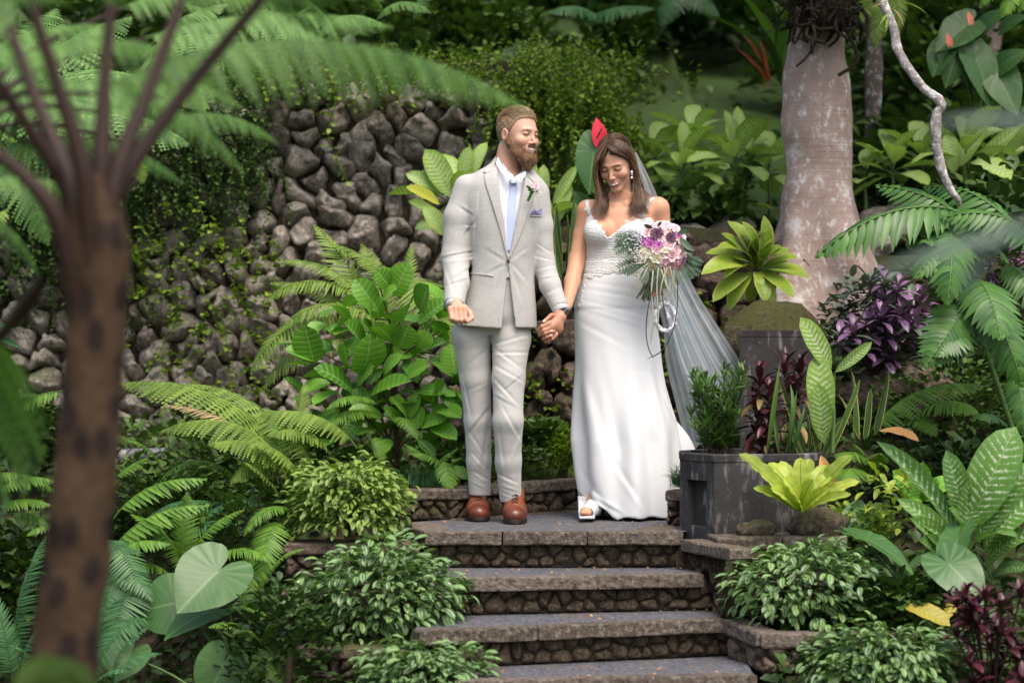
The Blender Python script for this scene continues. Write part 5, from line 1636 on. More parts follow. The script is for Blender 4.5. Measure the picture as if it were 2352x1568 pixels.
# ---------------------------------------------------------------- bottom right: big dumb cane, dark red plants
big = cane('large dark dumb cane with cream streaked leaves at the lower right', 2230, 1270, -0.75, 1420,
   [((2215, 1200), (2168, 1035), .75), ((2225, 1215), (2345, 985), .95), ((2205, 1245), (2240, 1090), .85), ((2260, 1270), (2420, 1120, -.1), .8), ((2200, 1230), (2010, 1015), .38), ((2200, 1265), (2062, 1140, -.1), .5), ((2210, 1300), (2090, 1190, -.15), .65),
   ((2265, 1310), (2400, 1210, -.15), .6), ((2215, 1270), (2180, 1170, -.2), .8), ((2240, 1240), (2380, 1060), .6), ((2190, 1300), (2110, 1240, -.2), .8), ((2280, 1330), (2370, 1300, -.2), .6)], n=3, L=(.18, .25), mats=m_dieffd)
dk = thing('dark_red_plant', 'dark burgundy leaved plant in the bottom right corner', 'plant', P(2270, 1640, -1.7))
m_redl = meshes([leaf_T(0.34, 0.7, 0.6, 7, 2, ar, .35, .01, 2) for ar in (.6, 1.2)], 'leaf', L_red)
for k in range(24):
 e = P(rg.uniform(2195, 2360), rg.uniform(1365, 1590), -1.7 + rg.uniform(-.12, .1))
 stalk_part(dk, [P(2275, 1640, -1.7), e], .004, M_redstem, 'stem', 4)
 for j in range(12):
  part('leaf', m_redl[j % 2], dk, aim(e, 2.4 * j, 1.1 - .15 * j + rg.uniform(-.2, .2), rg.uniform(.06, .095), rg.uniform(-.4, .4)))
V_ = [(2150, 1095), (2060, 1130), (2120, 1060), (2090, 1085), (2190, 1100), (2050, 1080), (2130, 1120)]
gl = thing('broad_leaf_plant', 'plain green broad leaves behind the streaked dumb cane', 'plant', P(2120, 1160, -.3))
put_leaves(gl, [((2120, 1150), p_, .8) for p_ in V_], m_fig, 'leaf', -.3)
gl2 = thing('light_leaf_plant', 'light green pointed leaves right of the lime fern rock', 'plant', P(2040, 1200, -.5))
m_ll = meshes(T_persian, 'leaf', L_cordy)
for k in range(46):
 e = P(rg.uniform(1985, 2095), rg.uniform(1070, 1215), -.5 + rg.uniform(-.1, .1))
 part('leaf', m_ll[k % 2], gl2, aim(e, rg.uniform(1.2, 5.0), rg.uniform(-.8, .6), rg.uniform(.05, .10), rg.uniform(-.5, .5)))
db = thing('dead_leaf', 'curled brown dead leaf hanging above the ferns right of the planter', 'leaf', P(2060, 1000, .0))
part('blade', M_of(T_dieff[1], 'blade', L_brown), db, between(P(2018, 990, 0), P(2110, 1015, -.08), (0, -.5, 1), .8))
db = thing('dead_leaf', 'large rust brown curled leaf beside the lime fern', 'leaf', P(1910, 1080, -.45))
part('blade', M_of(T_dieff[3], 'blade', L_brown), db, between(P(1885, 1045, -.45), P(1930, 1125, -.5), (-.6, -.8, .3), .7))

# ---------------------------------------------------------------- plants in and around the planter
sh = thing('lance_leaf_shrub', 'feathery narrow leaved green shrub standing in the concrete planter', 'shrub', P(1650, 1045, -.3))
m_lan = meshes(T_lance, 'leaf', L_lance)
tb, Ms = [], []
cnt = 0
for k in range(46):
 bx_ = rg.uniform(1618, 1690)
 tx, ty = rg.uniform(1585, 1712), rg.uniform(850, 985)
 a = P(bx_, 1048, -.3 + rg.uniform(-.08, .1)); e = P(tx, ty, -.3 + rg.uniform(-.14, .12))
 path = smooth_path([a, (a + e) / 2 + V3(rg.uniform(-.01, .01), 0, .01), e], 5)
 tb.append(tube(path, .0018, 3))
 for i, q in enumerate(path[2:]):
  for j in range(4):
   M = aim(q, rg.uniform(0, 6.3), rg.uniform(.1, 1.1), rg.uniform(.045, .075), rg.uniform(-.4, .4), .9)
   if i >= 6 and cnt < 290:
    part('leaf', m_lan[j % 2], sh, M); cnt += 1
   else:
    Ms.append(M)
 for j in range(3):
  Ms.append(aim(e, rg.uniform(0, 6.3), rg.uniform(.7, 1.4), rg.uniform(.05, .07), 0))
V, F, U = batch(T_lance[0], Ms)
c = P(1650, 950, -.3)
part('inner_leaves', mesh('inner_leaves', V - c, F, uv=U, mat=L_lance), sh, Matrix.Translation(Vector(c)), kind='stuff')
V, F, U = cat_arrays(tb)
part('stems', mesh('stems', V - c, F, mat=M_redstem), sh, Matrix.Translation(Vector(c)), kind='stuff')

m_ti = meshes([leaf_T(0.26, .8, .7, 8, 2, ar, .35, .01, 2) for ar in (.7, 1.3)], 'leaf', L_red)
m_ti2 = m_ti + [M_of(leaf_T(0.26, .8, .7, 8, 2, 1.5, .3), 'leaf', L_redgreen)]
for lb, bx_, pts_, Yc in [('dark red ti plant at the middle of the concrete planter', 1752, [(1745, 865), (1768, 905), (1735, 935), (1765, 970), (1748, 1005)], -.33), ('maroon ti plant behind the red one in front of the concrete block', 1815, [(1805, 850), (1840, 850), (1822, 905)], -.05)]:
 ti = thing('ti_plant', lb, 'plant', P(bx_, 1045, Yc))
 for i, (ex, ey) in enumerate(pts_):
  e = P(ex, ey, Yc)
  stalk_part(ti, [P(bx_ + i * 5, 1050, Yc), e], .006, M_bark_stem, 'stem', 6)
  for j in range(24):
   q = e - V3(0, 0, .006 * j)
   low = j > 15
   part('leaf', m_ti2[2] if (low and rg.random() < .5) else m_ti[j % 2], ti, aim(q, 2.4 * j + rg.uniform(-.3, .3), 1.1 - .09 * j + rg.uniform(-.15, .15), rg.uniform(.08, .13), rg.uniform(-.3, .3)))
pd2 = thing('dumb_cane', 'dumb cane in the planter with large cream streaked upright leaves', 'plant', P(1912, 1040, -.35))
put_leaves(pd2, [((1908, 852), (1838, 728), .78), ((1917, 855), (2003, 785), .55), ((1892, 985), (1877, 812, -.02), .82), ((1892, 1018), (1878, 878, -.06), .78)], meshes([leaf_T(0.46, 0.75, 0.6, 9, 3, .4, .2, .01, 3)], 'leaf', mat_leaf('cream_streaked_leaf', (0.09, 0.20, 0.03), (0.18, 0.33, 0.05), rib=(0.35, 0.5, 0.2), ribw=0.04, vfreq=13, vslope=1.5, varieg=((0.7, 0.78, 0.55), 0.0, 1.6), trans=.3)), 'leaf', -.38, up=(0, -1, .15))
for e in [(1908, 852), (1917, 855), (1892, 985)]:
 stalk_part(pd2, [P(1912, 1040, -.36), P(1914, 930, -.35), P(*e, -.37)], [.010, .008, .004], M_grstem, 'stem')
sn2 = thing('snake_plant', 'yellow edged snake plant leaves at the right end of the planter', 'plant', P(1900, 1045, -.3))
put_leaves(sn2, [((1850, 1050), (1790, 870), .55), ((1870, 1050), (1895, 880, .05), 1.0), ((1885, 1050), (1935, 960), 1.1), ((1860, 1050), (1850, 940), .9), ((1900, 1045), (1975, 870), .5), ((1840, 1050), (1800, 960), .8), ((1880, 1052), (1868, 985, -.05), 1.3), ((1965, 1010, .3), (1955, 850, .3), .9), ((1985, 1010, .3), (2000, 890, .3), 1.0), ((1975, 1010, .3), (1925, 905, .3), .9), ((1850, 1048), (1905, 985, -.04), 1.0), ((2010, 1000, .4), (2040, 850, .4), .9)], m_snake, 'leaf', -.3, up=(0.2, -1, 0))
sn3 = thing('green_shoots', 'thin green shoots standing in the planter among the red leaves', 'plant', P(1790, 1048, -.4))
put_leaves(sn3, [((1760, 1048), (1790, 840), .22), ((1800, 1048), (1815, 880), .3), ((1820, 1048), (1850, 930), .35), ((1790, 1048), (1775, 920), .3), ((1810, 1048), (1830, 900), .25)], meshes(T_cordy, 'leaf', L_lance), 'leaf', -.4, up=(0, -1, 0))

bnf = thing('bird_nest_fern', 'lime green bird nest fern with wavy leaves on the ledge before the planter', 'fern', P(1838, 1190, -.72))
m_nest = meshes(T_nest, 'leaf', L_nest)
for (tx, ty, dy, w) in [(1697, 1042, -.02, .85), (1745, 1085, -.1, .9), (1765, 1062, .08, 1.0), (1793, 1058, .1, 1.05), (1838, 1050, .02, 1.25), (1860, 1052, .1, 1.0), (1900, 1068, .06, 1.0), (1958, 1045, -.02, .85), (1975, 1105, -.05, .75), (1955, 1135, -.1, .75), (1770, 1120, -.14, 1.1), (1800, 1095, -.12, 1.2), (1868, 1100, -.14, 1.2), (1905, 1120, -.14, 1.0), (1820, 1120, -.18, 1.3), (1730, 1120, -.08, .8), (1925, 1080, .0, .9)]:
 part('leaf', m_nest[rg.integers(0, 3)], bnf, between(P(1838 + (tx - 1838) * .1, 1172, -.72), P(tx, ty, -.72 + dy), (-(tx - 1838) / 160.0, -0.85, 0.45), w * 1.1))

# ---------------------------------------------------------------- foreground tree fern (out of focus)
TFY = -5.93
def make_tf_bark():
 m = NT('tree_fern_bark')
 pos = m.coord('Object')
 v = m.n('TexVoronoi'); v.inputs['Scale'].default_value = 1.0; v.inputs['Randomness'].default_value = 0.9
 mp = m.n('Mapping'); mp.inputs['Scale'].default_value = (6, 19, 1); m.l(m.coord('UV'), mp.inputs['Vector']); v.voronoi_dimensions = '2D'; m.l(mp.outputs[0], v.inputs['Vector'])
 n = m.noise(30, 4, .6, vec=pos)
 c = m.mix(n, (0.028, 0.017, 0.010), (0.10, 0.066, 0.038))
 lg = m.noise(2.2, 3, .6, vec=pos)
 c = m.mix(m.math('MULTIPLY', lg, 0.6), c, (0.05, 0.025, 0.012))
 k = m.math('MULTIPLY', m.math('SUBTRACT', m.math('ADD', 0.24, m.math('MULTIPLY', n, 0.24)), v.outputs['Distance']), 9.0, clamp=True)
 c = m.mix(m.math('MULTIPLY', k, 0.85), c, (0.014, 0.009, 0.009))
 return m.done(m.pbsdf(c, 0.9, m.bump(n, .6, .01), .2).outputs[0])

tf = thing('tree_fern', 'tall tree fern with scarred brown trunk standing close on the left', 'tree', (P(140, 1568, TFY)[0], TFY, -1.2))
rows = [(400, 214, 34), (450, 216, 58), (500, 217, 74), (545, 217, 82), (570, 218, 82), (590, 220, 80), (640, 222, 78), (720, 224, 68), (860, 212, 67), (1040, 203, 72), (1200, 185, 75), (1400, 162, 78), (1560, 141, 80), (1800, 118, 84), (2700, 90, 95)]
V, U = [], []
nn_ = 32
yy = np.linspace(400, 2700, 140)
for i, py in enumerate(yy):
 cx2 = np.interp(py, [r[0] for r in rows], [r[1] for r in rows]); r2 = np.interp(py, [r[0] for r in rows], [r[2] for r in rows])
 c = P(cx2, py, TFY); R_ = r2 * 5.0 / FPX
 for j in range(nn_):
  th = 2 * pi * j / nn_
  V.append(c + V3(R_ * cos(th), R_ * sin(th), 0)); U.append((j / nn_, i / 140))
V = np.array(V); V += 0.006 * fbm(V, 14, 3, 3)[:, None] * np.array([1, 1, 0])
I = np.arange(140 * nn_).reshape(140, nn_)
F = np.stack([I[:-1], I[1:], np.roll(I, -1, 1)[1:], np.roll(I, -1, 1)[:-1]], -1).reshape(-1, 4)
c = P(208, 470, TFY)
part('trunk', mesh('trunk', V - c, F, uv=U, mat=make_tf_bark()), tf, Matrix.Translation(Vector(c)))
big_f = [M_of(frond_T(40, 0.30, 0.022, 72, ar, .55, 'toothed', 40 + k, prof='lance', stalk=.004, base=.02), 'frond', L_ferntree) for k, ar in enumerate((.5, .9, 1.3))]
PET = [((262, 610), (268, 450), (400, 245), (620, -25), .05), ((245, 600), (262, 420), (345, 200), (425, -20), .04), ((220, 590), (232, 400), (240, 200), (258, -20), .02), ((200, 600), (195, 420), (130, 190), (60, -20), -.03),
  ((182, 610), (160, 450), (60, 285), (-30, 150), -.05), ((168, 630), (130, 500), (50, 400), (-40, 330), -.02), ((225, 600), (220, 500), (210, 400), (175, 260), .10), ((190, 600), (170, 450), (90, 250), (20, 60), .04), ((100, 640), (60, 700), (20, 750), (-30, 800), .1)]
for k, p4 in enumerate(PET):
 dy = p4[4]
 pts_ = [P(p4[i][0], p4[i][1], TFY + dy * i + (-.06 if k % 2 else .06)) for i in range(4)]
 if k < 8:
  pts_[0] = P(p4[0][0] * .85 + 33, p4[0][1] + 45 + 70 * ((k * 5) % 4) / 3, TFY + (-.045 if k % 2 else .045))
 if k == 6:
  pts_ = pts_[:2]
 st_ = stalk_part(tf, pts_, [.010, .022, .0150, .0120] if k != 6 else [.02, .014], M_redstem, 'frond_stalk', 10)
 if k == 6: continue
 d = pts_[3] - pts_[2]; d /= np.linalg.norm(d)
 ln_ = 1.5 if k < 8 else .6
 tip = pts_[3] + d * ln_ * .75 + V3(0, dy * 3, -.15 if k < 8 else -.3)
 part('frond', big_f[k % 3], tf, between(pts_[3] - d * .05, tip, (-d[0] * .5, 0, 1), .8))
# a second tree fern just beyond it whose fronds cross the top of the picture
fine_f = [M_of(frond_T(44, 0.17, 0.012, 75, ar, .6, 'toothed', 60 + k, prof='lance', stalk=.004, base=.04), 'frond', L_ferntree) for k, ar in enumerate((.6, 1.1, 1.6))]
TY2 = -4.9
tf2 = thing('tree_fern', 'second tree fern whose soft blurred fronds arch over the stone wall', 'tree', (P(-200, 700, TY2)[0], TY2, -1.2))
stalk_part(tf2, [P(-200, 2300, TY2), P(-190, 900, TY2), P(-160, 330, TY2)], [.07, .065, .06], M_bark_stem, 'trunk', 14)
hub = P(-160, 320, TY2)
for (a, b2, w, k, dy) in [((215, 215), (1205, 245), .85, 1, -.35), ((330, 90), (900, 60), .8, 0, .9), ((-40, 250), (560, 395), 1.0, 2, .5), ((0, 150), (480, 160), 1.3, 1, -.2), ((60, 330), (420, 420), 1.3, 1, .6), ((-60, 420), (270, 500), 1.4, 1, .2), ((250, 260), (560, 250), 1.3, 2, .4),
       ((-40, 120), (270, 60), 1.4, 0, .6), ((-60, 90), (200, 300), 1.4, 1, -.1), ((-60, 480), (90, 640), 1.4, 1, .7), ((280, 20), (700, 40), 1.2, 1, 1.0), ((300, 330), (640, 330), .9, 2, 1.2), ((-50, 20), (160, 10), 1.5, 1, -.6)]:
 Ya = TY2 + dy
 part('frond', fine_f[k], tf2, between(P(*a, Ya), P(*b2, Ya + .1), (0, -.3, 1), w))
 stalk_part(tf2, [hub, (hub + P(*a, Ya)) / 2 + V3(0, 0, .05), P(*a, Ya)], [.010, .005], M_redstem, 'frond_stalk', 6)
ug = fern('tree_fern', 'light green tree fern behind the left crown, fronds spread against the bank',
   [((-20, 300, -.6), (360, 190, -.8), .9, 1), ((-20, 330, -.6), (430, 330, -.9), .8, 1), ((-20, 260, -.5), (300, 40, -.3), .9, 0), ((0, 360, -.6), (280, 470, -.9), .9, 2), ((-20, 240, -.4), (130, 20, 0), 1.0, 0), ((0, 380, -.6), (110, 560, -.9), 1.0, 2), ((0, 300, -.6), (240, 300, -1.2), 1.1, 1),
   ((330, 130, .3), (600, 150, .0), 1.0, 1), ((340, 110, .3), (520, 10, .2), 1.0, 0), ((330, 150, .3), (470, 260, .0), 1.0, 2), ((560, 60, .6), (760, 130, .3), .9, 1), ((560, 40, .6), (700, -20, .4), .9, 0)], m_tf, (-20, 340, -.6), up=(0, -.6, .8))
stalk_part(ug, [P(-40, 1500, -.6), P(-30, 340, -.6)], [.06, .05], M_bark_stem, 'trunk', 12)
# mid distance ferns along the top of the wall, left and centre
fern('wall_top_fern', 'ferns growing along the top of the stone wall at the upper left',
  [((60, 400, 2.6), (-30, 300, 2.4), 1.1), ((100, 350, 2.6), (260, 300, 2.4), 1.1), ((60, 300, 2.6), (180, 200, 2.5), 1.1), ((330, 260, 2.7), (220, 180, 2.5), 1.1), ((350, 280, 2.7), (480, 250, 2.4), 1.0), ((140, 420, 2.6), (250, 470, 2.3), 1.1), ((30, 240, 2.8), (100, 120, 2.8), 1.0), ((250, 330, 2.6), (330, 420, 2.3), 1.0), ((20, 480, 2.5), (-60, 560, 2.3), 1.0), ((80, 200, 2.8), (-20, 130, 2.7), 1.1)], m_tflt, (150, 420, 2.7))
fern('wall_top_fern', 'feathery ferns above the middle of the wall',
  [((700, 120, 3.0), (560, 30, 2.8), 1.1), ((720, 110, 3.0), (880, 60, 2.8), 1.0), ((640, 100, 3.0), (720, 10, 2.8), 1.0), ((760, 60, 3.2), (640, -30, 3.0), 1.1), ((860, 60, 3.4), (990, 30, 3.2), .9), ((880, 50, 3.4), (800, -20, 3.2), 1.0), ((950, 60, 3.4), (1010, -40, 3.4), 1.0), ((520, 90, 3.0), (420, 10, 2.8), 1.1)], m_tf, (720, 160, 3.1))
fern('hillside_fern', 'dark soft fern fronds at the top above the bride',
  [((1330, 60, 5), (1500, 20, 4.6), 1.2), ((1350, 40, 5), (1420, -60, 4.8), 1.2), ((1500, -10, 5), (1650, 40, 4.6), 1.1), ((1400, 80, 5), (1260, 30, 4.6), 1.0), ((1620, 0, 5), (1520, 60, 4.6), 1.1)], meshes(T_tf, 'frond', L_ferndk), (1400, 110, 5.0))
fern('hillside_fern', 'pale fern fronds hanging beside the slim trunk at the top', [((2030, -20, 2.2), (1960, 60, 2.0), 1.4), ((2040, -20, 2.2), (2010, 110, 2.0), 1.1), ((2050, -30, 2.2), (2060, 90, 2.0), 1.1)], m_sflt, (2040, -20, 2.2))
fern('hanging_leaf_spray', 'bright fern tips dipping into the top right corner', [((2352, -50, 0), (2300, 40, -.1), 1.3), ((2340, -50, 0), (2250, 20, -.1), 1.2), ((2400, -30, 0), (2340, 30, -.1), 1.3)], meshes(T_pf, 'frond', L_fernmid), (2370, -60, 0))
# plants at the left below the wall
cl = thing('strap_leaf_plant', 'dark drooping strap leaves at the left edge below the rocks', 'plant', P(0, 820, 1.0))
put_leaves(cl, [((-20, 780), (50, 800, -.2), .5), ((-20, 790), (60, 880, -.2), .5), ((-30, 800), (30, 920, -.2), .5), ((-20, 800), (50, 930, -.1), .4), ((-30, 770), (40, 760, -.2), .5), ((-20, 1000), (20, 1080, -.2), .7)], meshes(T_cordy, 'leaf', L_ferndk), 'leaf', 0.9)
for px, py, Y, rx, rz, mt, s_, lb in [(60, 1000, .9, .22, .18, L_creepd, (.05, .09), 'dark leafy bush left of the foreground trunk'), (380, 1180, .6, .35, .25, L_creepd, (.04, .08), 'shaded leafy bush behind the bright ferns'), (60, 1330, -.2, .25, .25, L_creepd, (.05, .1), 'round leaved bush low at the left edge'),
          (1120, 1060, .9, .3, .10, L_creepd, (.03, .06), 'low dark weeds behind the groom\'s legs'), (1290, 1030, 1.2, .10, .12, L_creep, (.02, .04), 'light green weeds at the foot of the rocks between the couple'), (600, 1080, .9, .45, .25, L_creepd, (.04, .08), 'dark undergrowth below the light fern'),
          (2200, 1130, .2, .4, .25, L_shade, (.04, .09), 'shaded leaves behind the streaked dumb cane'), (2180, 920, .8, .4, .2, L_creepd, (.03, .06), 'dark creeping leaves on the bank under the palm'), (1960, 1210, -.4, .2, .10, L_creep, (.02, .04), 'tiny leaved weeds on the rock right of the lime fern'), (2060, 1400, -1.1, .25, .15, L_shade, (.04, .08), 'dark leaves between the two right bushes'),
          (650, 1500, -1.3, .25, .3, L_shade, (.03, .06), 'dark shaded leaves left of the lowest bush'), (560, 1250, -.2, .3, .25, L_creepd, (.03, .07), 'small leaved shade plants behind the elephant ears'), (1240, 1000, 1.3, .15, .08, L_creepd, (.03, .06), 'weeds at the foot of the lava rocks')]:
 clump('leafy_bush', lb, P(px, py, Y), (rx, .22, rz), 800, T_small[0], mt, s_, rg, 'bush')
# blurred leaves close to the camera at the right, and weeds at the foot of the tree fern
nf = thing('foreground_plant', 'blurred dark strap leaves very close at the right edge', 'plant', P(2450, 700, -7.6))
put_leaves(nf, [((2480, 300), (2135, 285), .42), ((2480, 520), (1990, 640), .35), ((2330, 500), (2200, 690), .55), ((2450, 480), (2290, 545), .5), ((2400, 560), (2370, 760), .5)], meshes([leaf_T(0.22, .5, .7, 10, 2, .5, .2)], 'leaf', L_blade), 'leaf', -7.6)
stalk_part(nf, [P(2700, 2500, -7.6), P(2560, 1000, -7.6), P(2480, 300, -7.6)], [.02, .014, .008], M_grstem)
wd = thing('foreground_weed', 'blurred green weed at the foot of the tree fern trunk', 'weeds', P(130, 1700, -6.3))
put_leaves(wd, [((130, 1640), (90, 1500), 1.3), ((140, 1640), (160, 1510), 1.2), ((120, 1640), (60, 1560), 1.3), ((150, 1640), (110, 1540), 1.2), ((130, 1660), (150, 1560), 1.3)], meshes(T_fig, 'leaf', L_creepd), 'leaf', -6.3)

# leaf litter on the treads and landing
lp = []
for _ in range(170):
 k = rg.integers(0, 4)
 z_, L_, R_ = EDGE[k]
 t = rg.uniform(0, 1)
 q = L_ + (R_ - L_) * t
 lp.append(V3(q[0], q[1] + rg.uniform(.02, .34), z_ + .004) if k else V3(q[0], q[1] + rg.uniform(.05, 1.0), .004))
scatter('leaf_litter', T_small[0], L_brown, lp, lambda p: (rg.uniform(0, 6.3), rg.uniform(-.1, .15)), (0.006, 0.020), rg, label='small fallen leaves and crumbs lying on the steps', cat='leaf litter')

# ================================================================== PEOPLE: distance-field modelling
def _l(v):
 return np.sqrt((v * v).sum(-1))

def rc(Q, a, b, r1, r2):
 a = np.asarray(a, float); b = np.asarray(b, float)
 ba = b - a
 h = np.clip(((Q - a) @ ba) / max(1e-9, ba @ ba), 0, 1)
 return _l(Q - a - h[:, None] * ba) - (r1 + (r2 - r1) * h)

def chain(Q, pts, rs, k=0.02):
 d = None
 for i in range(len(pts) - 1):
  e = rc(Q, pts[i], pts[i + 1], rs[i], rs[i + 1])
  d = e if d is None else su(d, e, k)
 return d

def ell(Q, c, r, B=None):
 q = Q - np.asarray(c, float)
 if B is not None:
  q = q @ np.asarray(B).T
 r = np.asarray(r, float)
 k0 = _l(q / r)
 k1 = _l(q / (r * r))
 return k0 * (k0 - 1) / np.maximum(k1, 1e-9)

def su(a, b, k):
 h = np.clip(0.5 + 0.5 * (b - a) / k, 0, 1)
 return b * (1 - h) + a * h - k * h * (1 - h)

def ssub(a, b, k):
 """a minus b"""
 h = np.clip(0.5 - 0.5 * (a + b) / k, 0, 1)
 return a * (1 - h) - b * h + k * h * (1 - h)

def cubic(x, xs, ys):
 """smooth interpolation (monotone x)"""
 xs = np.asarray(xs, float); ys = np.asarray(ys, float)
 o = np.argsort(xs); xs, ys = xs[o], ys[o]
 m = np.gradient(ys, xs)
 i = np.clip(np.searchsorted(xs, x) - 1, 0, len(xs) - 2)
 h = xs[i + 1] - xs[i]
 t = np.clip((x - xs[i]) / h, 0, 1)
 return (2 * t ** 3 - 3 * t * t + 1) * ys[i] + (t ** 3 - 2 * t * t + t) * h * m[i] + (-2 * t ** 3 + 3 * t * t) * ys[i + 1] + (t ** 3 - t * t) * h * m[i + 1]

def stack(Q, rows, n=2.3):
 """rows: z, x_left, x_right, y_centre, depth radius"""
 r = np.array(rows, float)
 z = Q[:, 2]
 xl, xr = cubic(z, r[:, 0], r[:, 1]), cubic(z, r[:, 0], r[:, 2])
 cy, ry = cubic(z, r[:, 0], r[:, 3]), cubic(z, r[:, 0], r[:, 4])
 cx, rx = (xl + xr) / 2, np.maximum((xr - xl) / 2, 0.01)
 ry = np.maximum(ry, 0.01)
 q = (np.abs((Q[:, 0] - cx) / rx) ** n + np.abs((Q[:, 1] - cy) / ry) ** n) ** (1 / n)
 d = (q - 1) * np.minimum(rx, ry)
 zc = np.maximum(z - r[:, 0].max(), r[:, 0].min() - z)
 return np.maximum(d, zc)

def surface_nets(f, xs, ys, zs, B=8, slack=1.6):
 """mesh the zero level of f on a rectilinear grid, evaluating only blocks near the surface"""
 nx, ny, nz = len(xs), len(ys), len(zs)
 G = np.ones((nx, ny, nz), dtype=np.float32)
 bx = [(i, min(i + B, nx)) for i in range(0, nx, B)]
 by = [(i, min(i + B, ny)) for i in range(0, ny, B)]
 bz = [(i, min(i + B, nz)) for i in range(0, nz, B)]
 cen, rad, idx = [], [], []
 for a in bx:
  for b in by:
   for c in bz:
    lo = np.array([xs[a[0]], ys[b[0]], zs[c[0]]]); hi = np.array([xs[a[1] - 1], ys[b[1] - 1], zs[c[1] - 1]])
    cen.append((lo + hi) / 2); rad.append(np.linalg.norm(hi - lo) / 2); idx.append((a, b, c))
 d = f(np.array(cen))
 act = []
 for k in range(len(idx)):
  a, b, c = idx[k]
  if abs(d[k]) < rad[k] * slack + 0.012:
   act.append(k)
  else:
   G[a[0]:a[1], b[0]:b[1], c[0]:c[1]] = 1.0 if d[k] > 0 else -1.0
 CH = 700
 for s in range(0, len(act), CH):
  pts, shp = [], []
  for k in act[s:s + CH]:
   a, b, c = idx[k]
   X, Y, Z = np.meshgrid(xs[a[0]:a[1]], ys[b[0]:b[1]], zs[c[0]:c[1]], indexing='ij')
   pts.append(np.stack([X, Y, Z], -1).reshape(-1, 3)); shp.append(X.shape)
  v = f(np.vstack(pts)).astype(np.float32)
  o = 0
  for k, sh in zip(act[s:s + CH], shp):
   a, b, c = idx[k]
   m = sh[0] * sh[1] * sh[2]
   G[a[0]:a[1], b[0]:b[1], c[0]:c[1]] = v[o:o + m].reshape(sh)
   o += m
 S = G < 0
 cnt = np.zeros((nx - 1, ny - 1, nz - 1), dtype=np.int8)
 for i in (0, 1):
  for j in (0, 1):
   for k in (0, 1):
    cnt += S[i:nx - 1 + i, j:ny - 1 + j, k:nz - 1 + k]
 C = np.argwhere((cnt > 0) & (cnt < 8))
 lut = -np.ones((nx - 1, ny - 1, nz - 1), dtype=np.int32)
 lut[C[:, 0], C[:, 1], C[:, 2]] = np.arange(len(C))
 acc = np.zeros((len(C), 3)); num = np.zeros(len(C))
 ax = [np.asarray(xs), np.asarray(ys), np.asarray(zs)]
 for dim in range(3):
  o1, o2 = [(1, 2), (0, 2), (0, 1)][dim]
  for p in (0, 1):
   for q in (0, 1):
    A = C.copy(); A[:, o1] += p; A[:, o2] += q
    Bq = A.copy(); Bq[:, dim] += 1
    ga = G[A[:, 0], A[:, 1], A[:, 2]]; gb = G[Bq[:, 0], Bq[:, 1], Bq[:, 2]]
    m = (ga < 0) != (gb < 0)
    t = np.where(m, ga / np.where(m, ga - gb, 1), 0)
    pos = np.stack([ax[i][A[:, i]] for i in range(3)], -1)
    pos[:, dim] += t * (ax[dim][np.minimum(Bq[:, dim], len(ax[dim]) - 1)] - ax[dim][A[:, dim]])
    acc += pos * m[:, None]; num += m
 V = acc / np.maximum(num, 1)[:, None]
 F = []
 for dim in range(3):
  o1, o2 = [(1, 2), (2, 0), (0, 1)][dim]
  sl0 = [slice(1, -1)] * 3; sl1 = [slice(1, -1)] * 3
  sl0[dim] = slice(0, -1); sl1[dim] = slice(1, None)
  e = np.argwhere(S[tuple(sl0)] != S[tuple(sl1)])
  off = np.ones(3, int); off[dim] = 0
  e = e + off
  flip = S[e[:, 0], e[:, 1], e[:, 2]]
  q = []
  for a, b in ((-1, -1), (0, -1), (0, 0), (-1, 0)):
   c = e.copy(); c[:, o1] += a; c[:, o2] += b
   q.append(lut[c[:, 0], c[:, 1], c[:, 2]])
  q = np.stack(q, -1)
  q[~flip] = q[~flip][:, ::-1]
  F.append(q)
 F = np.vstack(F)
 F = F[(F >= 0).all(1)]
 return V, F

def relax(V, F, it=2, lam=0.5):
 for _ in range(it):
  acc = np.zeros_like(V); n = np.zeros(len(V))
  for a, b in ((0, 1), (1, 2), (2, 3), (3, 0)):
   np.add.at(acc, F[:, a], V[F[:, b]]); np.add.at(n, F[:, a], 1)
   np.add.at(acc, F[:, b], V[F[:, a]]); np.add.at(n, F[:, b], 1)
  V = V + lam * (acc / np.maximum(n, 1)[:, None] - V)
 return V

def ax_(lo, hi, h):
 return np.arange(lo, hi + h, h)

def drop_small(V, F, keep=0.04):
 """remove stray specks left by the field"""
 par = np.arange(len(V))
 lab = par.copy()
 for _ in range(200):
  m = np.minimum.reduce([lab[F[:, i]] for i in range(4)])
  new = lab.copy()
  for i in range(4):
   np.minimum.at(new, F[:, i], m)
  new = new[new]
  if (new == lab).all():
   break
  lab = new
 u, c = np.unique(lab, return_counts=True)
 big = set(u[c > keep * c.max()])
 kv = np.isin(lab, list(big))
 kf = kv[F].all(1)
 re = np.cumsum(kv) - 1
 return V[kv], re[F[kf]]

def field_mesh(name, f, lo, hi, h, mat, hz=None, colf=None, it=1, zs=None):
 xs, ys = ax_(lo[0], hi[0], h), ax_(lo[1], hi[1], h)
 if zs is None:
  zs = ax_(lo[2], hi[2], hz or h)
 V, F = surface_nets(f, xs, ys, zs)
 V, F = drop_small(V, F)
 if it:
  V = relax(V, F, it)
 col = colf(V) if colf else None
 return V, F, col

def front_y(f, X, Z, y0=-0.6, y1=0.5, step=0.004):
 """first hit of the field coming from the camera side, for arrays of x and z"""
 X = np.asarray(X, float).ravel(); Z = np.asarray(Z, float).ravel()
 Y = np.full(len(X), y0)
 done = np.zeros(len(X), bool)
 for _ in range(60):
  d = f(np.stack([X, Y, Z], -1))
  Y = np.where(done, Y, Y + np.clip(d * 0.7, 0.0008, 0.05))
  done |= (d < 0.0006) | (Y > y1)
  if done.all():
   break
 return Y

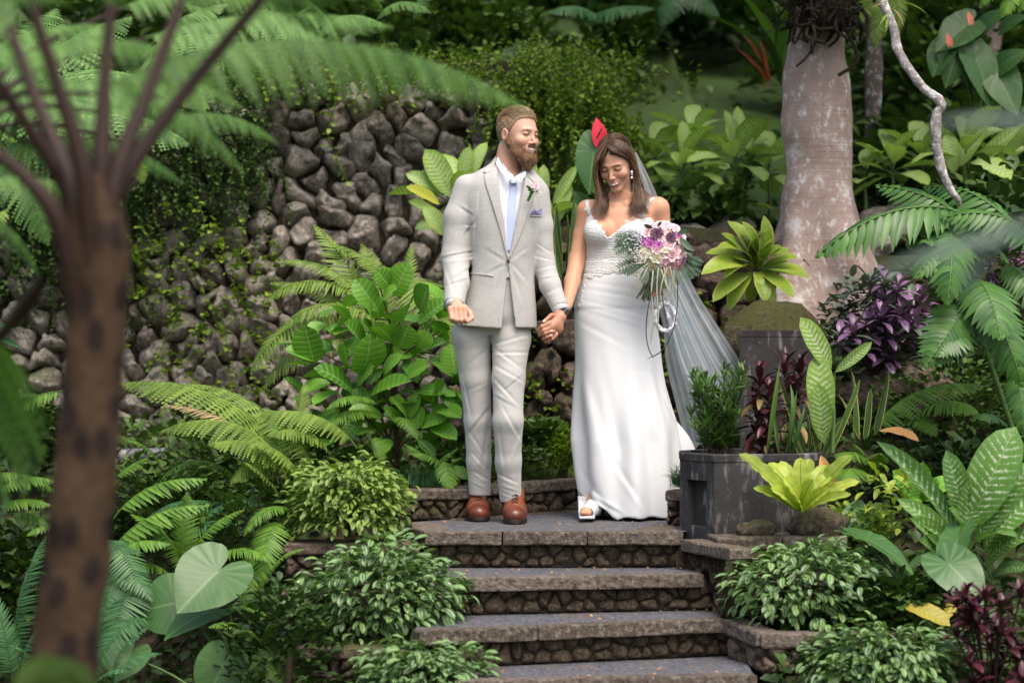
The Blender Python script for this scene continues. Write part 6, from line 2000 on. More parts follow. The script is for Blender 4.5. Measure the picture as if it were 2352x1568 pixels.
def plate(f, poly, lift=0.004, thick=0.003, n=26, name='plate', mat=None, edge_drop=True):
 """thin cloth panel laid on the front of a field; poly = 2 polylines (left, right) in (x,z), top to bottom"""
 A = np.array(smooth_path([(p[0], 0, p[1]) for p in poly[0]], 8))[:, [0, 2]] if len(poly[0]) > 2 else np.array([np.array(poly[0][0]) + (np.array(poly[0][1]) - np.array(poly[0][0])) * t for t in np.linspace(0, 1, n)])
 Bq = np.array(smooth_path([(p[0], 0, p[1]) for p in poly[1]], 8))[:, [0, 2]] if len(poly[1]) > 2 else np.array([np.array(poly[1][0]) + (np.array(poly[1][1]) - np.array(poly[1][0])) * t for t in np.linspace(0, 1, n)])
 def res(Pq):
  d = np.r_[0, np.cumsum(np.linalg.norm(np.diff(Pq, axis=0), axis=1))]
  t = np.linspace(0, d[-1], n)
  return np.stack([np.interp(t, d, Pq[:, 0]), np.interp(t, d, Pq[:, 1])], -1)
 A, Bq = res(A), res(Bq)
 m = 9
 s = np.linspace(0, 1, m)
 G = A[:, None] * (1 - s)[None, :, None] + Bq[:, None] * s[None, :, None]
 Y = front_y(f, G[..., 0], G[..., 1]).reshape(n, m)
 Y = (Y + np.roll(Y, 1, 0) + np.roll(Y, -1, 0)) / 3 if False else Y
 bulge = np.ones((n, m)) * lift
 top_ = np.stack([G[..., 0], Y - bulge - thick, G[..., 1]], -1).reshape(-1, 3)
 bot = np.stack([G[..., 0], Y + 0.004, G[..., 1]], -1).reshape(-1, 3)
 V = np.vstack([top_, bot])
 I = np.arange(n * m).reshape(n, m)
 F = [(I[i, j], I[i + 1, j], I[i + 1, j + 1], I[i, j + 1]) for i in range(n - 1) for j in range(m - 1)]
 k = n * m
 bd = [I[i, 0] for i in range(n)] + [I[n - 1, j] for j in range(1, m)] + [I[i, m - 1] for i in range(n - 2, -1, -1)] + [I[0, j] for j in range(m - 2, 0, -1)]
 for i in range(len(bd)):
  a, b = bd[i], bd[(i + 1) % len(bd)]
  F.append((a, a + k, b + k, b))
 return mesh(name, V, np.array(F), mat=mat)

# ---- cloth and skin materials
def make_suit():
 m = NT('slub_weave_suit')
 def threads(scale, s):
  n = m.noise(1.0, 4, 0.7, vec=m.coord('Object', scale))
  return m.math('MULTIPLY', m.math('SUBTRACT', n, 0.53), s, clamp=True)
 a = threads((420, 420, 16), 3.5)
 b = threads((14, 14, 420), 3.5)
 c = m.mix(a, (0.465, 0.465, 0.45), (0.175, 0.175, 0.165))
 c = m.mix(m.math('MULTIPLY', b, 0.8), c, (0.16, 0.16, 0.15))
 n = m.noise(160, 2, vec=m.coord('Object'))
 c = m.mix(m.math('MULTIPLY', n, 0.35), c, (0.58, 0.56, 0.51))
 lw = m.noise(9, 3, vec=m.coord('Object'))
 return m.done(m.pbsdf(c, 0.78, m.bump(m.math('ADD', n, m.math('MULTIPLY', lw, 2.0)), 0.25, 0.004), 0.25, Sheen_Weight=0.15).outputs[0])

def make_colored(name, rough=0.5, sss=0.0, bump=None, spec=0.4, streak=None, sss_scale=0.01):
 m = NT(name)
 at = m.n('Attribute')
 at.attribute_name = 'col'
 col = at.outputs['Color']
 if streak:
  nz = m.noise(1.0, 3, 0.6, vec=m.coord('Object', streak[0]))
  col = m.mix(m.math('MULTIPLY', nz, streak[1]), col, streak[2], 'MULTIPLY')
 kw = {}
 if sss:
  kw = dict(Subsurface_Weight=sss, Subsurface_Scale=sss_scale, Subsurface_Radius=(1.0, 0.35, 0.2))
 nrm = m.bump(m.noise(bump[0], 3, vec=m.coord('Object')), bump[1], bump[2]) if bump else None
 return m.done(m.pbsdf(col, rough, nrm, spec, **kw).outputs[0])

def make_hair(name, c1, c2, cap=False, rough=0.42):
 m = NT(name)
 if cap:
  uvn = m.noise(1.0, 5, 0.75, vec=m.coord('Object', (330, 330, 90)))
 else:
  uvn = m.noise(1.0, 4, 0.7, vec=m.coord('UV', (3, 2, 1)))
 isl = m.geo().outputs['Random Per Island']
 f = m.math('ADD', m.math('MULTIPLY', uvn, 0.7), m.math('MULTIPLY', isl, 0.6))
 col = m.mix(m.math('SUBTRACT', f, 0.15, clamp=True), c1, c2)
 return m.done(m.pbsdf(col, rough, m.bump(uvn, 0.4, 0.003), 0.5).outputs[0])

M_suit = make_suit()
M_skin = make_colored('skin', 0.48, 0.12, (260, 0.12, 0.002), 0.4)
M_shirt = mat_plain('white_shirt', (0.76, 0.77, 0.83), 0.65, 0.3, bump=(60, 0.15, 0.003))
M_tie = mat_plain('pale_blue_tie', (0.50, 0.58, 0.80), 0.42, 0.45, bump=(300, 0.2, 0.001))
M_beard = make_hair('beard_hair', (0.085, 0.042, 0.02), (0.37, 0.22, 0.115), rough=0.6)
M_beardcap = make_hair('beard_base', (0.07, 0.03, 0.014), (0.30, 0.16, 0.075), cap=True, rough=0.85)
M_haircap_g = make_hair('sandy_hair_base', (0.13, 0.078, 0.042), (0.42, 0.28, 0.165), cap=True, rough=0.85)
M_haircap_b = make_hair('brown_hair_base', (0.03, 0.016, 0.011), (0.11, 0.06, 0.036), cap=True, rough=0.6)
M_hairg = make_hair('sandy_hair', (0.17, 0.098, 0.048), (0.62, 0.43, 0.25))
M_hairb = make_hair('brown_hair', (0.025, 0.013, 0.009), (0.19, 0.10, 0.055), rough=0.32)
M_hairtip = make_hair('brown_hair_paler_tips', (0.10, 0.05, 0.025), (0.52, 0.33, 0.19), rough=0.38)  # paler brown for strands mixed into the locks
M_white = mat_plain('tooth_white', (0.88, 0.86, 0.82), 0.3)
M_eye = mat_plain('eye_dark', (0.03, 0.018, 0.012), 0.1)
M_leather = make_colored('cognac_leather', 0.28, 0, (90, 0.25, 0.002), 0.5)
M_black = mat_plain('black_rubber', (0.02, 0.016, 0.014), 0.6)
M_button = mat_plain('horn_button', (0.07, 0.06, 0.06), 0.3)

# ---- heads: fields written in head coordinates (x to the face's own left in the picture, y out of the face, z up)
class Head:
 def __init__(s, c, yaw, pitch, roll=0.0, size=1.0):
  """yaw > 0 turns the face to picture right, pitch > 0 looks down, roll > 0 leans the crown to picture left"""
  F = np.array([sin(yaw), -cos(yaw), 0.0])
  X = np.array([cos(yaw), sin(yaw), 0.0])
  U = np.array([0, 0, 1.0])
  F2 = F * cos(pitch) - U * sin(pitch)
  U2 = U * cos(pitch) + F * sin(pitch)
  X2 = X * cos(roll) + U2 * sin(roll)
  U3 = U2 * cos(roll) - X * sin(roll)
  s.B = np.stack([X2, F2, U3])      # rows
  s.c = np.asarray(c, float)
  s.k = size

 def loc(s, Q):
  return ((Q - s.c) @ s.B.T) / s.k

 def world(s, q):
  return s.c + (np.asarray(q, float) * s.k) @ s.B

def head_field(q, male, smile_open):
 """distance in head units"""
 a = q.copy()
 a[:, 0] = np.abs(a[:, 0])
 w = 1.0 if male else 0.985
 d = ell(q, (0, -0.012, 0.034), (0.076 * w, 0.096, 0.088))
 d = su(d, ell(q, (0, 0.030, -0.022), (0.060 * w, 0.062, 0.080)), 0.03)
 jawx = 0.045 if male else 0.041
 d = su(d, rc(a, (jawx, 0.008, -0.050), (0.016 if male else 0.011, 0.066, -0.098), 0.020 if male else 0.016, 0.019 if male else 0.015), 0.028)
 d = su(d, ell(q, (0, 0.074, -0.100), (0.022, 0.018, 0.017)), 0.022)
 d = su(d, ell(a, (0.040 * w, 0.060, -0.030), (0.024, 0.024, 0.022)), 0.020)
 d = su(d, rc(a, (0.008, 0.086, 0.020), (0.040, 0.074, 0.018), 0.007 if male else 0.004, 0.005), 0.018)
 d = ssub(d, ell(a, (0.031, 0.096, 0.002), (0.018, 0.016, 0.012)), 0.014)
 d = su(d, ell(a, (0.031, 0.075, 0.001), (0.0145, 0.0135, 0.0115)), 0.004)
 d = su(d, rc(q, (0, 0.084, 0.010), (0, 0.106, -0.032), 0.0065, 0.0085), 0.012)
 nw = 1.0 if male else 0.82
 d = su(d, ell(q, (0, 0.108 * (1 if male else 0.985), -0.034), (0.0095 * nw, 0.0095, 0.0085)), 0.006)
 d = su(d, ell(a, (0.0125 * nw, 0.096, -0.038), (0.0068 * nw, 0.009, 0.0060)), 0.005)
 d = su(d, ell(q, (0, 0.078, -0.064), (0.030, 0.020, 0.018)), 0.012)
 up = chain(a, [(0, 0.0985, -0.0600), (0.013, 0.0945, -0.0590), (0.028, 0.078, -0.0570)], [0.0032, 0.0030, 0.0018], 0.003)
 lo_ = chain(a, [(0, 0.0955, -0.0785), (0.013, 0.091, -0.0755), (0.028, 0.078, -0.0590)], [0.0042, 0.0036, 0.0018], 0.003)
 d = su(d, up, 0.005)
 d = su(d, lo_, 0.005)
 slot = chain(a, [(0, 0.106, -0.0690), (0.013, 0.101, -0.0672), (0.025, 0.086, -0.0600)], [0.0072, 0.0062, 0.0025], 0.003)
 d = ssub(d, slot, 0.002)
 e = ell(a, (0.077 * w, -0.008, -0.006), (0.009, 0.019, 0.031))
 e = ssub(e, ell(a, (0.087 * w, -0.004, -0.004), (0.008, 0.011, 0.020)), 0.004)
 d = su(d, e, 0.006)
 return d

def head_color(q, base, male, lip, blush=(0.62, 0.26, 0.19)):
 n = len(q)
 C = np.tile(np.array(base), (n, 1))
 a = q.copy(); a[:, 0] = np.abs(a[:, 0])
 def put(w, c):
  w = np.clip(w, 0, 1)[:, None]
  C[:] = C * (1 - w) + np.array(c) * w
 face = q[:, 1] > 0.03
 put(face * np.exp(-((a[:, 0] - 0.040) ** 2 + (a[:, 2] + 0.030) ** 2) / 0.00035) * 0.45, blush)
 put(face * np.exp(-(q[:, 0] ** 2 + (q[:, 2] + 0.036) ** 2) / 0.0002) * 0.35, blush)
 up = np.minimum(rc(a, (0, 0.0985, -0.0600), (0.013, 0.0945, -0.0590), 0.0032, 0.003), rc(a, (0.013, 0.0945, -0.0590), (0.028, 0.078, -0.0570), 0.003, 0.0018))
 lo_ = np.minimum(rc(a, (0, 0.0955, -0.0785), (0.013, 0.091, -0.0755), 0.0042, 0.0036), rc(a, (0.013, 0.091, -0.0755), (0.028, 0.078, -0.0590), 0.0036, 0.0018))
 put((np.minimum(up, lo_) < 0.0014) * 0.9, lip)
 slot = np.minimum(rc(a, (0, 0.100, -0.070), (0.013, 0.095, -0.068), 0.0055, 0.0048), rc(a, (0.013, 0.095, -0.068), (0.025, 0.080, -0.0605), 0.005, 0.002))
 put((slot < 0.0012) * 1.0, (0.10, 0.025, 0.02))
 br = rc(a, (0.014, 0.09, 0.0195), (0.046, 0.074, 0.0205), 0.0042 if male else 0.003, 0.0022)
 br2 = np.hypot(np.minimum(np.abs(a[:, 0] - np.clip(a[:, 0], 0.014, 0.047)), 1), a[:, 2] - (0.019 + 0.10 * (a[:, 0] - 0.014) * (0.047 - a[:, 0]) / 0.02))
 put(face * (np.abs(a[:, 0] - 0.031) < 0.018) * (br2 < (0.0040 if male else 0.0028)) * (0.75 if male else 0.8), (0.20, 0.11, 0.06) if male else (0.07, 0.035, 0.02))
 ex, ez = a[:, 0] - 0.031, a[:, 2] - 0.001
 r = np.hypot(ex / 0.0155, ez / 0.0105)
 if male:
  put(face * (r < 1.0) * (np.abs(ez + 0.0005) < 0.0042) * 0.9, (0.06, 0.03, 0.02))
  put(face * (np.abs(r - 1.05) < 0.25) * 0.25, (0.30, 0.13, 0.08))
 else:
  put(face * (r < 1.15) * (ez > -0.004) * 0.45, (0.28, 0.12, 0.075))
  put(face * (np.abs(ez + 0.0052 - 11.0 * ex * ex) < 0.0024) * (np.abs(ex) < 0.0175) * 0.97, (0.012, 0.007, 0.006))
 put(face * (np.hypot(a[:, 0] - 0.0075, q[:, 1] - 0.103) < 0.0045) * (q[:, 2] < -0.0405) * (q[:, 2] > -0.05) * 0.8, (0.12, 0.04, 0.03))
 put((a[:, 0] > 0.06) * np.exp(-((q[:, 1] + 0.004) ** 2 + (q[:, 2] + 0.004) ** 2) / 0.00016) * 0.6, (0.45, 0.13, 0.09))
 return C

def cap_path(H, c, r, X0, X1, a0, a1, lift, n=8, flip=False):
 """path on the skull ellipsoid: X sideways share, a angle from front horizon over the crown"""
 out = []
 for t in np.linspace(0, 1, n):
  X = X0 + (X1 - X0) * t
  a = a0 + (a1 - a0) * t
  S = sqrt(max(0.02, 1 - X * X))
  out.append(H.world((c[0] + r[0] * X * lift, c[1] + r[1] * S * cos(a) * lift, c[2] + r[2] * S * sin(a) * lift)))
 return out

def blob_mesh(name, f, c, r, h, mat, root, M=None, colf=None, it=1, label=None, kind=None):
 V, F, col = field_mesh(name, f, (c[0] - r[0], c[1] - r[1], c[2] - r[2]), (c[0] + r[0], c[1] + r[1], c[2] + r[2]), h, mat, colf=colf, it=it)
 base = np.array(c)
 uv = np.stack([V[:, 0], V[:, 2]], -1)
 return part(name, mesh(name, V - base, F, uv=uv, mat=mat, col=col), root, Matrix.Translation(Vector(base)), label=label, kind=kind)

def strands(paths, w, name, mat, root, n=3, taper=True, label=None):
 """ribbon-like locks following paths; widths taper to the tip"""
 parts = []
 for p, ww in paths:
  m = len(p)
  rad = [ww * (0.5 + 0.5 * min(1, 4 * i / m)) * (1 - (i / (m - 1)) ** 2.5 * 0.85) if taper else ww for i in range(m)]
  parts.append(tube(p, rad, n))
 V, F, U = cat_arrays(parts)
 base = V.mean(0)
 return part(name, mesh(name, V - base, F, uv=U, mat=mat), root, Matrix.Translation(Vector(base)), label=label)

# ================================================================== THE GROOM
GB = (sx(1130), 0.15, 0.0)
groom = thing('person', 'bearded man in pale grey suit and light blue tie walking in brown leather shoes', 'person', GB)

def g(px, py, y=0.10):
 return P(px, py, y)

def rows_px(R, Y=0.10):
 return [(sz(r[0], Y), sx(r[1], Y), sx(r[2], Y), r[3], r[4]) for r in R]

SKIN_G = (0.60, 0.355, 0.25)
SKIN_H = (0.50, 0.24, 0.155)
HG = Head(g(1190, 313, 0.145) + np.array([0, 0, 0.004]), radians(45), radians(3), radians(-3), 1.02)

def hand_fist(Q):
 d = rc(Q, g(1045, 690, -0.03), g(1050, 706, -0.075), 0.026, 0.026)
 d = su(d, ell(Q, g(1052, 712, -0.085), (0.042, 0.026, 0.026)), 0.015)
 for i, (x0, x1, dz) in enumerate([(1034, 1038, 0), (1045, 1048, 3), (1056, 1059, 4), (1067, 1069, 2)]):
  k = g(x0, 708 - dz * .5, -0.105)
  p = g(x1, 731 + dz, -0.122)
  t = g(x1 + 1, 737 + dz, -0.085)
  f = chain(Q, [k, p, t], [0.0125, 0.0115, 0.0095], 0.004)
  d = su(d, f, 0.0035)
 th = chain(Q, [g(1066, 705, -0.06), g(1079, 717, -0.08), g(1083, 731, -0.105), g(1074, 738, -0.125)], [0.014, 0.0125, 0.0115, 0.009], 0.006)
 return su(d, th, 0.005)

def hand_hold(Q):
 d = rc(Q, g(1289, 712, 0.07), g(1286, 728, 0.035), 0.026, 0.027)
 d = su(d, rc(Q, g(1285, 730, 0.03), g(1266, 750, 0.0), 0.027, 0.025), 0.014)
 d = su(d, ell(Q, g(1281, 750, 0.02), (0.026, 0.026, 0.034)), 0.014)
 fs = [([(1262, 742, -0.012), (1246, 750, -0.020), (1237, 760, 0.005)], 0.0115),
   ([(1266, 752, -0.012), (1249, 759, -0.022), (1240, 769, 0.004)], 0.0110),
   ([(1271, 761, -0.008), (1258, 770, -0.016), (1250, 779, 0.008)], 0.0100),
   ([(1278, 768, 0.0), (1268, 778, -0.006), (1260, 786, 0.012)], 0.0090)]
 for pts, r in fs:
  d = su(d, chain(Q, [g(*p) for p in pts], [r * 1.1, r, r * 0.85], 0.004), 0.0035)
 return d

def groom_body(Q):
 q = HG.loc(Q)
 far = _l(q) > 0.22
 d = np.full(len(Q), 9.0)
 m = ~far
 if m.any():
  d[m] = head_field(q[m], True, True) * HG.k
 d[far] = _l(q[far]) - 0.13
 neck = rc(Q, g(1172, 345, 0.165), g(1162, 400, 0.17), 0.058, 0.062)
 d = su(d, neck, 0.022)
 sh = rc(Q, g(1105, 432, 0.17), g(1215, 442, 0.17), 0.05, 0.05)
 d = su(d, sh, 0.05)
 d = su(d, stack(Q, rows_px([(400, 1110, 1205, 0.17, 0.05), (480, 1085, 1228, 0.17, 0.08), (620, 1100, 1210, 0.17, 0.07), (715, 1100, 1195, 0.18, 0.06)])), 0.03)
 d = su(d, chain(Q, [g(1090, 440, .17), g(1048, 590, .15), g(1046, 690, -.02)], [0.045, 0.04, 0.026], 0.01), 0.03)
 d = su(d, chain(Q, [g(1228, 450, .17), g(1248, 600, .17), g(1288, 712, .07)], [0.045, 0.038, 0.026], 0.01), 0.03)
 d = su(d, chain(Q, [g(1105, 750, .19), g(1100, 960, .2), g(1104, 1160, .24)], [0.045, 0.034, 0.026], 0.01), 0.03)
 d = su(d, chain(Q, [g(1165, 750, .19), g(1166, 960, .08), g(1172, 1165, .10)], [0.045, 0.034, 0.026], 0.01), 0.03)
 d = su(d, hand_fist(Q), 0.006)
 d = su(d, hand_hold(Q), 0.006)
 return d

def groom_col(V):
 C = np.tile(np.array(SKIN_G), (len(V), 1))
 q = HG.loc(V)
 m = _l(q) < 0.2
 C[m] = head_color(q[m], SKIN_G, True, (0.50, 0.17, 0.13), (0.68, 0.28, 0.19))
 neck = (V[:, 2] < sz(350)) & (V[:, 2] > sz(480))
 C[neck] = np.array((0.59, 0.32, 0.215))
 lo_ = V[:, 2] < sz(600)
 C[lo_] = np.where((V[lo_, 0] > sx(1200))[:, None], np.array(SKIN_H), np.array((0.62, 0.33, 0.23)))
 n = fbm(V, 14, 3, 3)[:, None]
 kn = lo_ & (np.abs(V[:, 2] - sz(712)) < 0.008) & (V[:, 0] < sx(1090))
 C[kn] = C[kn] * np.array([1.0, 0.85, 0.8])
 return C * (1 + 0.06 * n)

zsg = np.concatenate([np.arange(0.0, sz(810), 0.014), np.arange(sz(810), sz(670), 0.003), np.arange(sz(670), sz(420), 0.009), np.arange(sz(420), sz(235), 0.0026)])
V, F, C = field_mesh('body', groom_body, (sx(1005), -0.17, 0), (sx(1312), 0.33, 0), 0.0031, M_skin, colf=groom_col, it=1, zs=zsg)
body = part('body', mesh('body', V - np.array(GB), F, mat=M_skin, col=C), groom, Matrix.Translation(Vector(GB)))

# beard, hair, teeth, eyes
def beard_f(Q):
 q = HG.loc(Q)
 a = q.copy(); a[:, 0] = np.abs(a[:, 0])
 d = chain(a, [(0.069, 0.010, -0.004), (0.063, 0.014, -0.045), (0.045, 0.048, -0.085), (0.020, 0.078, -0.108)], [0.007, 0.0135, 0.019, 0.021], 0.02)
 d = su(d, ell(q, (0, 0.070, -0.116), (0.032, 0.030, 0.036)), 0.02)
 d = su(d, rc(q, (0, 0.082, -0.105), (0.0, 0.078, -0.142), 0.024, 0.014), 0.02)
 d = su(d, chain(a, [(0.002, 0.100, -0.0505), (0.018, 0.095, -0.0525), (0.035, 0.074, -0.068), (0.036, 0.070, -0.09)], [0.0048, 0.006, 0.008, 0.012], 0.008), 0.008)
 d = d + 0.0035 * fbm(np.stack([q[:, 0] * 2, q[:, 1] * 2, q[:, 2] * 0.7], -1), 90, 2, 4)
 d = ssub(d, chain(a, [(0, 0.112, -0.0695), (0.013, 0.107, -0.068), (0.030, 0.092, -0.058)], [0.0150, 0.0145, 0.010], 0.003), 0.006)
 return d * HG.k

blob_mesh('beard', beard_f, HG.world((0, 0.04, -0.07)), (0.11, 0.11, 0.11), 0.0028, M_beardcap, groom)
rb = np.random.default_rng(3)
bs = []
Vq = np.array([[HG.c[0] + rb.uniform(-.1, .1), 0, 0] for _ in range(1)])
q_ = np.stack([rb.uniform(-.075, .075, 9000), rb.uniform(-.01, .12, 9000), rb.uniform(-.155, .0, 9000)], -1)
Wq = HG.c + (q_ * HG.k) @ HG.B
dq = beard_f(Wq)
for i in np.where(np.abs(dq) < 0.003)[0][:1500]:
 a0 = q_[i]
 d_ = np.array([4 * a0[0], 0.35 + 2 * (a0[1] - .05), -1.0]) + rb.normal(0, 0.25, 3)
 L = rb.uniform(0.008, 0.018)
 bs.append(([HG.world(a0), HG.world(a0 + d_ * L * 0.5), HG.world(a0 + d_ * L + np.array([0, -0.003, 0]))], 0.0008))
strands(bs, 1, 'beard_strands', M_beard, groom)

def hair_f(Q):
 q = HG.loc(Q)
 side = np.clip((np.abs(q[:, 0]) - 0.045) / 0.03, 0, 1) * np.clip((0.09 - q[:, 2]) / 0.05, 0, 1)
 d = ell(q, (0, -0.012, 0.034), (0.0815, 0.1015, 0.096))
 d = d + 0.0015 * side + 0.0025 * vnoise(np.stack([q[:, 0] * 3, q[:, 1], q[:, 2] * 1.5], -1), 70, 5)
 hl = np.interp(q[:, 1], [-0.12, -0.075, -0.045, -0.022, 0.012, 0.03, 0.05, 0.075, 0.12], [-0.075, -0.07, -0.055, 0.012, -0.005, 0.030, 0.066, 0.078, 0.083])
 return np.maximum(d, (hl - q[:, 2]) * 0.8) * HG.k

blob_mesh('hair', hair_f, HG.world((0, -0.01, 0.04)), (0.13, 0.13, 0.13), 0.003, M_haircap_g, groom)
GC, GR = (0, -0.012, 0.034), (0.0815, 0.1015, 0.096)
hs = []
for _ in range(1000):
 X0 = rb.uniform(-0.86, 0.82)
 a0 = radians(rb.uniform(70, 165))
 a1 = max(radians(rb.uniform(36, 46)), a0 - radians(rb.uniform(40, 75)))
 hs.append((cap_path(HG, GC, GR, X0, X0 + rb.uniform(.08, .25) * (1 - abs(X0)), a0, a1, rb.uniform(1.0, 1.075), 8), 0.0012))
for _ in range(260):
 X0 = rb.choice((-1, 1)) * rb.uniform(.80, .97)
 a0 = radians(rb.uniform(60, 190))
 hs.append((cap_path(HG, GC, GR, X0, X0 * 1.01, a0, a0 + radians(rb.uniform(-4, 10)), 1.012, 3), 0.0009))
strands(hs, 1, 'hair_strands', M_hairg, groom)
# forehead fringe falling forward
hs = []
for _ in range(60):
 X0 = rb.uniform(-0.45, 0.35)
 hs.append((cap_path(HG, GC, GR, X0 - .1, X0 + .12, radians(62), radians(rb.uniform(17, 38)), rb.uniform(1.0, 1.03), 6), 0.0014))
strands(hs, 1, 'fringe', M_hairg, groom)

def teeth_f(Q):
 q = HG.loc(Q)
 a = q.copy(); a[:, 0] = np.abs(a[:, 0])
 return chain(a, [(0, 0.0965, -0.0665), (0.012, 0.0925, -0.0650), (0.024, 0.083, -0.0600)], [0.0058, 0.0054, 0.003], 0.002) * HG.k

blob_mesh('teeth', teeth_f, HG.world((0, 0.09, -0.065)), (0.03, 0.03, 0.015), 0.0016, M_white, groom)

# ---- jacket
J_ROWS = rows_px([(352, 1140, 1205, 0.19, 0.055), (375, 1122, 1216, 0.185, 0.075), (395, 1088, 1232, 0.18, 0.095), (415, 1066, 1249, 0.175, 0.108), (445, 1060, 1252, 0.172, 0.118),
     (490, 1064, 1249, 0.168, 0.126), (540, 1076, 1243, 0.165, 0.124), (600, 1084, 1229, 0.16, 0.118), (650, 1078, 1228, 0.16, 0.12), (700, 1063, 1231, 0.16, 0.126), (755, 1040, 1234, 0.165, 0.134)])
SL_L = [(1074, 432, .175), (1053, 500, .165), (1046, 590, .150), (1049, 650, .06), (1043, 700, -0.025)]
SL_LR = [0.064, 0.065, 0.062, 0.055, 0.046]
SL_R = [(1232, 448, .175), (1240, 520, .175), (1248, 600, .165), (1264, 655, .12), (1286, 706, .075)]
SL_RR = [0.060, 0.058, 0.050, 0.047, 0.040]

def folds(Q, pairs):
 """soft creases: each is a line segment, width, depth (negative raises a ridge)"""
 d = 0
 for (a, b, w, dep) in pairs:
  a3, b3 = g(*a), g(*b)
  a2, b2 = a3[[0, 2]], b3[[0, 2]]
  q = Q[:, [0, 2]] - a2
  ba = b2 - a2
  h = np.clip(q @ ba / (ba @ ba), 0, 1)
  r = q - h[:, None] * ba
  s2 = (r * r).sum(-1) / (0.85 * w) ** 2
  nrm_ = np.array([-ba[1], ba[0]]) / np.linalg.norm(ba)
  sg_ = (r @ nrm_) / (0.85 * w)
  d = d + 0.50 * dep * (1.45 * sg_ + 0.25) * np.exp(-s2) * np.sin(np.clip(h, 0.0, 1.0) * 2.6 + 0.27)
 return d

J_FOLD = [((1092, 490), (1088, 590), .009, .007), ((1240, 500), (1231, 600), .008, .007),
   ((1095, 500), (1060, 545), .010, .007), ((1094, 520), (1062, 520), .008, -.005), ((1090, 495), (1050, 470), .010, .006),
   ((1088, 575), (1010, 592), .008, .010), ((1085, 592), (1020, 600), .010, -.008), ((1086, 610), (1040, 640), .009, .007),
   ((1078, 640), (1030, 655), .010, .006), ((1020, 610), (1045, 680), .012, .005),
   ((1232, 560), (1270, 585), .007, .007), ((1229, 590), (1272, 600), .007, .008), ((1234, 620), (1280, 610), .007, .006), ((1240, 640), (1285, 632), .008, -.006), ((1250, 680), (1290, 660), .008, .005),
   ((1164, 600), (1115, 570), .012, .005), ((1164, 604), (1120, 625), .012, .005), ((1170, 602), (1215, 570), .011, .005), ((1172, 606), (1210, 650), .013, .006), ((1170, 610), (1200, 700), .014, .005),
   ((1160, 615), (1130, 690), .016, .004), ((1100, 440), (1096, 500), .010, .005), ((1228, 450), (1236, 500), .010, .004)]

def torso_f(Q):
 return stack(Q, J_ROWS, 2.25)

def jacket_solid(Q):
 d = torso_f(Q)
 s1 = chain(Q, [g(*p) for p in SL_L], SL_LR, 0.02)
 s2 = chain(Q, [g(*p) for p in SL_R], SL_RR, 0.02)
 s1 = np.maximum(s1, cut(Q, g(1049, 650, .06), g(1041, 699, -0.025)))
 s2 = np.maximum(s2, cut(Q, g(1264, 655, .12), g(1287, 705, .075)))
 d = su(d, s1, 0.022)
 d = su(d, s2, 0.020)
 return d

def cut(Q, a, b):
 """positive beyond point b along a->b"""
 n = (b - a) / np.linalg.norm(b - a)
 return (Q - b) @ n

def wedge(Q, y=0.10):
 """front openings: V neck above the button, inverted V below it"""
 z = Q[:, 2]
 x = Q[:, 0]
 zb = sz(598)
 top_l, top_r = sx(1143), sx(1206)
 zt = sz(392)
 t = (z - zb) / (zt - zb)
 xl = sx(1166.5) + (top_l - sx(1166.5)) * t
 xr = sx(1167.5) + (top_r - sx(1167.5)) * t
 v1 = np.maximum(np.maximum(xl - x, x - xr), zb - z)
 z2 = sz(608)
 t2 = (z2 - z) / (z2 - sz(757))
 xl2 = sx(1167) + (sx(1151.5) - sx(1167)) * t2
 xr2 = sx(1167) + (sx(1184.5) - sx(1167)) * t2 ** 0.8 if False else sx(1167) + (sx(1184.5) - sx(1167)) * t2
 v2 = np.maximum(np.maximum(xl2 - x, x - xr2), z - z2)
 neck = _l(Q - g(1168, 372, 0.165)) - 0.062
 neck2 = rc(Q, g(1172, 340, 0.16), g(1163, 395, 0.15), 0.060, 0.066)
 return np.minimum(np.minimum(np.maximum(np.minimum(v1, v2), Q[:, 1] - 0.15), neck2), neck + 0.01)

def jacket_f(Q):
 d = jacket_solid(Q) + folds(Q, J_FOLD) * (Q[:, 1] < 0.22) + 0.0012 * fbm(Q, 11, 2, 8)
 d = np.maximum(d, -wedge(Q) * 0.9)
 x = Q[:, 0]
 hem = np.interp(x, [sx(1030), sx(1060), sx(1150), sx(1186), sx(1236)], [sz(742), sz(748), sz(755), sz(753), sz(753)])
 hem = np.where((Q[:, 2] < sz(725)) & (x > sx(1033)) & (x < sx(1240)), hem, -1.0)
 d = np.maximum(d, (hem - Q[:, 2]))
 inner = torso_f(Q) + 0.010
 d = np.where(Q[:, 2] < sz(735), np.maximum(d, -inner), d)
 return d

V, F, C = field_mesh('jacket', jacket_f, (sx(996), -0.10, sz(765)), (sx(1318), 0.34, sz(345)), 0.0045, M_suit, it=1)
bj = g(1150, 560)
part('jacket', mesh('jacket', V - bj, F, mat=M_suit), groom, Matrix.Translation(Vector(bj)))

# ---- shirt front and collar
def shirt_f(Q):
 d = torso_f(Q) + 0.0105
 d = np.maximum(d, sz(640) - Q[:, 2])
 d = np.maximum(d, (Q[:, 2] - sz(409) - 0.95 * np.abs(Q[:, 0] - sx(1182))) * 0.7)
 d = np.maximum(d, np.maximum(sx(1112) - Q[:, 0], Q[:, 0] - sx(1222)))
 return d + 0.0012 * fbm(Q, 14, 2, 2)

V, F, C = field_mesh('shirt', shirt_f, (sx(1060), 0.0, sz(640)), (sx(1260), 0.34, sz(350)), 0.005, M_shirt, it=1)
part('shirt', mesh('shirt', V - bj, F, mat=M_shirt), groom, Matrix.Translation(Vector(bj)))

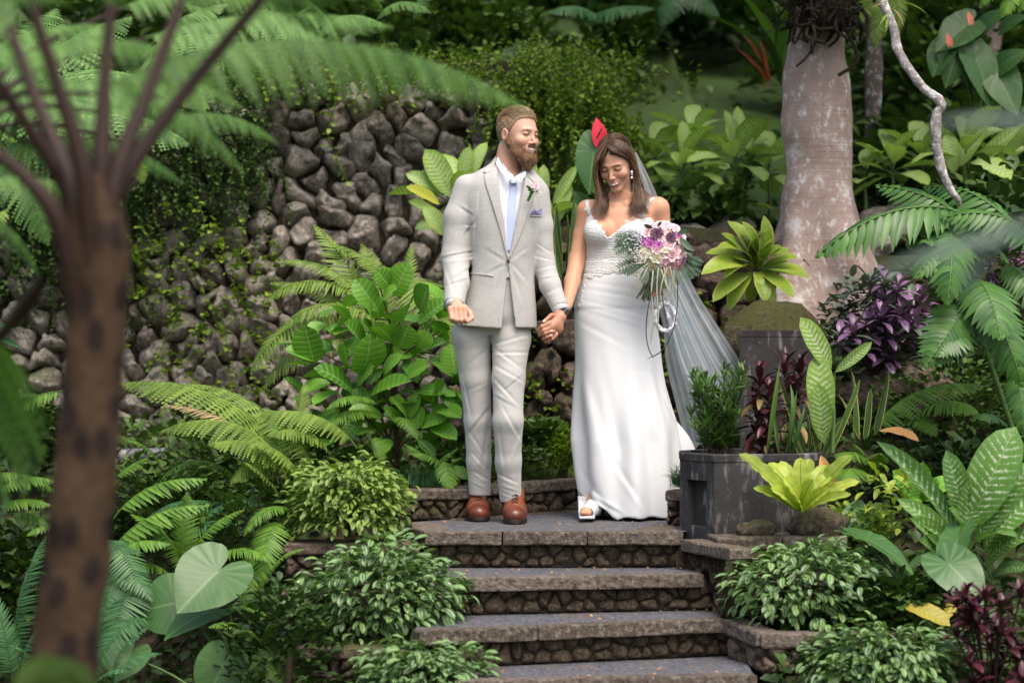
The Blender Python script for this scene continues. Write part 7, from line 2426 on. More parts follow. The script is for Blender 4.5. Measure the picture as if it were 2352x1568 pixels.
def ring_cuff(name, a, b, r0, r1, mat, root, n=20, thick=0.003):
 V, F, U = tube([a, b], [r0, r1], n)
 V2, F2, U2 = tube([b, a + (b - a) * 0.3], [r1 - thick, r0 - thick], n)
 V3, F3, U3 = cat_arrays([(V, F, U), (V2, F2, U2)])
 F3 = F3.tolist() + [(n + i, n + (i + 1) % n, 2 * n + (i + 1) % n, 2 * n + i) for i in range(n)]
 c = (a + b) / 2
 return part(name, mesh(name, V3 - c, F3, mat=mat), root, Matrix.Translation(Vector(c)))

def patch(name, pts_px, mat, root, thick=0.0035, y=None, n=None, label=None, kind=None, f=None, lift=0.003):
 """stiff little cloth panel from an outline (px,py[,y]) fan-filled and thickened"""
 pts = [np.array(P(p[0], p[1], p[2])) for p in pts_px]
 c = np.mean(pts, axis=0)
 V = []
 for off in (-thick / 2, thick / 2):
  for p in pts:
   V.append(p + [0, off, 0])
  V.append(c + [0, off - (0.004 if off < 0 else 0), 0])
 k = len(pts)
 F = []
 for i in range(k):
  j = (i + 1) % k
  F.append((i, j, k))
  F.append((k + 1 + j, k + 1 + i, 2 * k + 1))
  F.append((j, i, k + 1 + i)); F.append((j, k + 1 + i, k + 1 + j))
 return part(name, mesh(name, np.array(V) - c, F, mat=mat, smooth=False), root, Matrix.Translation(Vector(c)), label=label)

def shirt_solid(Q):
 return shirt_f(Q)

# collar leaves
patch('collar_leaf', [(1144, 360, .125), (1153, 373, .085), (1166, 390, .05), (1180, 403, .030), (1176, 413, .026), (1163, 406, .036), (1148, 391, .07), (1139, 374, .112)], M_shirt, groom)
patch('collar_leaf', [(1207, 393, .075), (1197, 399, .045), (1185, 404, .030), (1189, 413, .026), (1196, 416, .030), (1205, 406, .05), (1209, 397, .075)], M_shirt, groom)
me = plate(shirt_f, ([(sx(1180), sz(400)), (sx(1171), sz(412)), (sx(1172.5), sz(420)), (sx(1174), sz(424))][1:], [(sx(1190), sz(409)), (sx(1187.5), sz(420)), (sx(1187), sz(424))]), lift=0.014, thick=0.006, n=6, name='tie_knot', mat=M_tie)
part('tie_knot', me, groom)
me = plate(shirt_f, ([(sx(1173.5), sz(423)), (sx(1166), sz(470)), (sx(1163), sz(520)), (sx(1163), sz(580))], [(sx(1188), sz(423)), (sx(1186), sz(470)), (sx(1184), sz(520)), (sx(1175), sz(580))]), lift=0.0015, thick=0.003, n=24, name='tie', mat=M_tie)
part('tie', me, groom)
me = plate(shirt_f, ([(sx(1167), sz(412)), (sx(1159), sz(500)), (sx(1160), sz(595))], [(sx(1172), sz(412)), (sx(1164), sz(500)), (sx(1165), sz(595))]), lift=0.003, thick=0.002, n=14, name='shirt_placket', mat=M_shirt)
part('shirt_placket', me, groom)

def torso_fold(Q):
 return jacket_solid(Q) + folds(Q, J_FOLD) * (Q[:, 1] < 0.22)

# lapels with notch: lower lapel and upper collar on each side
def zx(L):
 return [(sx(a), sz(b)) for a, b in L]

for nm, A, Bq in [
 ('lapel', [(1112, 402), (1115, 425), (1130, 470), (1150, 535), (1166, 597)], [(1134, 388), (1142, 420), (1150, 460), (1160, 530), (1167, 598)]),
 ('lapel', [(1206, 402), (1203, 430), (1195, 480), (1182, 540), (1168, 598)], [(1232, 428), (1229, 444), (1214, 490), (1194, 545), (1170, 597)]),
 ('jacket_collar', [(1131, 362), (1122, 375), (1110, 394), (1117, 399)], [(1142, 362), (1137, 375), (1134, 386), (1136, 391)]),
 ('jacket_collar', [(1208, 392), (1206, 396), (1205, 401)], [(1214, 394), (1222, 405), (1228, 420)]),
]:
 part(nm, plate(torso_fold, (zx(A), zx(Bq)), lift=0.002, thick=0.0045, n=22, name=nm, mat=M_suit), groom)
# welts: breast pocket, hip pocket
part('pocket_welt', plate(torso_fold, (zx([(1080, 625), (1078, 629)]), zx([(1133, 632), (1133, 636)])), lift=0.001, thick=0.003, n=4, name='pocket_welt', mat=M_suit), groom)
part('pocket_welt', plate(torso_fold, (zx([(1217, 494), (1217, 499)]), zx([(1244, 494), (1244, 499)])), lift=0.001, thick=0.003, n=4, name='pocket_welt', mat=M_suit), groom)
M_sq = mat_plain('pocket_square_silk', (0.36, 0.33, 0.62), 0.5, var=0.35, scale=220)
patch('pocket_square', [(1216, 494, .045), (1222, 485, .036), (1227, 480, .034), (1232, 486, .034), (1245, 478, .045), (1244, 495, .05)], M_sq, groom, 0.004)
# button
Vb, Fb, Ub = tube([g(1167, 601, 0.031), g(1167, 601, 0.036)], [0.0085, 0.0085], 12)
Fb = Fb.tolist() + [tuple(range(12))]
part('jacket_button', mesh('jacket_button', Vb, Fb, mat=M_button, smooth=False), groom)

# cuffs, watch
ring_cuff('shirt_cuff', g(1046, 685, -0.005), g(1042, 705, -0.042), 0.040, 0.0385, M_shirt, groom)
ring_cuff('shirt_cuff', g(1278, 693, 0.09), g(1290, 716, 0.066), 0.037, 0.0385, M_shirt, groom)
wt = ring_cuff('watch', g(1287, 714, 0.062), g(1291, 722, 0.054), 0.031, 0.031, M_black, groom)
Vb, Fb, Ub = tube([g(1300, 716, 0.035), g(1303, 717, 0.028)], [0.014, 0.014], 14)
part('watch_face', mesh('watch_face', Vb, Fb.tolist() + [tuple(range(14)), tuple(reversed(range(14, 28)))], mat=mat_plain('watch_steel', (0.35, 0.34, 0.3), 0.25, Metallic=0.9), smooth=False), wt)
for k in range(3):
 Vb, Fb, Ub = tube([g(1023.5 + k * 0.6, 700 + k * 5.5, 0.01 - k * .008), g(1021 + k * 0.6, 701 + k * 5.5, 0.005 - k * .008)], [0.006, 0.006], 8)
 part('cuff_button', mesh('cuff_button', Vb, Fb.tolist() + [tuple(range(8)), tuple(reversed(range(8, 16)))], mat=M_button, smooth=False), groom)

# ---- trousers
def trousers_f(Q):
 a = [(1098, 735, .175), (1083, 770, .18), (1092, 870, .185), (1097, 966, .20), (1100, 1060, .225), (1103, 1140, .245)]
 ra = [0.085, 0.088, 0.070, 0.0615, 0.0555, 0.0505]
 b = [(1172, 735, .17), (1174, 775, .155), (1168, 870, .09), (1167, 966, .055), (1168, 1060, .085), (1173, 1150, .115)]
 rb_ = [0.085, 0.088, 0.073, 0.066, 0.0575, 0.0485]
 d1 = chain(Q, [g(*p) for p in a], ra, 0.02)
 d2 = chain(Q, [g(*p) for p in b], rb_, 0.02)
 z = Q[:, 2]
 k = 0.006
 h = np.clip(0.5 + 0.5 * (d2 - d1) / k, 0, 1)
 d = d2 * (1 - h) + d1 * h - k * h * (1 - h)
 hip = stack(Q, rows_px([(640, 1096, 1215, .16, .10), (700, 1075, 1219, .165, .105), (735, 1064, 1214, .165, .10), (768, 1074, 1198, .18, .075)]))
 d = su(d, hip, 0.02)
 fl = [((1128, 795), (1215, 770), .010, .008), ((1130, 812), (1218, 812), .009, .009), ((1132, 800), (1200, 850), .010, .008), ((1134, 840), (1205, 880), .010, .009),
   ((1133, 870), (1190, 930), .010, .010), ((1136, 905), (1180, 930), .010, -.007), ((1200, 860), (1150, 900), .008, .006), ((1150, 930), (1195, 1010), .011, .009), ((1140, 960), (1160, 1100), .012, .006), ((1198, 985), (1170, 1060), .012, -.005),
   ((1145, 1090), (1190, 1110), .009, .008), ((1150, 1115), (1192, 1128), .007, -.006), ((1150, 1130), (1175, 1140), .006, .006),
   ((1060, 860), (1080, 960), .010, .008), ((1126, 930), (1070, 1000), .012, .010), ((1100, 800), (1095, 950), .014, .005), ((1072, 990), (1120, 1060), .010, .007), ((1120, 960), (1100, 1100), .012, .009),
   ((1080, 1040), (1115, 1080), .008, .008), ((1085, 1085), (1124, 1110), .009, .008), ((1082, 1110), (1120, 1128), .007, -.005), ((1075, 900), (1120, 880), .01, .004), ((1128, 790), (1080, 830), .012, .006)]
 d = d + folds(Q, fl) * (Q[:, 1] < 0.2) + 0.0015 * fbm(Q, 9, 2, 6)
 d = np.maximum(d, sz(1137 + 0, 0.245) * (Q[:, 0] < sx(1140)) + sz(1153, 0.1) * (Q[:, 0] >= sx(1140)) - z)
 return np.maximum(d, z - sz(630))

V, F, C = field_mesh('trousers', trousers_f, (sx(1024), -0.06, 0.03), (sx(1236), 0.34, sz(625)), 0.0046, M_suit, it=1)
bt = g(1135, 950)
part('trousers', mesh('trousers', V - bt, F, mat=M_suit), groom, Matrix.Translation(Vector(bt)))

# ---- shoes
def make_shoe(cx, ytoe, ydir, label=None):
 """oxford seen from the toe; cx world x, ytoe front"""
 o = np.array([cx, ytoe, 0.0])
 ang = ydir
 R = np.array([[cos(ang), sin(ang), 0], [-sin(ang), cos(ang), 0], [0, 0, 1]])
 def loc(Q):
  return (Q - o) @ R.T
 def f(Q):
  q = loc(Q) / np.array([1.16, 1, 1])
  d = rc(q, (0, 0.046, 0.030), (0, 0.115, 0.040), 0.040, 0.046)
  d = su(d, rc(q, (0, 0.115, 0.052), (0, 0.235, 0.050), 0.040, 0.036), 0.03)
  d = su(d, rc(q, (0, 0.19, 0.06), (0, 0.205, 0.125), 0.032, 0.034), 0.03)
  d = su(d, rc(q, (0, 0.105, 0.060), (0, 0.17, 0.112), 0.026, 0.030), 0.025)
  d = np.maximum(d, 0.014 - q[:, 2])
  d = d + 0.0022 * np.exp(-((q[:, 1] - 0.072 - 0.0 * q[:, 0]) / 0.003) ** 2) + 0.0025 * np.exp(-((q[:, 1] - 0.098 - 2.5 * q[:, 0] ** 2) / 0.004) ** 2) + 0.002 * np.exp(-((q[:, 1] - 0.112) / 0.004) ** 2)
  return d
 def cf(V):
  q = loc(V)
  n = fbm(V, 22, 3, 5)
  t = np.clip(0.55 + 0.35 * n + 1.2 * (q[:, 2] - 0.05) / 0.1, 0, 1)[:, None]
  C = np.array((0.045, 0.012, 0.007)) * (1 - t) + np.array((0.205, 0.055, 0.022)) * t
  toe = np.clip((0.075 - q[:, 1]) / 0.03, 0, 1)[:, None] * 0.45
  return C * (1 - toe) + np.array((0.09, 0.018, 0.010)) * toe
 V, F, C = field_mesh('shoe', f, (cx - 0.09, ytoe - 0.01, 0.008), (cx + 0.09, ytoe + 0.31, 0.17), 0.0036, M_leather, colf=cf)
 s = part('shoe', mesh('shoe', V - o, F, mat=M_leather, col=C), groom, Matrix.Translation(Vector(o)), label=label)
 outl = []
 for t in np.linspace(0, 2 * pi, 28, endpoint=False):
  yy = 0.15 - 0.145 * cos(t)
  w = 0.056 * abs(sin(t)) ** 0.75 * (1.0 if yy < 0.12 else 0.82 + 0.1 * cos((yy - 0.12) * 20))
  outl.append((np.sign(sin(t)) * w, yy))
 V = [];
 for z in (0.0, 0.004, 0.014, 0.017):
  for x, y in outl:
   V.append(o + R.T @ np.array([x, y, z]))
 F = [(i * 28 + j, i * 28 + (j + 1) % 28, (i + 1) * 28 + (j + 1) % 28, (i + 1) * 28 + j) for i in range(3) for j in range(28)]
 F += [tuple(reversed(range(28))), tuple(range(84, 112))]
 part('sole', mesh('sole', np.array(V) - o, F, mat=M_black), s, Matrix.Translation(Vector(o)))
 for k in range(4):
  y = 0.083 + 0.016 * k
  z = 0.087 + 0.0145 * k
  for sg in (-1, 1):
   a = o + R.T @ np.array([-0.014 * sg, y, z + 0.002]); b = o + R.T @ np.array([0, y + 0.004, z + 0.0085]); c = o + R.T @ np.array([0.014 * sg, y + 0.009, z + 0.004])
   Vl, Fl, Ul = tube([a, b, c], 0.0026, 5)
   part('lace', mesh('lace', Vl - o, Fl, mat=M_black), s, Matrix.Translation(Vector(o)))
 return s

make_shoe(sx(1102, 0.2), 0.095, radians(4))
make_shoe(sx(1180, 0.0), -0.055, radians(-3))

# boutonniere: pinned rose bud, gypsophila, leaves, wrapped stem
M_rosepink = mat_plain('rose_pink', (0.72, 0.35, 0.40), 0.6, var=0.15, scale=60)
M_bleaf = mat_plain('boutonniere_leaf', (0.06, 0.12, 0.03), 0.5, var=0.4, scale=50)
M_gyp = mat_plain('gypsophila_white', (0.72, 0.70, 0.62), 0.7)

# ================================================================== THE BRIDE
BY = 0.34
BB = (sx(1425, BY), BY, 0.0)
bride = thing('person', 'smiling bride in white lace gown and veil looking down, brown hair on her shoulders', 'person', BB)

def b(px, py, y=BY):
 return P(px, py, y)

def rows_b(R, Y=BY - 0.05):
 return [(sz(r[0], Y), sx(r[1], Y), sx(r[2], Y), r[3], r[4]) for r in R]

SKIN_B = (0.60, 0.315, 0.195)
_eye = b(1401.5, 393, 0.235)
HB = Head(_eye + np.array([0.028, 0.070, 0.042]), radians(-19), radians(27), radians(5), 1.0)

BODY_ROWS = rows_b([(448, 1392, 1458, .36, .045), (462, 1374, 1480, .365, .05), (480, 1352, 1508, .36, .075), (505, 1350, 1508, .355, .088), (535, 1347, 1500, .35, .095),
     (570, 1352, 1494, .35, .09), (605, 1351, 1484, .35, .082), (650, 1341, 1494, .355, .10), (700, 1330, 1504, .36, .115), (760, 1326, 1510, .36, .12)])

def bride_torso(Q):
 d = stack(Q, BODY_ROWS, 2.1)
 d = su(d, rc(Q, b(1352, 482, .36), b(1510, 474, .36), 0.045, 0.045), 0.03)
 d = su(d, ell(Q, b(1374, 532, .275), (0.058, 0.050, 0.055)), 0.035)
 d = su(d, ell(Q, b(1448, 532, .275), (0.058, 0.050, 0.055)), 0.035)
 return d

def bride_hands(Q):
 d = chain(Q, [b(1303, 700, .15), g(1292, 716, .085), g(1268, 750, .055)], [0.024, 0.022, 0.024], 0.01)
 for pts, r in [([(1284, 722, .05), (1266, 724, .0), (1249, 739, -.022)], .0100),
     ([(1256, 762, .05), (1243, 768, .0), (1252, 766, -.026), (1268, 760, -.030)], .0085),
     ([(1258, 770, .05), (1248, 777, .0), (1256, 774, -.022), (1267, 770, -.026)], .0082),
     ([(1262, 776, .05), (1254, 784, .01), (1261, 781, -.014)], .0075)]:
  d = su(d, chain(Q, [g(*p) for p in pts], [r * 1.1] + [r] * (len(pts) - 2) + [r * .85], 0.003), 0.003)
 d2 = rc(Q, b(1521, 652, .22), b(1508, 660, .15), 0.022, 0.026)
 for k in range(4):
  d2 = su(d2, chain(Q, [b(1516 + k, 652 + k * 7, .13), b(1502, 654 + k * 7.5, .105), b(1490, 655 + k * 7.5, .125)], [.0105, .0098, .0085], 0.003), 0.003)
 return np.minimum(d, d2)

def bride_body(Q):
 q = HB.loc(Q)
 r = _l(q)
 far = r > 0.22
 d = np.full(len(Q), 9.0)
 if (~far).any():
  d[~far] = head_field(q[~far], False, True)
 d[far] = r[far] - 0.13
 neck = rc(Q, b(1424, 415, .335), b(1426, 462, .365), 0.047, 0.050)
 d = su(d, neck, 0.02)
 t = bride_torso(Q)
 t = su(t, rc(Q, b(1412, 470, .300), b(1372, 464, .325), 0.006, 0.006), 0.02)
 t = su(t, rc(Q, b(1440, 470, .300), b(1490, 462, .325), 0.006, 0.006), 0.02)
 d = su(d, t, 0.03)
 d = su(d, chain(Q, [b(1348, 484, .36), b(1336, 540, .365), b(1325, 598, .34), b(1314, 648, .26), b(1303, 700, .15)], [0.046, 0.0385, 0.039, 0.036, 0.025], 0.015), 0.02)
 d = su(d, chain(Q, [b(1516, 480, .36), b(1523, 535, .37), b(1530, 600, .33), b(1521, 652, .22)], [0.045, 0.038, 0.035, 0.025], 0.015), 0.02)
 d = su(d, chain(Q, [b(1405, 760, .37), b(1400, 960, .38), b(1388, 1110, .38), b(1364, 1158, .30)], [0.07, 0.05, 0.038, 0.032], 0.01), 0.03)
 d = su(d, chain(Q, [b(1362, 1150, .30), b(1360, 1166, .24), b(1346, 1176, .14)], [0.032, 0.034, 0.026], 0.01), 0.02)
 for k in range(5):
  d = su(d, rc(Q, b(1337 + 4.5 * k, 1176, .12), b(1335 + 4.5 * k, 1177 + (k > 3), .095 + 0.006 * abs(k - 1)), 0.008, 0.0075), 0.003)
 d = su(d, bride_hands(Q), 0.006)
 return d

def bride_col(V):
 C = np.tile(np.array(SKIN_B), (len(V), 1))
 q = HB.loc(V)
 m = _l(q) < 0.17
 C[m] = head_color(q[m], (0.66, 0.36, 0.235), False, (0.62, 0.22, 0.21), (0.66, 0.27, 0.19))
 h = (V[:, 2] < sz(705)) & (V[:, 2] > 0.3) & (V[:, 0] < sx(1310))
 C[h] = (0.46, 0.21, 0.12)
 for p in [(1250, 737, -.03), (1267, 759, -.038), (1266, 769, -.034)]:
  k = _l(V - g(*p)) < 0.008
  C[k] = (0.70, 0.48, 0.42)
 return C * (1 + 0.05 * fbm(V, 12, 3, 3)[:, None])

zsb = np.concatenate([np.arange(0.0, sz(1195, .2) + 0.11, 0.004), np.arange(sz(1195, .2) + 0.11, sz(800), 0.02), np.arange(sz(800), sz(640), 0.003), np.arange(sz(640), sz(445), 0.006), np.arange(sz(445), sz(292), 0.0026)])
zsb = np.unique(np.round(zsb, 4))
V, F, C = field_mesh('body', bride_body, (sx(1226), -0.06, 0), (sx(1556), 0.47, 0), 0.0032, M_skin, colf=bride_col, it=1, zs=zsb)
part('body', mesh('body', V - np.array(BB), F, mat=M_skin, col=C), bride, Matrix.Translation(Vector(BB)))

def teeth_b(Q):
 q = HB.loc(Q)
 a = q.copy(); a[:, 0] = np.abs(a[:, 0])
 return chain(a, [(0, 0.0972, -0.0680), (0.013, 0.0925, -0.0660), (0.024, 0.0825, -0.0618)], [0.0052, 0.0048, 0.0026], 0.002)

blob_mesh('teeth', teeth_b, HB.world((0, 0.09, -0.066)), (0.03, 0.03, 0.02), 0.0016, M_white, bride)

# ---- gown
def make_satin():
 m = NT('ivory_satin')
 n = m.noise(5, 3, vec=m.coord('Object'))
 f = m.noise(700, 1, vec=m.coord('Object'))
 c = m.mix(n, (0.74, 0.76, 0.77), (0.79, 0.81, 0.82))
 return m.done(m.pbsdf(c, 0.42, m.bump(f, 0.08, 0.001), 0.35, Sheen_Weight=0.2).outputs[0])

def make_lace():
 m = NT('lace')
 co = m.coord('Object')
 v = m.n('TexVoronoi', feature='DISTANCE_TO_EDGE')
 v.inputs['Scale'].default_value = 60
 dn = m.n('TexNoise'); dn.inputs['Scale'].default_value = 24
 m.l(co, dn.inputs['Vector'])
 add = m.n('MixRGB'); add.inputs[0].default_value = 0.06
 m.l(co, add.inputs[1]); m.l(dn.outputs[1], add.inputs[2])
 m.l(add.outputs[0], v.inputs['Vector'])
 w = m.n('TexWave', wave_type='RINGS'); w.inputs['Scale'].default_value = 26; w.inputs['Distortion'].default_value = 9; w.inputs['Detail'].default_value = 2
 m.l(co, w.inputs['Vector'])
 e = m.math('SUBTRACT', 1.0, m.math('MULTIPLY', v.outputs['Distance'], 9.0), clamp=True)
 h = m.math('ADD', m.math('MULTIPLY', e, 0.8), m.math('MULTIPLY', w.outputs[1] if len(w.outputs) > 1 else w.outputs[0], 0.7))
 c = m.mix(m.math('MULTIPLY', h, 0.8, clamp=True), (0.62, 0.63, 0.62), (0.84, 0.84, 0.83))
 return m.done(m.pbsdf(c, 0.75, m.bump(h, 0.35, 0.004), 0.25).outputs[0])

M_satin = make_satin()
M_lace = make_lace()

D_ROWS = rows_b([(605, 1349, 1486, .35, .088), (650, 1338, 1495, .355, .108), (690, 1325, 1505, .36, .122), (724, 1320.5, 1511, .36, .130), (763, 1321, 1514, .36, .135), (840, 1324, 1521, .36, .150),
     (918, 1322, 1536, .37, .175), (976, 1323, 1550, .38, .20), (1034, 1326, 1556, .39, .225), (1092, 1332, 1558, .40, .25), (1138, 1340, 1556, .41, .27), (1200, 1350, 1552, .42, .29)])

def train_f(Q):
 d = chain(Q, [b(1470, 800, .40), b(1486, 930, .46), b(1520, 1040, .58), b(1565, 1185, .80)], [0.055, 0.074, 0.12, 0.19], 0.05)
 return d

def gown_f(Q):
 bod = bride_torso(Q) - 0.0055
 d0 = stack(Q, D_ROWS, 2.05)
 d = su(d0, train_f(Q), 0.07)
 z = Q[:, 2]
 d = su(np.maximum(bod, sz(700) - z), d, 0.018)
 low = np.clip((sz(740) - z) / 0.55, 0, 1)
 cx = sx(1430) + 0.03 * low
 th = np.arctan2(Q[:, 0] - cx, -(Q[:, 1] - 0.42))
 tw = th + 0.35 * (1 - low) * 0.5
 fold = 0.006 * low * np.sin(tw * 7.0 + 1.5 * np.sin(z * 4) + 0.6) + 0.0045 * low * np.sin(tw * 13.0 + 2.0 + 1.2 * np.sin(z * 5.5))
 fold = fold + 0.018 * low ** 3 * np.sin(tw * 9.0 + 4.0)
 d = d + fold
 d = d + 0.004 * fbm(np.stack([Q[:, 0] * 2.2, Q[:, 1] * 2.2, z * 0.9], -1), 3.5, 2, 4) * low
 fl = [((1335, 690), (1500, 730), .012, .004), ((1330, 705), (1480, 752), .013, -.0035), ((1345, 665), (1490, 690), .009, .004), ((1345, 648), (1480, 668), .008, .0035), ((1330, 740), (1440, 800), .018, .004),
   ((1430, 850), (1500, 860), .01, .002), ((1345, 860), (1410, 1100), .03, .008), ((1380, 830), (1440, 1150), .028, .007), ((1335, 1090), (1400, 1185), .02, .012), ((1340, 1130), (1430, 1180), .012, -.010), ((1470, 900), (1500, 1180), .028, .009),
   ((1400, 1050), (1480, 1170), .018, .009), ((1500, 850), (1560, 1040), .018, .010), ((1520, 900), (1590, 1030), .016, -.009)]
 d = d + folds(Q, fl) * (Q[:, 1] < 0.42)
 d = d + 0.0022 * np.exp(-((z - sz(628) - 0.35 * (Q[:, 0] - sx(1415)) ** 2) / 0.004) ** 2)
 x = Q[:, 0]
 nk = np.interp(x, [sx(v) for v in (1330, 1345, 1362, 1398, 1440, 1470, 1500, 1515)], [sz(v) for v in (520, 498, 492, 546, 513, 500, 497, 515)])
 nk = nk + 0.0022 * np.sin(x * 520)
 nk = np.where(Q[:, 1] > 0.36, sz(560), nk)
 d = np.maximum(d, (z - nk) * 0.7)
 hem = np.interp(x, [sx(v) for v in (1315, 1338, 1350, 1378, 1392, 1408, 1419, 1440, 1475, 1500, 1530, 1600)],
     [0.16, 0.105, 0.078, 0.062, 0.045, 0.012, 0.0, 0.016, 0.006, 0.014, 0.005, 0.004])
 hem = np.where(Q[:, 1] > 0.36, 0.006, hem + 0.0)
 d = np.maximum(d, (hem - z) * 0.85)
 return d

V, F, C = field_mesh('gown', gown_f, (sx(1296), 0.02, -0.01), (sx(1640), 1.02, sz(480)), 0.0066, M_satin, it=1)
# split by height: lace bodice above the waist seam, satin skirt below
me = mesh('gown', V - np.array(BB), F, mat=M_satin)
gown = part('gown', me, bride, Matrix.Translation(Vector(BB)))
V2, F2, C2 = field_mesh('lace_bodice', lambda Q: np.maximum(gown_f(Q) - 0.0022, (np.interp(Q[:, 0], [sx(v) for v in (1320, 1336, 1350, 1410, 1480, 1500, 1520)], [sz(v) for v in (735, 700, 640, 627, 632, 690, 720)]) + 0.006 * np.sin(Q[:, 0] * 150)) - Q[:, 2]),
      (sx(1300), 0.10, sz(745)), (sx(1545), 0.50, sz(480)), 0.0045, M_lace, it=1)
part('lace_bodice', mesh('lace_bodice', V2 - np.array(BB), F2, mat=M_lace), bride, Matrix.Translation(Vector(BB)))

# lace straps running over the shoulders
def strap(pts, w, name='lace_strap'):
 out = []
 A, Bq = [], []
 for (px, py) in pts:
  A.append((sx(px - w, .3), sz(py, .3))); Bq.append((sx(px + w, .3), sz(py, .3)))
 return part(name, plate(bride_body, (A, Bq), lift=0.001, thick=0.003, n=22, name=name, mat=M_lace), bride)

strap([(1350, 459), (1350, 472), (1353, 486), (1358, 500)], 4.5)
strap([(1500, 454), (1490, 462), (1482, 478), (1474, 500)], 5.5)
for i, (px, py, r) in enumerate([(1347, 478, 5), (1356, 488, 5), (1362, 498, 4), (1370, 506, 4), (1380, 520, 4), (1388, 533, 4), (1440, 508, 5), (1430, 520, 4), (1420, 530, 4), (1455, 500, 5), (1470, 492, 6), (1478, 484, 6), (1484, 472, 5), (1463, 503, 5), (1408, 540, 4)]):
 c = P(px, py, 0.2)
 y = front_y(lambda Q: np.minimum(bride_body(Q), gown_f(Q)), [c[0]], [c[2]])[0]
 n = 5
 Vp = [np.array([c[0], y - 0.005, c[2]])]
 rr = r * 0.0022
 for k in range(20):
  t = 2 * pi * k / 20
  R_ = rr * (0.72 + 0.28 * cos(n * t + i))
  Vp.append(np.array([c[0] + R_ * cos(t), y - 0.002, c[2] + R_ * sin(t)]))
 Fp = [(0, 1 + k, 1 + (k + 1) % 20) for k in range(20)]
 part('lace_flower', mesh('lace_flower', np.array(Vp) - c, Fp, mat=M_lace), bride, Matrix.Translation(Vector(c)))

# ---- sandal
def shoe_f(Q):
 f = chain(Q, [b(1364, 1158, .315), b(1361, 1167, .24), b(1349, 1178, .155)], [0.036, 0.038, 0.034], 0.01)
 d = np.abs(f) - 0.003
 d = np.maximum(d, 0.135 - 0 * Q[:, 2] - Q[:, 1])
 d = np.maximum(d, (Q[:, 2] - (0.075 + (Q[:, 1] - 0.13) * 0.35)))
 d = np.maximum(d, 0.018 - Q[:, 2])
 sole = rc(Q, b(1343, 1186, .10), b(1352, 1184, .19), 0.030, 0.034)
 sole = np.maximum(np.abs(Q[:, 2] - (0.018 + np.clip(Q[:, 1] - 0.18, 0, 1) * 0.55)) - 0.006, _l((Q - b(1347, 1185, .17))[:, [0]]) - 0.036)
 sole = np.maximum(sole, np.abs(Q[:, 1] - 0.20) - 0.125)
 return np.minimum(d, sole)

def shoe_col(V):
 C = np.tile(np.array((0.62, 0.64, 0.66)), (len(V), 1))
 n = vnoise(V, 220, 3)
 C = C * (1 + 0.35 * n[:, None])
 C[V[:, 2] < 0.014] = (0.10, 0.07, 0.05)
 return C

M_silver = make_colored('silver_glitter_leather', 0.3, 0, (400, 0.5, 0.002), 0.7)
V, F, C = field_mesh('sandal', shoe_f, (sx(1320), 0.05, 0.0), (sx(1392), 0.36, 0.14), 0.0036, M_silver, colf=shoe_col)
c = np.array([sx(1350), .17, 0.02])
sh_ = part('sandal', mesh('sandal', V - c, F, mat=M_silver, col=C), bride, Matrix.Translation(Vector(c)))
Vh, Fh, Uh = tube([b(1383, 1163, .30), P(1386, 1190, .31) + [0, 0, 0.0]], [0.011, 0.006], 8)
part('heel', mesh('heel', Vh, Fh, mat=M_black), sh_)

# ---- earring
er = HB.world((0.080, 0.0, -0.030))
M_pearl = mat_plain('pearl', (0.82, 0.80, 0.78), 0.15, 0.8)
M_gem = mat_plain('rhinestone', (0.72, 0.78, 0.82), 0.08, 1.0)

ec = b(1451, 399, .245)
e_ = part('earring', mesh('earring', *ball((0, 0, -0.019), 0.0062), mat=M_pearl), bride, Matrix.Translation(Vector(ec)))
Vg, Fg, _u = cat_arrays([(*ball((0, 0, 0.006), (0.0055, 0.004, 0.009), 7), np.zeros((7 * 9, 2))), (*ball((0.001, 0, -0.006), (0.003, .003, .004), 7), np.zeros((7 * 9, 2)))])
part('earring_stone', mesh('earring_stone', Vg, Fg, mat=M_gem, smooth=False), e_, Matrix.Translation(Vector(ec)))

# ---- hair
def hairb_f(Q):
 q = HB.loc(Q)
 d = ell(q, (0, -0.018, 0.036), (0.082, 0.100, 0.098))
 d = su(d, ell(q, (0, -0.075, -0.01), (0.060, 0.045, 0.065)), 0.03)
 d = d + 0.002 * vnoise(np.stack([q[:, 0] * 4, q[:, 1] * 1, q[:, 2]], -1), 60, 5)
 ax = np.abs(q[:, 0])
 hl = np.interp(q[:, 1], [-0.13, -0.04, -0.015, 0.02, 0.05, 0.075, 0.12], [-0.09, -0.08, -0.05, 0.012, 0.045, 0.072, 0.080])
 hl = hl - 0.020 * np.clip(-q[:, 0] / 0.02, 0, 1) * (q[:, 1] > 0.02) - 0.006 * np.clip(q[:, 0] / 0.03, 0, 1) * (q[:, 1] > 0.03)
 d = np.maximum(d, (hl - q[:, 2]) * 0.8)
 part_line = np.exp(-((q[:, 0] - 0.002) / 0.003) ** 2) * (q[:, 1] > -0.01)
 return d + 0.006 * part_line

blob_mesh('hair', hairb_f, HB.world((0, -0.02, 0.03)), (0.14, 0.14, 0.15), 0.003, M_haircap_b, bride)
rb = np.random.default_rng(12)

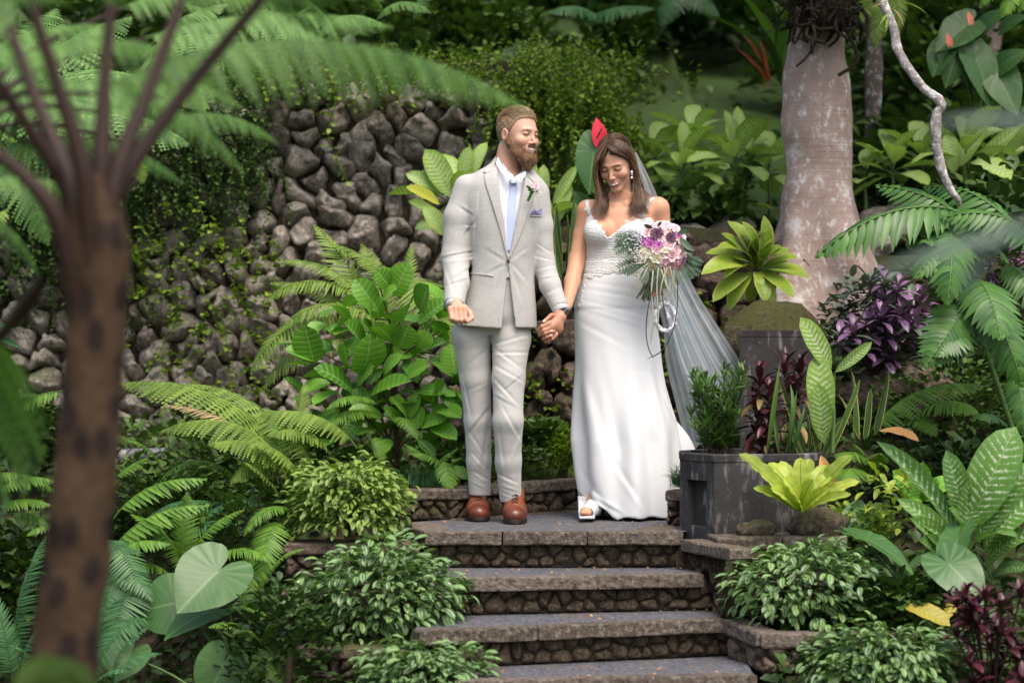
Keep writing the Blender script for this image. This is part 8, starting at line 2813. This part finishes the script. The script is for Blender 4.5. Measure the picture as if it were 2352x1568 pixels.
def lock(guides, n, spread, w, name, mat, tipfan=1.0, wav=0.007):
 """guides: list of world paths to blend between; n strands"""
 out = []
 m = 22
 gs = []
 for gd in guides:
  sp = np.array(smooth_path(gd, 6))
  t = np.linspace(0, len(sp) - 1, m)
  gs.append(np.stack([np.interp(t, np.arange(len(sp)), sp[:, i]) for i in range(3)], -1))
 for _ in range(n):
  u = rb.uniform(0, len(gs) - 1.001)
  i = int(u); f = u - i
  p = gs[i] * (1 - f) + gs[i + 1] * f
  off = rb.normal(0, 1, 3) * spread
  ph, fr = rb.uniform(0, 6.3), rb.uniform(5, 9)
  t = np.linspace(0, 1, m)[:, None]
  p = p + np.array([1, 0.3, 0]) * wav * 1.3 * t ** 1.5 * np.sin(11 * t + 1.0 + 0.5 * u)
  p = p + off * (0.35 + 0.65 * t * tipfan) + np.array([1, 0.6, 0]) * wav * t * np.sin(fr * t + ph)
  k = int(m * (1 - 0.34 * rb.random() ** 1.5))
  out.append((list(p[:k]), w * rb.uniform(0.7, 1.3)))
 return strands(out, 1, name, mat, bride)

hw = HB.world
# picture-left curtain: from the parting over the brow and down to the chest
L1 = [hw((0.00, 0.06, 0.122)), hw((-0.030, 0.082, 0.085)), b(1373, 372, .215), b(1366, 405, .235), b(1369, 440, .25), b(1368, 470, .25), b(1360, 500, .235)]
L2 = [hw((0.00, 0.02, 0.134)), hw((-0.055, 0.050, 0.085)), b(1366, 385, .25), b(1368, 420, .27), b(1379, 450, .27), b(1386, 480, .245), b(1378, 503, .225)]
L3 = [hw((-0.01, -0.02, 0.135)), hw((-0.078, 0.0, 0.06)), b(1377, 400, .30), b(1385, 430, .315), b(1397, 458, .30), b(1400, 482, .255), b(1392, 500, .235)]
lock([L1, L2, L3], 400, 0.0040, 0.0015, 'hair_lock', M_hairb)
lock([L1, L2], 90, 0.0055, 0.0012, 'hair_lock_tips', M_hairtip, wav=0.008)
# fringe strands falling across the forehead
Fg_ = [[hw((0.002, 0.070, 0.112)), hw((-0.018, 0.094, 0.070)), hw((-0.034, 0.098, 0.035)), hw((-0.044, 0.096, 0.012))],
  [hw((0.002, 0.066, 0.115)), hw((-0.030, 0.086, 0.070)), hw((-0.052, 0.080, 0.035)), hw((-0.062, 0.070, 0.0))],
  [hw((0.000, 0.050, 0.122)), hw((-0.045, 0.074, 0.070)), hw((-0.068, 0.058, 0.025)), hw((-0.074, 0.045, -0.02))]]
lock(Fg_, 130, 0.0022, 0.0018, 'fringe', M_hairb, wav=0.001)
# picture-right side: swept back from the temple, falling in front of the shoulder
R1 = [hw((0.004, 0.060, 0.122)), hw((0.050, 0.058, 0.070)), hw((0.078, 0.020, 0.020)), b(1463, 405, .30), b(1466, 440, .285), b(1470, 470, .25), b(1488, 500, .235)]
R2 = [hw((0.01, 0.02, 0.134)), hw((0.070, 0.010, 0.070)), hw((0.088, -0.02, 0.01)), b(1466, 410, .31), b(1475, 440, .30), b(1486, 470, .27), b(1496, 498, .25)]
R3 = [hw((0.02, -0.03, 0.130)), hw((0.078, -0.03, 0.050)), hw((0.086, -0.04, -0.01)), b(1460, 420, .31), b(1455, 450, .29), b(1449, 478, .25), b(1447, 502, .225)]
lock([R2, R1, R3], 460, 0.0045, 0.0015, 'hair_lock', M_hairb)
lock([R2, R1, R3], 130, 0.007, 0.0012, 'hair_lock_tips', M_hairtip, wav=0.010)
R4 = [hw((0.078, 0.0, 0.02)), b(1462, 420, .33), b(1490, 448, .33), b(1500, 455, .31)]
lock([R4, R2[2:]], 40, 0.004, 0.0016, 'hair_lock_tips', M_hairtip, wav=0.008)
lock([[hw((0.004, 0.074, 0.108)), hw((0.040, 0.080, 0.080)), hw((0.068, 0.052, 0.040)), hw((0.082, 0.015, -0.005))], [hw((0.004, 0.060, 0.120)), hw((0.050, 0.062, 0.085)), hw((0.080, 0.025, 0.030)), hw((0.086, -0.01, -0.02))]], 130, 0.002, 0.0016, 'hair_lock', M_hairb, wav=0.001)
cs_ = []
for _ in range(520):
 sd = rb.choice((-1, 1)); a0 = radians(rb.uniform(58, 150)); a1 = a0 + radians(rb.uniform(15, 45))
 cs_.append((cap_path(HB, (0, -0.018, 0.036), (0.082, 0.100, 0.098), sd * 0.03, sd * rb.uniform(.75, .96), a0, a1, rb.uniform(1.005, 1.03), 9), 0.0014))
strands(cs_, 1, 'crown_strands', M_hairb, bride)
# back of the hair on the shoulders
K1 = [hw((-0.05, -0.08, 0.05)), b(1395, 420, .38), b(1380, 470, .40)]
K2 = [hw((0.06, -0.08, 0.05)), b(1462, 420, .38), b(1480, 470, .38)]
lock([K1, K2], 120, 0.006, 0.003, 'hair_lock', M_hairb)

# ---- veil: sheer pleated tulle from the back of the head, blown out behind to the right
def make_tulle():
 m = NT('sheer_tulle')
 d = m.pbsdf((0.88, 0.95, 1.0), 0.6, spec=0.2)
 tr = m.n('BsdfTranslucent'); tr.inputs[0].default_value = (0.92, 0.95, 1.0, 1)
 mx = m.n('MixShader'); mx.inputs[0].default_value = 0.5
 m.l(d.outputs[0], mx.inputs[1]); m.l(tr.outputs[0], mx.inputs[2])
 tp = m.n('BsdfTransparent')
 uv = m.n('SeparateXYZ'); m.l(m.coord('UV'), uv.inputs[0])
 lw = m.n('LayerWeight'); lw.inputs[0].default_value = 0.35
 n = m.noise(1.0, 3, vec=m.coord('UV', (15, 1.0, 1)))
 a = m.math('ADD', 0.36, m.math('MULTIPLY', m.math('SUBTRACT', n, 0.45, clamp=True), 1.8))
 a = m.math('ADD', a, m.math('MULTIPLY', lw.outputs['Facing'], 0.12), clamp=True)
 m2 = m.n('MixShader')
 m.l(a, m2.inputs[0]); m.l(tp.outputs[0], m2.inputs[1]); m.l(mx.outputs[0], m2.inputs[2])
 return m.done(m2.outputs[0])

M_tulle = make_tulle()

def veil_sheet(L, R, amp, ph, name, m=90):
 n = 60
 def path(Pq):
  sp = np.array(smooth_path(Pq, 12))
  t = np.linspace(0, len(sp) - 1, n)
  return np.stack([np.interp(t, np.arange(len(sp)), sp[:, i]) for i in range(3)], -1)
 A, Bq = path(L), path(R)
 V, U = [], []
 for i in range(n):
  t = i / (n - 1)
  for j in range(m):
   s = j / (m - 1)
   p = A[i] * (1 - s) + Bq[i] * s
   w = amp * (0.25 + 0.75 * t) * (sin(s * 34 + ph + 2.0 * sin(s * 5)) + 0.5 * sin(s * 71 + 1.3 * ph))
   V.append(p + np.array([0.25 * w, -w, 0.0])); U.append((s, t))
 I = np.arange(n * m).reshape(n, m)
 F = np.stack([I[:-1, :-1], I[1:, :-1], I[1:, 1:], I[:-1, 1:]], -1).reshape(-1, 4)
 c = np.array(BB)
 return part(name, mesh(name, np.array(V) - c, F, uv=U, mat=M_tulle), bride, Matrix.Translation(Vector(c)))

veil_sheet([b(1452, 350, .40), b(1458, 420, .47), b(1470, 520, .52), b(1500, 640, .56), b(1535, 740, .60), b(1562, 830, .68), b(1592, 905, .76), b(1640, 1010, .9)],
   [b(1461, 350, .36), b(1487, 400, .40), b(1512, 458, .46), b(1560, 590, .62), b(1604, 680, .74), b(1658, 765, .84), b(1712, 848, .94), b(1790, 950, 1.05)], 0.011, 0.4, 'veil')
veil_sheet([b(1450, 352, .42), b(1452, 420, .49), b(1462, 520, .55), b(1490, 640, .60), b(1520, 740, .66), b(1528, 830, .74), b(1545, 905, .80), b(1580, 1040, .9)],
   [b(1460, 352, .38), b(1480, 405, .44), b(1502, 460, .50), b(1540, 590, .64), b(1580, 690, .76), b(1620, 765, .88), b(1660, 840, 1.0), b(1700, 960, 1.1)], 0.012, 2.1, 'veil_layer')

# ================================================================== BOUTONNIERE AND BOUQUET
def petal(w, cup, n=5, m=4, ruffle=0.0, ph=0.0):
 """unit petal growing along +Z, cupping towards -Y... returns arrays"""
 V = []
 for i in range(m + 1):
  t = i / m
  for j in range(n):
   s = (j / (n - 1) - 0.5) * 2
   ww = w * (sin(pi * min(1, 0.18 + 0.72 * t)) ** 0.8)
   x = s * ww
   y = cup * (t * t * 0.9) + 0.35 * cup * (1 - s * s) * -1 + ruffle * sin(3 * s + ph) * t
   z = t * (1 - 0.12 * s * s)
   V.append((x, y, z))
 I = np.arange((m + 1) * n).reshape(m + 1, n)
 F = np.stack([I[:-1, :-1], I[:-1, 1:], I[1:, 1:], I[1:, :-1]], -1).reshape(-1, 4)
 return np.array(V), F

def rose_mesh(name, mat, r, rings=((0.12, 3, -0.2), (0.34, 4, 0.0), (0.64, 5, 0.25), (1.0, 6, 0.6)), ruffle=0.03, seed=0, hgt=0.6):
 rg = np.random.default_rng(seed)
 parts = []
 for k, (rad, n, opening) in enumerate(rings):
  for i in range(n):
   V, F = petal(0.34 + 0.42 * rad, opening * 0.8, ruffle=ruffle, ph=rg.uniform(0, 6))
   th = 2 * pi * i / n + k * 0.9 + rg.uniform(-0.15, 0.15)
   V = V * np.array([1, 1, hgt * (1.05 - 0.28 * rad)])
   V[:, 1] += 0.10 + rad * 0.42
   c, s = cos(th), sin(th)
   W = np.stack([V[:, 0] * c - V[:, 1] * s, V[:, 0] * s + V[:, 1] * c, V[:, 2]], -1)
   parts.append((W * r, F, np.tile([0.5, k / 3.2], (len(W), 1))))
 bv, bf = ball((0, 0, 0), 1.0, 8)
 parts.append((bv * np.array([.72, .72, .40]) * r + np.array([0, 0, .12 * r]), bf, np.tile([.5, .6], (len(bv), 1))))  # core ball added to fill the petal gaps and brighten the bloom
 V, F, U = cat_arrays(parts)
 return mesh(name, V, F, uv=U, mat=mat)

def mat_petal(name, inner, outer, rough=0.6):
 m = NT(name)
 uv = m.n('SeparateXYZ'); m.l(m.coord('UV'), uv.inputs[0])
 n = m.noise(60, 2, vec=m.coord('Object'))
 c = m.mix(m.math('ADD', uv.outputs[1], m.math('MULTIPLY', m.math('SUBTRACT', n, 0.5), 0.4), clamp=True), inner, outer)
 p = m.pbsdf(c, rough, spec=0.3)
 t = m.n('BsdfTranslucent'); m.l(c, t.inputs[0])
 mx = m.n('MixShader'); mx.inputs[0].default_value = 0.15
 m.l(p.outputs[0], mx.inputs[1]); m.l(t.outputs[0], mx.inputs[2])
 return m.done(mx.outputs[0])

M_blush = mat_petal('blush_petals', (0.88, 0.46, 0.52), (0.93, 0.73, 0.76))
M_pinkm = mat_petal('pink_petals', (0.80, 0.32, 0.42), (0.90, 0.60, 0.66))
M_magenta = mat_petal('magenta_petals', (0.36, 0.05, 0.28), (0.58, 0.20, 0.52))
M_cream = mat_petal('cream_petals', (0.92, 0.76, 0.40), (0.94, 0.92, 0.78))
M_succ = mat_petal('succulent_leaves', (0.20, 0.07, 0.15), (0.10, 0.05, 0.08))
M_fern_d = mat_leaf('leatherleaf', (0.018, 0.05, 0.025), (0.04, 0.09, 0.045), trans=0.15)
M_dusty = mat_plain('dusty_miller', (0.52, 0.57, 0.59), 0.8, var=0.35, scale=90)
M_stem = mat_plain('green_stems', (0.035, 0.055, 0.022), 0.6, var=0.3)
M_ribbon = mat_plain('sage_ribbon', (0.46, 0.47, 0.34), 0.4, 0.5)
M_ribdark = mat_plain('dark_grass_blade', (0.055, 0.05, 0.035), 0.5)

def faceM(c, d, s=1.0, spin=0.0):
 """local +Z towards d"""
 q = Vector(d).to_track_quat('Z', 'Y')
 return Matrix.Translation(Vector([float(v) for v in c])) @ q.to_matrix().to_4x4() @ Matrix.Rotation(spin, 4, 'Z') @ Matrix.Scale(s, 4)

bc = P(1514, 566, 0.13)
bouquet = thing('bouquet', 'round wedding bouquet of pink, cream and magenta roses with hanging ribbons', 'bouquet', bc)
bases = {
 'blush': rose_mesh('rose', M_blush, 1.0, ruffle=0.06, seed=1),
 'pink': rose_mesh('rose', M_pinkm, 1.0, ruffle=0.05, seed=2),
 'magenta': rose_mesh('rose', M_magenta, 1.0, rings=((0.15, 3, -0.3), (0.34, 4, 0.0), (0.6, 5, 0.3), (0.95, 6, 0.8)), seed=3),
 'cream': rose_mesh('rose', M_cream, 1.0, ruffle=0.02, seed=4),
 'succulent': rose_mesh('succulent', M_succ, 1.0, rings=((0.1, 4, 0.0), (0.35, 6, 0.4), (0.65, 8, 0.9), (1.0, 9, 1.35)), ruffle=0.0, seed=5, hgt=0.7),
}
FL = [  # px, py, radius px, kind   (measured in the photograph)
 (1509, 535, 9, 'succulent'), (1541, 545, 7.5, 'succulent'),
 (1530, 515, 13, 'blush'), (1487, 530, 14, 'blush'), (1497, 517, 10, 'blush'), (1552, 522, 11, 'blush'), (1515, 514, 11, 'blush'), (1565, 545, 14, 'blush'), (1572, 560, 10, 'blush'),
 (1494, 556, 11, 'magenta'), (1474, 551, 9, 'magenta'), (1514, 559, 8, 'magenta'), (1558, 536, 7, 'magenta'), (1572, 595, 5, 'magenta'),
 (1536, 557, 14, 'blush'), (1528, 571, 9, 'cream'), (1509, 571, 11, 'blush'), (1480, 576, 15, 'cream'), (1509, 588, 15, 'cream'), (1496, 611, 19, 'cream'),
 (1545, 579, 18, 'blush'), (1528, 595, 12, 'pink'), (1565, 578, 13, 'blush'), (1555, 591, 11, 'pink'), (1544, 607, 13, 'pink'), (1562, 609, 15, 'pink'), (1524, 602, 10, 'pink'), (1545, 622, 7, 'pink'), (1570, 590, 9, 'blush'), (1520, 545, 9, 'blush'), (1525, 530, 9, 'blush')]
for i, (px, py, r, kd) in enumerate(FL):
 dx, dz = (px - 1522) / 62.0, -(py - 566) / 62.0
 dep = max(0.0, 1 - dx * dx * 0.8 - dz * dz * 0.8)
 dirv = Vector((dx * 0.9, -0.45 - dep, dz * 0.9 + 0.15)).normalized()
 yy = 0.14 - 0.07 * dep
 rr = r * 0.0025
 c = P(px, py, yy) - np.array(dirv) * rr * 0.55
 part('succulent' if kd == 'succulent' else 'rose', bases[kd], bouquet, faceM(c, dirv, rr, i * 1.3), label={'blush': 'blush pink rose', 'pink': 'pink rose', 'magenta': 'magenta rose', 'cream': 'cream rose', 'succulent': 'dark purple succulent rosette'}[kd])
V, F = ball((0, 0, 0), 0.075, 14)
part('flower_foam', mesh('flower_foam', V * np.array([0.9, 0.8, 1.0]), F, mat=M_fern_d), bouquet, Matrix.Translation(Vector(P(1524, 572, 0.19))))

rq = np.random.default_rng(5)
# gypsophila and dusty miller: tiny balls and frilled flecks, uncountable
def flecks(name, mat, cx, cy, rx, ry, n, size, y0, root, label=None):
 T = ball((0, 0, 0), 1.0, 5)
 Ms = []
 for _ in range(n):
  a, r = rq.uniform(0, 2 * pi), sqrt(rq.uniform(0, 1))
  p = P(cx + rx * r * cos(a), cy + ry * r * sin(a), y0 + rq.normal(0, 0.018))
  q = Matrix.Rotation(rq.uniform(0, 6), 4, 'Y')
  Ms.append(Matrix.Translation(Vector(p)) @ q @ Matrix.Diagonal((size * rq.uniform(.6, 1.5), size * .7, size * rq.uniform(.4, .9), 1)))
 V, F, U = batch((T[0], T[1], np.zeros((len(T[0]), 2))), Ms)
 c = V.mean(0)
 return part(name, mesh(name, V - c, F, mat=mat), root, Matrix.Translation(Vector(c)), kind='stuff', label=label)

flecks('dusty_miller', M_dusty, 1450, 552, 24, 26, 420, 0.0052, 0.12, bouquet)
flecks('gypsophila', M_gyp, 1468, 590, 20, 17, 240, 0.0035, 0.10, bouquet)
flecks('gypsophila', M_gyp, 1462, 600, 16, 14, 120, 0.0035, 0.12, bouquet)

def mini_frond(n=9, L=0.35, w=0.10):
 parts = []
 V, F, U = tube([(0, 0, 0), (0, 0.5, 0.05), (0, 1, 0.02)], [0.012, 0.01, 0.004], 4)
 parts.append((V, F, U))
 for i in range(1, n + 1):
  t = i / (n + 0.5)
  l = L * sin(pi * (0.15 + 0.85 * (1 - t)) * 0.9) + 0.05
  for sg in (-1, 1):
   d = np.array([sg * 0.82, 0.57, -0.05]); s = np.array([-sg * 0.57, 0.82, 0])
   o = np.array([0, t, 0.05 * sin(pi * t)])
   Vl = np.array([o, o + d * l * .35 + s * w * l * 1.6, o + d * l, o + d * l * .35 - s * w * l * 1.6])
   parts.append((Vl, np.array([[0, 1, 2, 3]]), np.array([[.5, 0], [0, .4], [.5, 1], [1, .4]])))
 V, F, U = cat_arrays(parts)
 return V, F, U

Vm, Fm, Um = mini_frond()
fr_me = mesh('fern_leaf', Vm, Fm, uv=Um, mat=M_fern_d, smooth=False)
for a, bq in [((1465, 545), (1413, 577)), ((1470, 560), (1443, 594)), ((1480, 605), (1440, 627)), ((1490, 600), (1422, 618)), ((1478, 560), (1416, 548)), ((1572, 590), (1612, 605)), ((1565, 605), (1606, 628)),
    ((1560, 610), (1588, 640)), ((1500, 615), (1518, 660)), ((1520, 615), (1530, 655)), ((1485, 610), (1478, 650)), ((1540, 612), (1562, 650)), ((1575, 600), (1598, 622)), ((1505, 620), (1508, 668))]:
 part('fern_leaf', fr_me, bouquet, between(P(*a, 0.12), P(*bq, 0.085), (0, -1, 0.3), 0.9))
for a, bq, w in [((1500, 525), (1478, 516), 0.6), ((1510, 520), (1520, 508), 0.6), ((1555, 535), (1580, 530), 0.8), ((1560, 545), (1592, 578), 0.55), ((1570, 560), (1590, 590), 0.6)]:
 Vl = np.array([(0, 0, 0), (0.3, .35, .08), (.28, .7, .08), (0, 1, 0), (-.28, .7, .0), (-.3, .35, .0)])
 part('broad_leaf', mesh('broad_leaf', Vl, [(0, 1, 2, 3), (0, 3, 4, 5)], uv=[(.5, 0), (1, .3), (1, .7), (.5, 1), (0, .7), (0, .3)], mat=M_fern_d), bouquet, between(P(*a, 0.10), P(*bq, 0.08), (0, -1, 0), w))
# stems
sp = []
for k in range(22):
 o = rq.normal(0, 1, 3)
 a = P(1502 + 7 * o[0], 625, 0.15 + .01 * o[1]); m_ = P(1490 + 5 * o[0], 655, 0.12 + .008 * o[1]); e = P(1480 + 8 * o[0], 686 + 4 * o[2], 0.10 + .012 * o[1])
 sp.append(tube(smooth_path([a, m_, e], 3), 0.0032, 6))
V, F, U = cat_arrays(sp)
part('stems', mesh('stems', V - bc, F, mat=M_stem), bouquet, Matrix.Translation(Vector(bc)))

def ribbon(pts, w, mat, name='ribbon', root=None, flat=(0, -1, 0)):
 p = smooth_path([P(*q) for q in pts], 8)
 V, F = [], []
 for i, q in enumerate(p):
  t = p[min(i + 1, len(p) - 1)] - p[max(i - 1, 0)]
  s = np.cross(t, np.array(flat)); s = s / max(1e-6, np.linalg.norm(s))
  tw = 0.5 * sin(i * 0.25)
  s = s * cos(tw) + np.array([0, 1, 0]) * sin(tw)
  ww = w * (1 if i < len(p) - 4 else (len(p) - i) / 4)
  V += [q - s * ww, q + np.array([0, -0.001, 0]), q + s * ww, q + np.array([0, 0.001, 0])]
 for i in range(len(p) - 1):
  for j in range(4):
   F.append((4 * i + j, 4 * i + (j + 1) % 4, 4 * i + 4 + (j + 1) % 4, 4 * i + 4 + j))
 c = V[0]
 return part(name, mesh(name, np.array(V) - c, F, mat=mat), root or bouquet, Matrix.Translation(Vector(c)))

for pts in [[(1512, 615, .08), (1508, 660, .07), (1512, 720, .08), (1510, 760, .09)], [(1525, 615, .08), (1530, 660, .07), (1520, 700, .08)], [(1538, 612, .08), (1545, 650, .08), (1538, 690, .09)],
   [(1500, 620, .08), (1496, 670, .07), (1500, 735, .08), (1494, 790, .09)], [(1546, 620, .08), (1549, 660, .09), (1556, 700, .1)], [(1532, 615, .07), (1520, 650, .06), (1516, 680, .07)],
   [(1518, 618, .07), (1528, 650, .06), (1535, 672, .07)]]:
 ribbon(pts, 0.0042, M_ribbon)
for pts in [[(1508, 640, .07), (1490, 700, .05), (1484, 760, .05), (1490, 800, .06), (1502, 824, .07)], [(1556, 640, .08), (1556, 700, .06), (1545, 760, .05), (1520, 805, .06), (1486, 825, .07)],
   [(1518, 650, .07), (1524, 700, .06), (1536, 755, .06)]]:
 ribbon(pts, 0.0026, M_ribdark, 'grass_blade')
for pts in [[(1488, 606, .07), (1465, 622, .05), (1445, 640, .06)], [(1484, 612, .07), (1462, 640, .05), (1448, 672, .06)], [(1490, 610, .07), (1474, 640, .05), (1464, 668, .06)]]:
 ribbon(pts, 0.002, M_ribbon, 'grass_blade')
# garter hanging from her hand
M_frill = mat_plain('white_frill', (0.80, 0.80, 0.84), 0.8, bump=(150, 0.8, 0.006))
gp = smooth_path([b(1518, 702, .13), b(1506, 722, .12), b(1508, 745, .12), b(1528, 760, .12), b(1547, 748, .12), b(1550, 725, .13), b(1542, 705, .14), b(1530, 697, .14), b(1518, 702, .13)], 8)
V, F, U = tube(gp, 0.009, 10)
V = V + RNG.normal(0, 0.0028, V.shape)
gt = thing('lace_garter', 'white frilly lace garter dangling below the bouquet from her hand', 'garter', gp[0])
part('frill', mesh('frill', V - gp[0], F, mat=M_frill), gt, Matrix.Translation(Vector(gp[0])))
V, F, U = tube([b(1530, 660, .14), b(1538, 690, .14), b(1534, 722, .135)], [0.002, 0.003, 0.002], 5)
part('cord', mesh('cord', V - gp[0], F, mat=M_frill), gt, Matrix.Translation(Vector(gp[0])))
V, F, U = tube([b(1532, 718, .12), b(1536, 728, .115), b(1530, 734, .12)], [0.004, 0.011, 0.004], 7)
part('bow', mesh('bow', V - gp[0], F, mat=M_frill), gt, Matrix.Translation(Vector(gp[0])))

# boutonniere pinned on the lapel
bn = thing('boutonniere', 'small pink rose boutonniere with green wrapped stem on the grey lapel', 'boutonniere', P(1222, 442, 0.02))
part('rose_bud', bases['pink'], bn, faceM(P(1229, 429, 0.012), (0.35, -0.8, 0.6), 0.021))
V, F, U = tube([P(1224, 438, 0.015), P(1212, 462, 0.022)], [0.0075, 0.0065], 10)
part('wrapped_stem', mesh('wrapped_stem', V - P(1222, 442, .02), F, mat=mat_plain('florist_tape', (0.03, 0.16, 0.03), 0.5)), bn, Matrix.Translation(Vector(P(1222, 442, .02))))
for e, w in [((1208, 425), .5), ((1211, 436), .5), ((1214, 444), .5), ((1226, 420), .4), ((1238, 440), .4)]:
 part('leaf', mesh('leaf', Vl, [(0, 1, 2, 3), (0, 3, 4, 5)], uv=[(.5, 0), (1, .3), (1, .7), (.5, 1), (0, .7), (0, .3)], mat=M_bleaf), bn, between(P(1224, 440, .010), P(*e, .005), (0, -1, 0), w))
flecks('gypsophila', M_gyp, 1236, 444, 8, 12, 60, 0.0028, 0.02, bn)
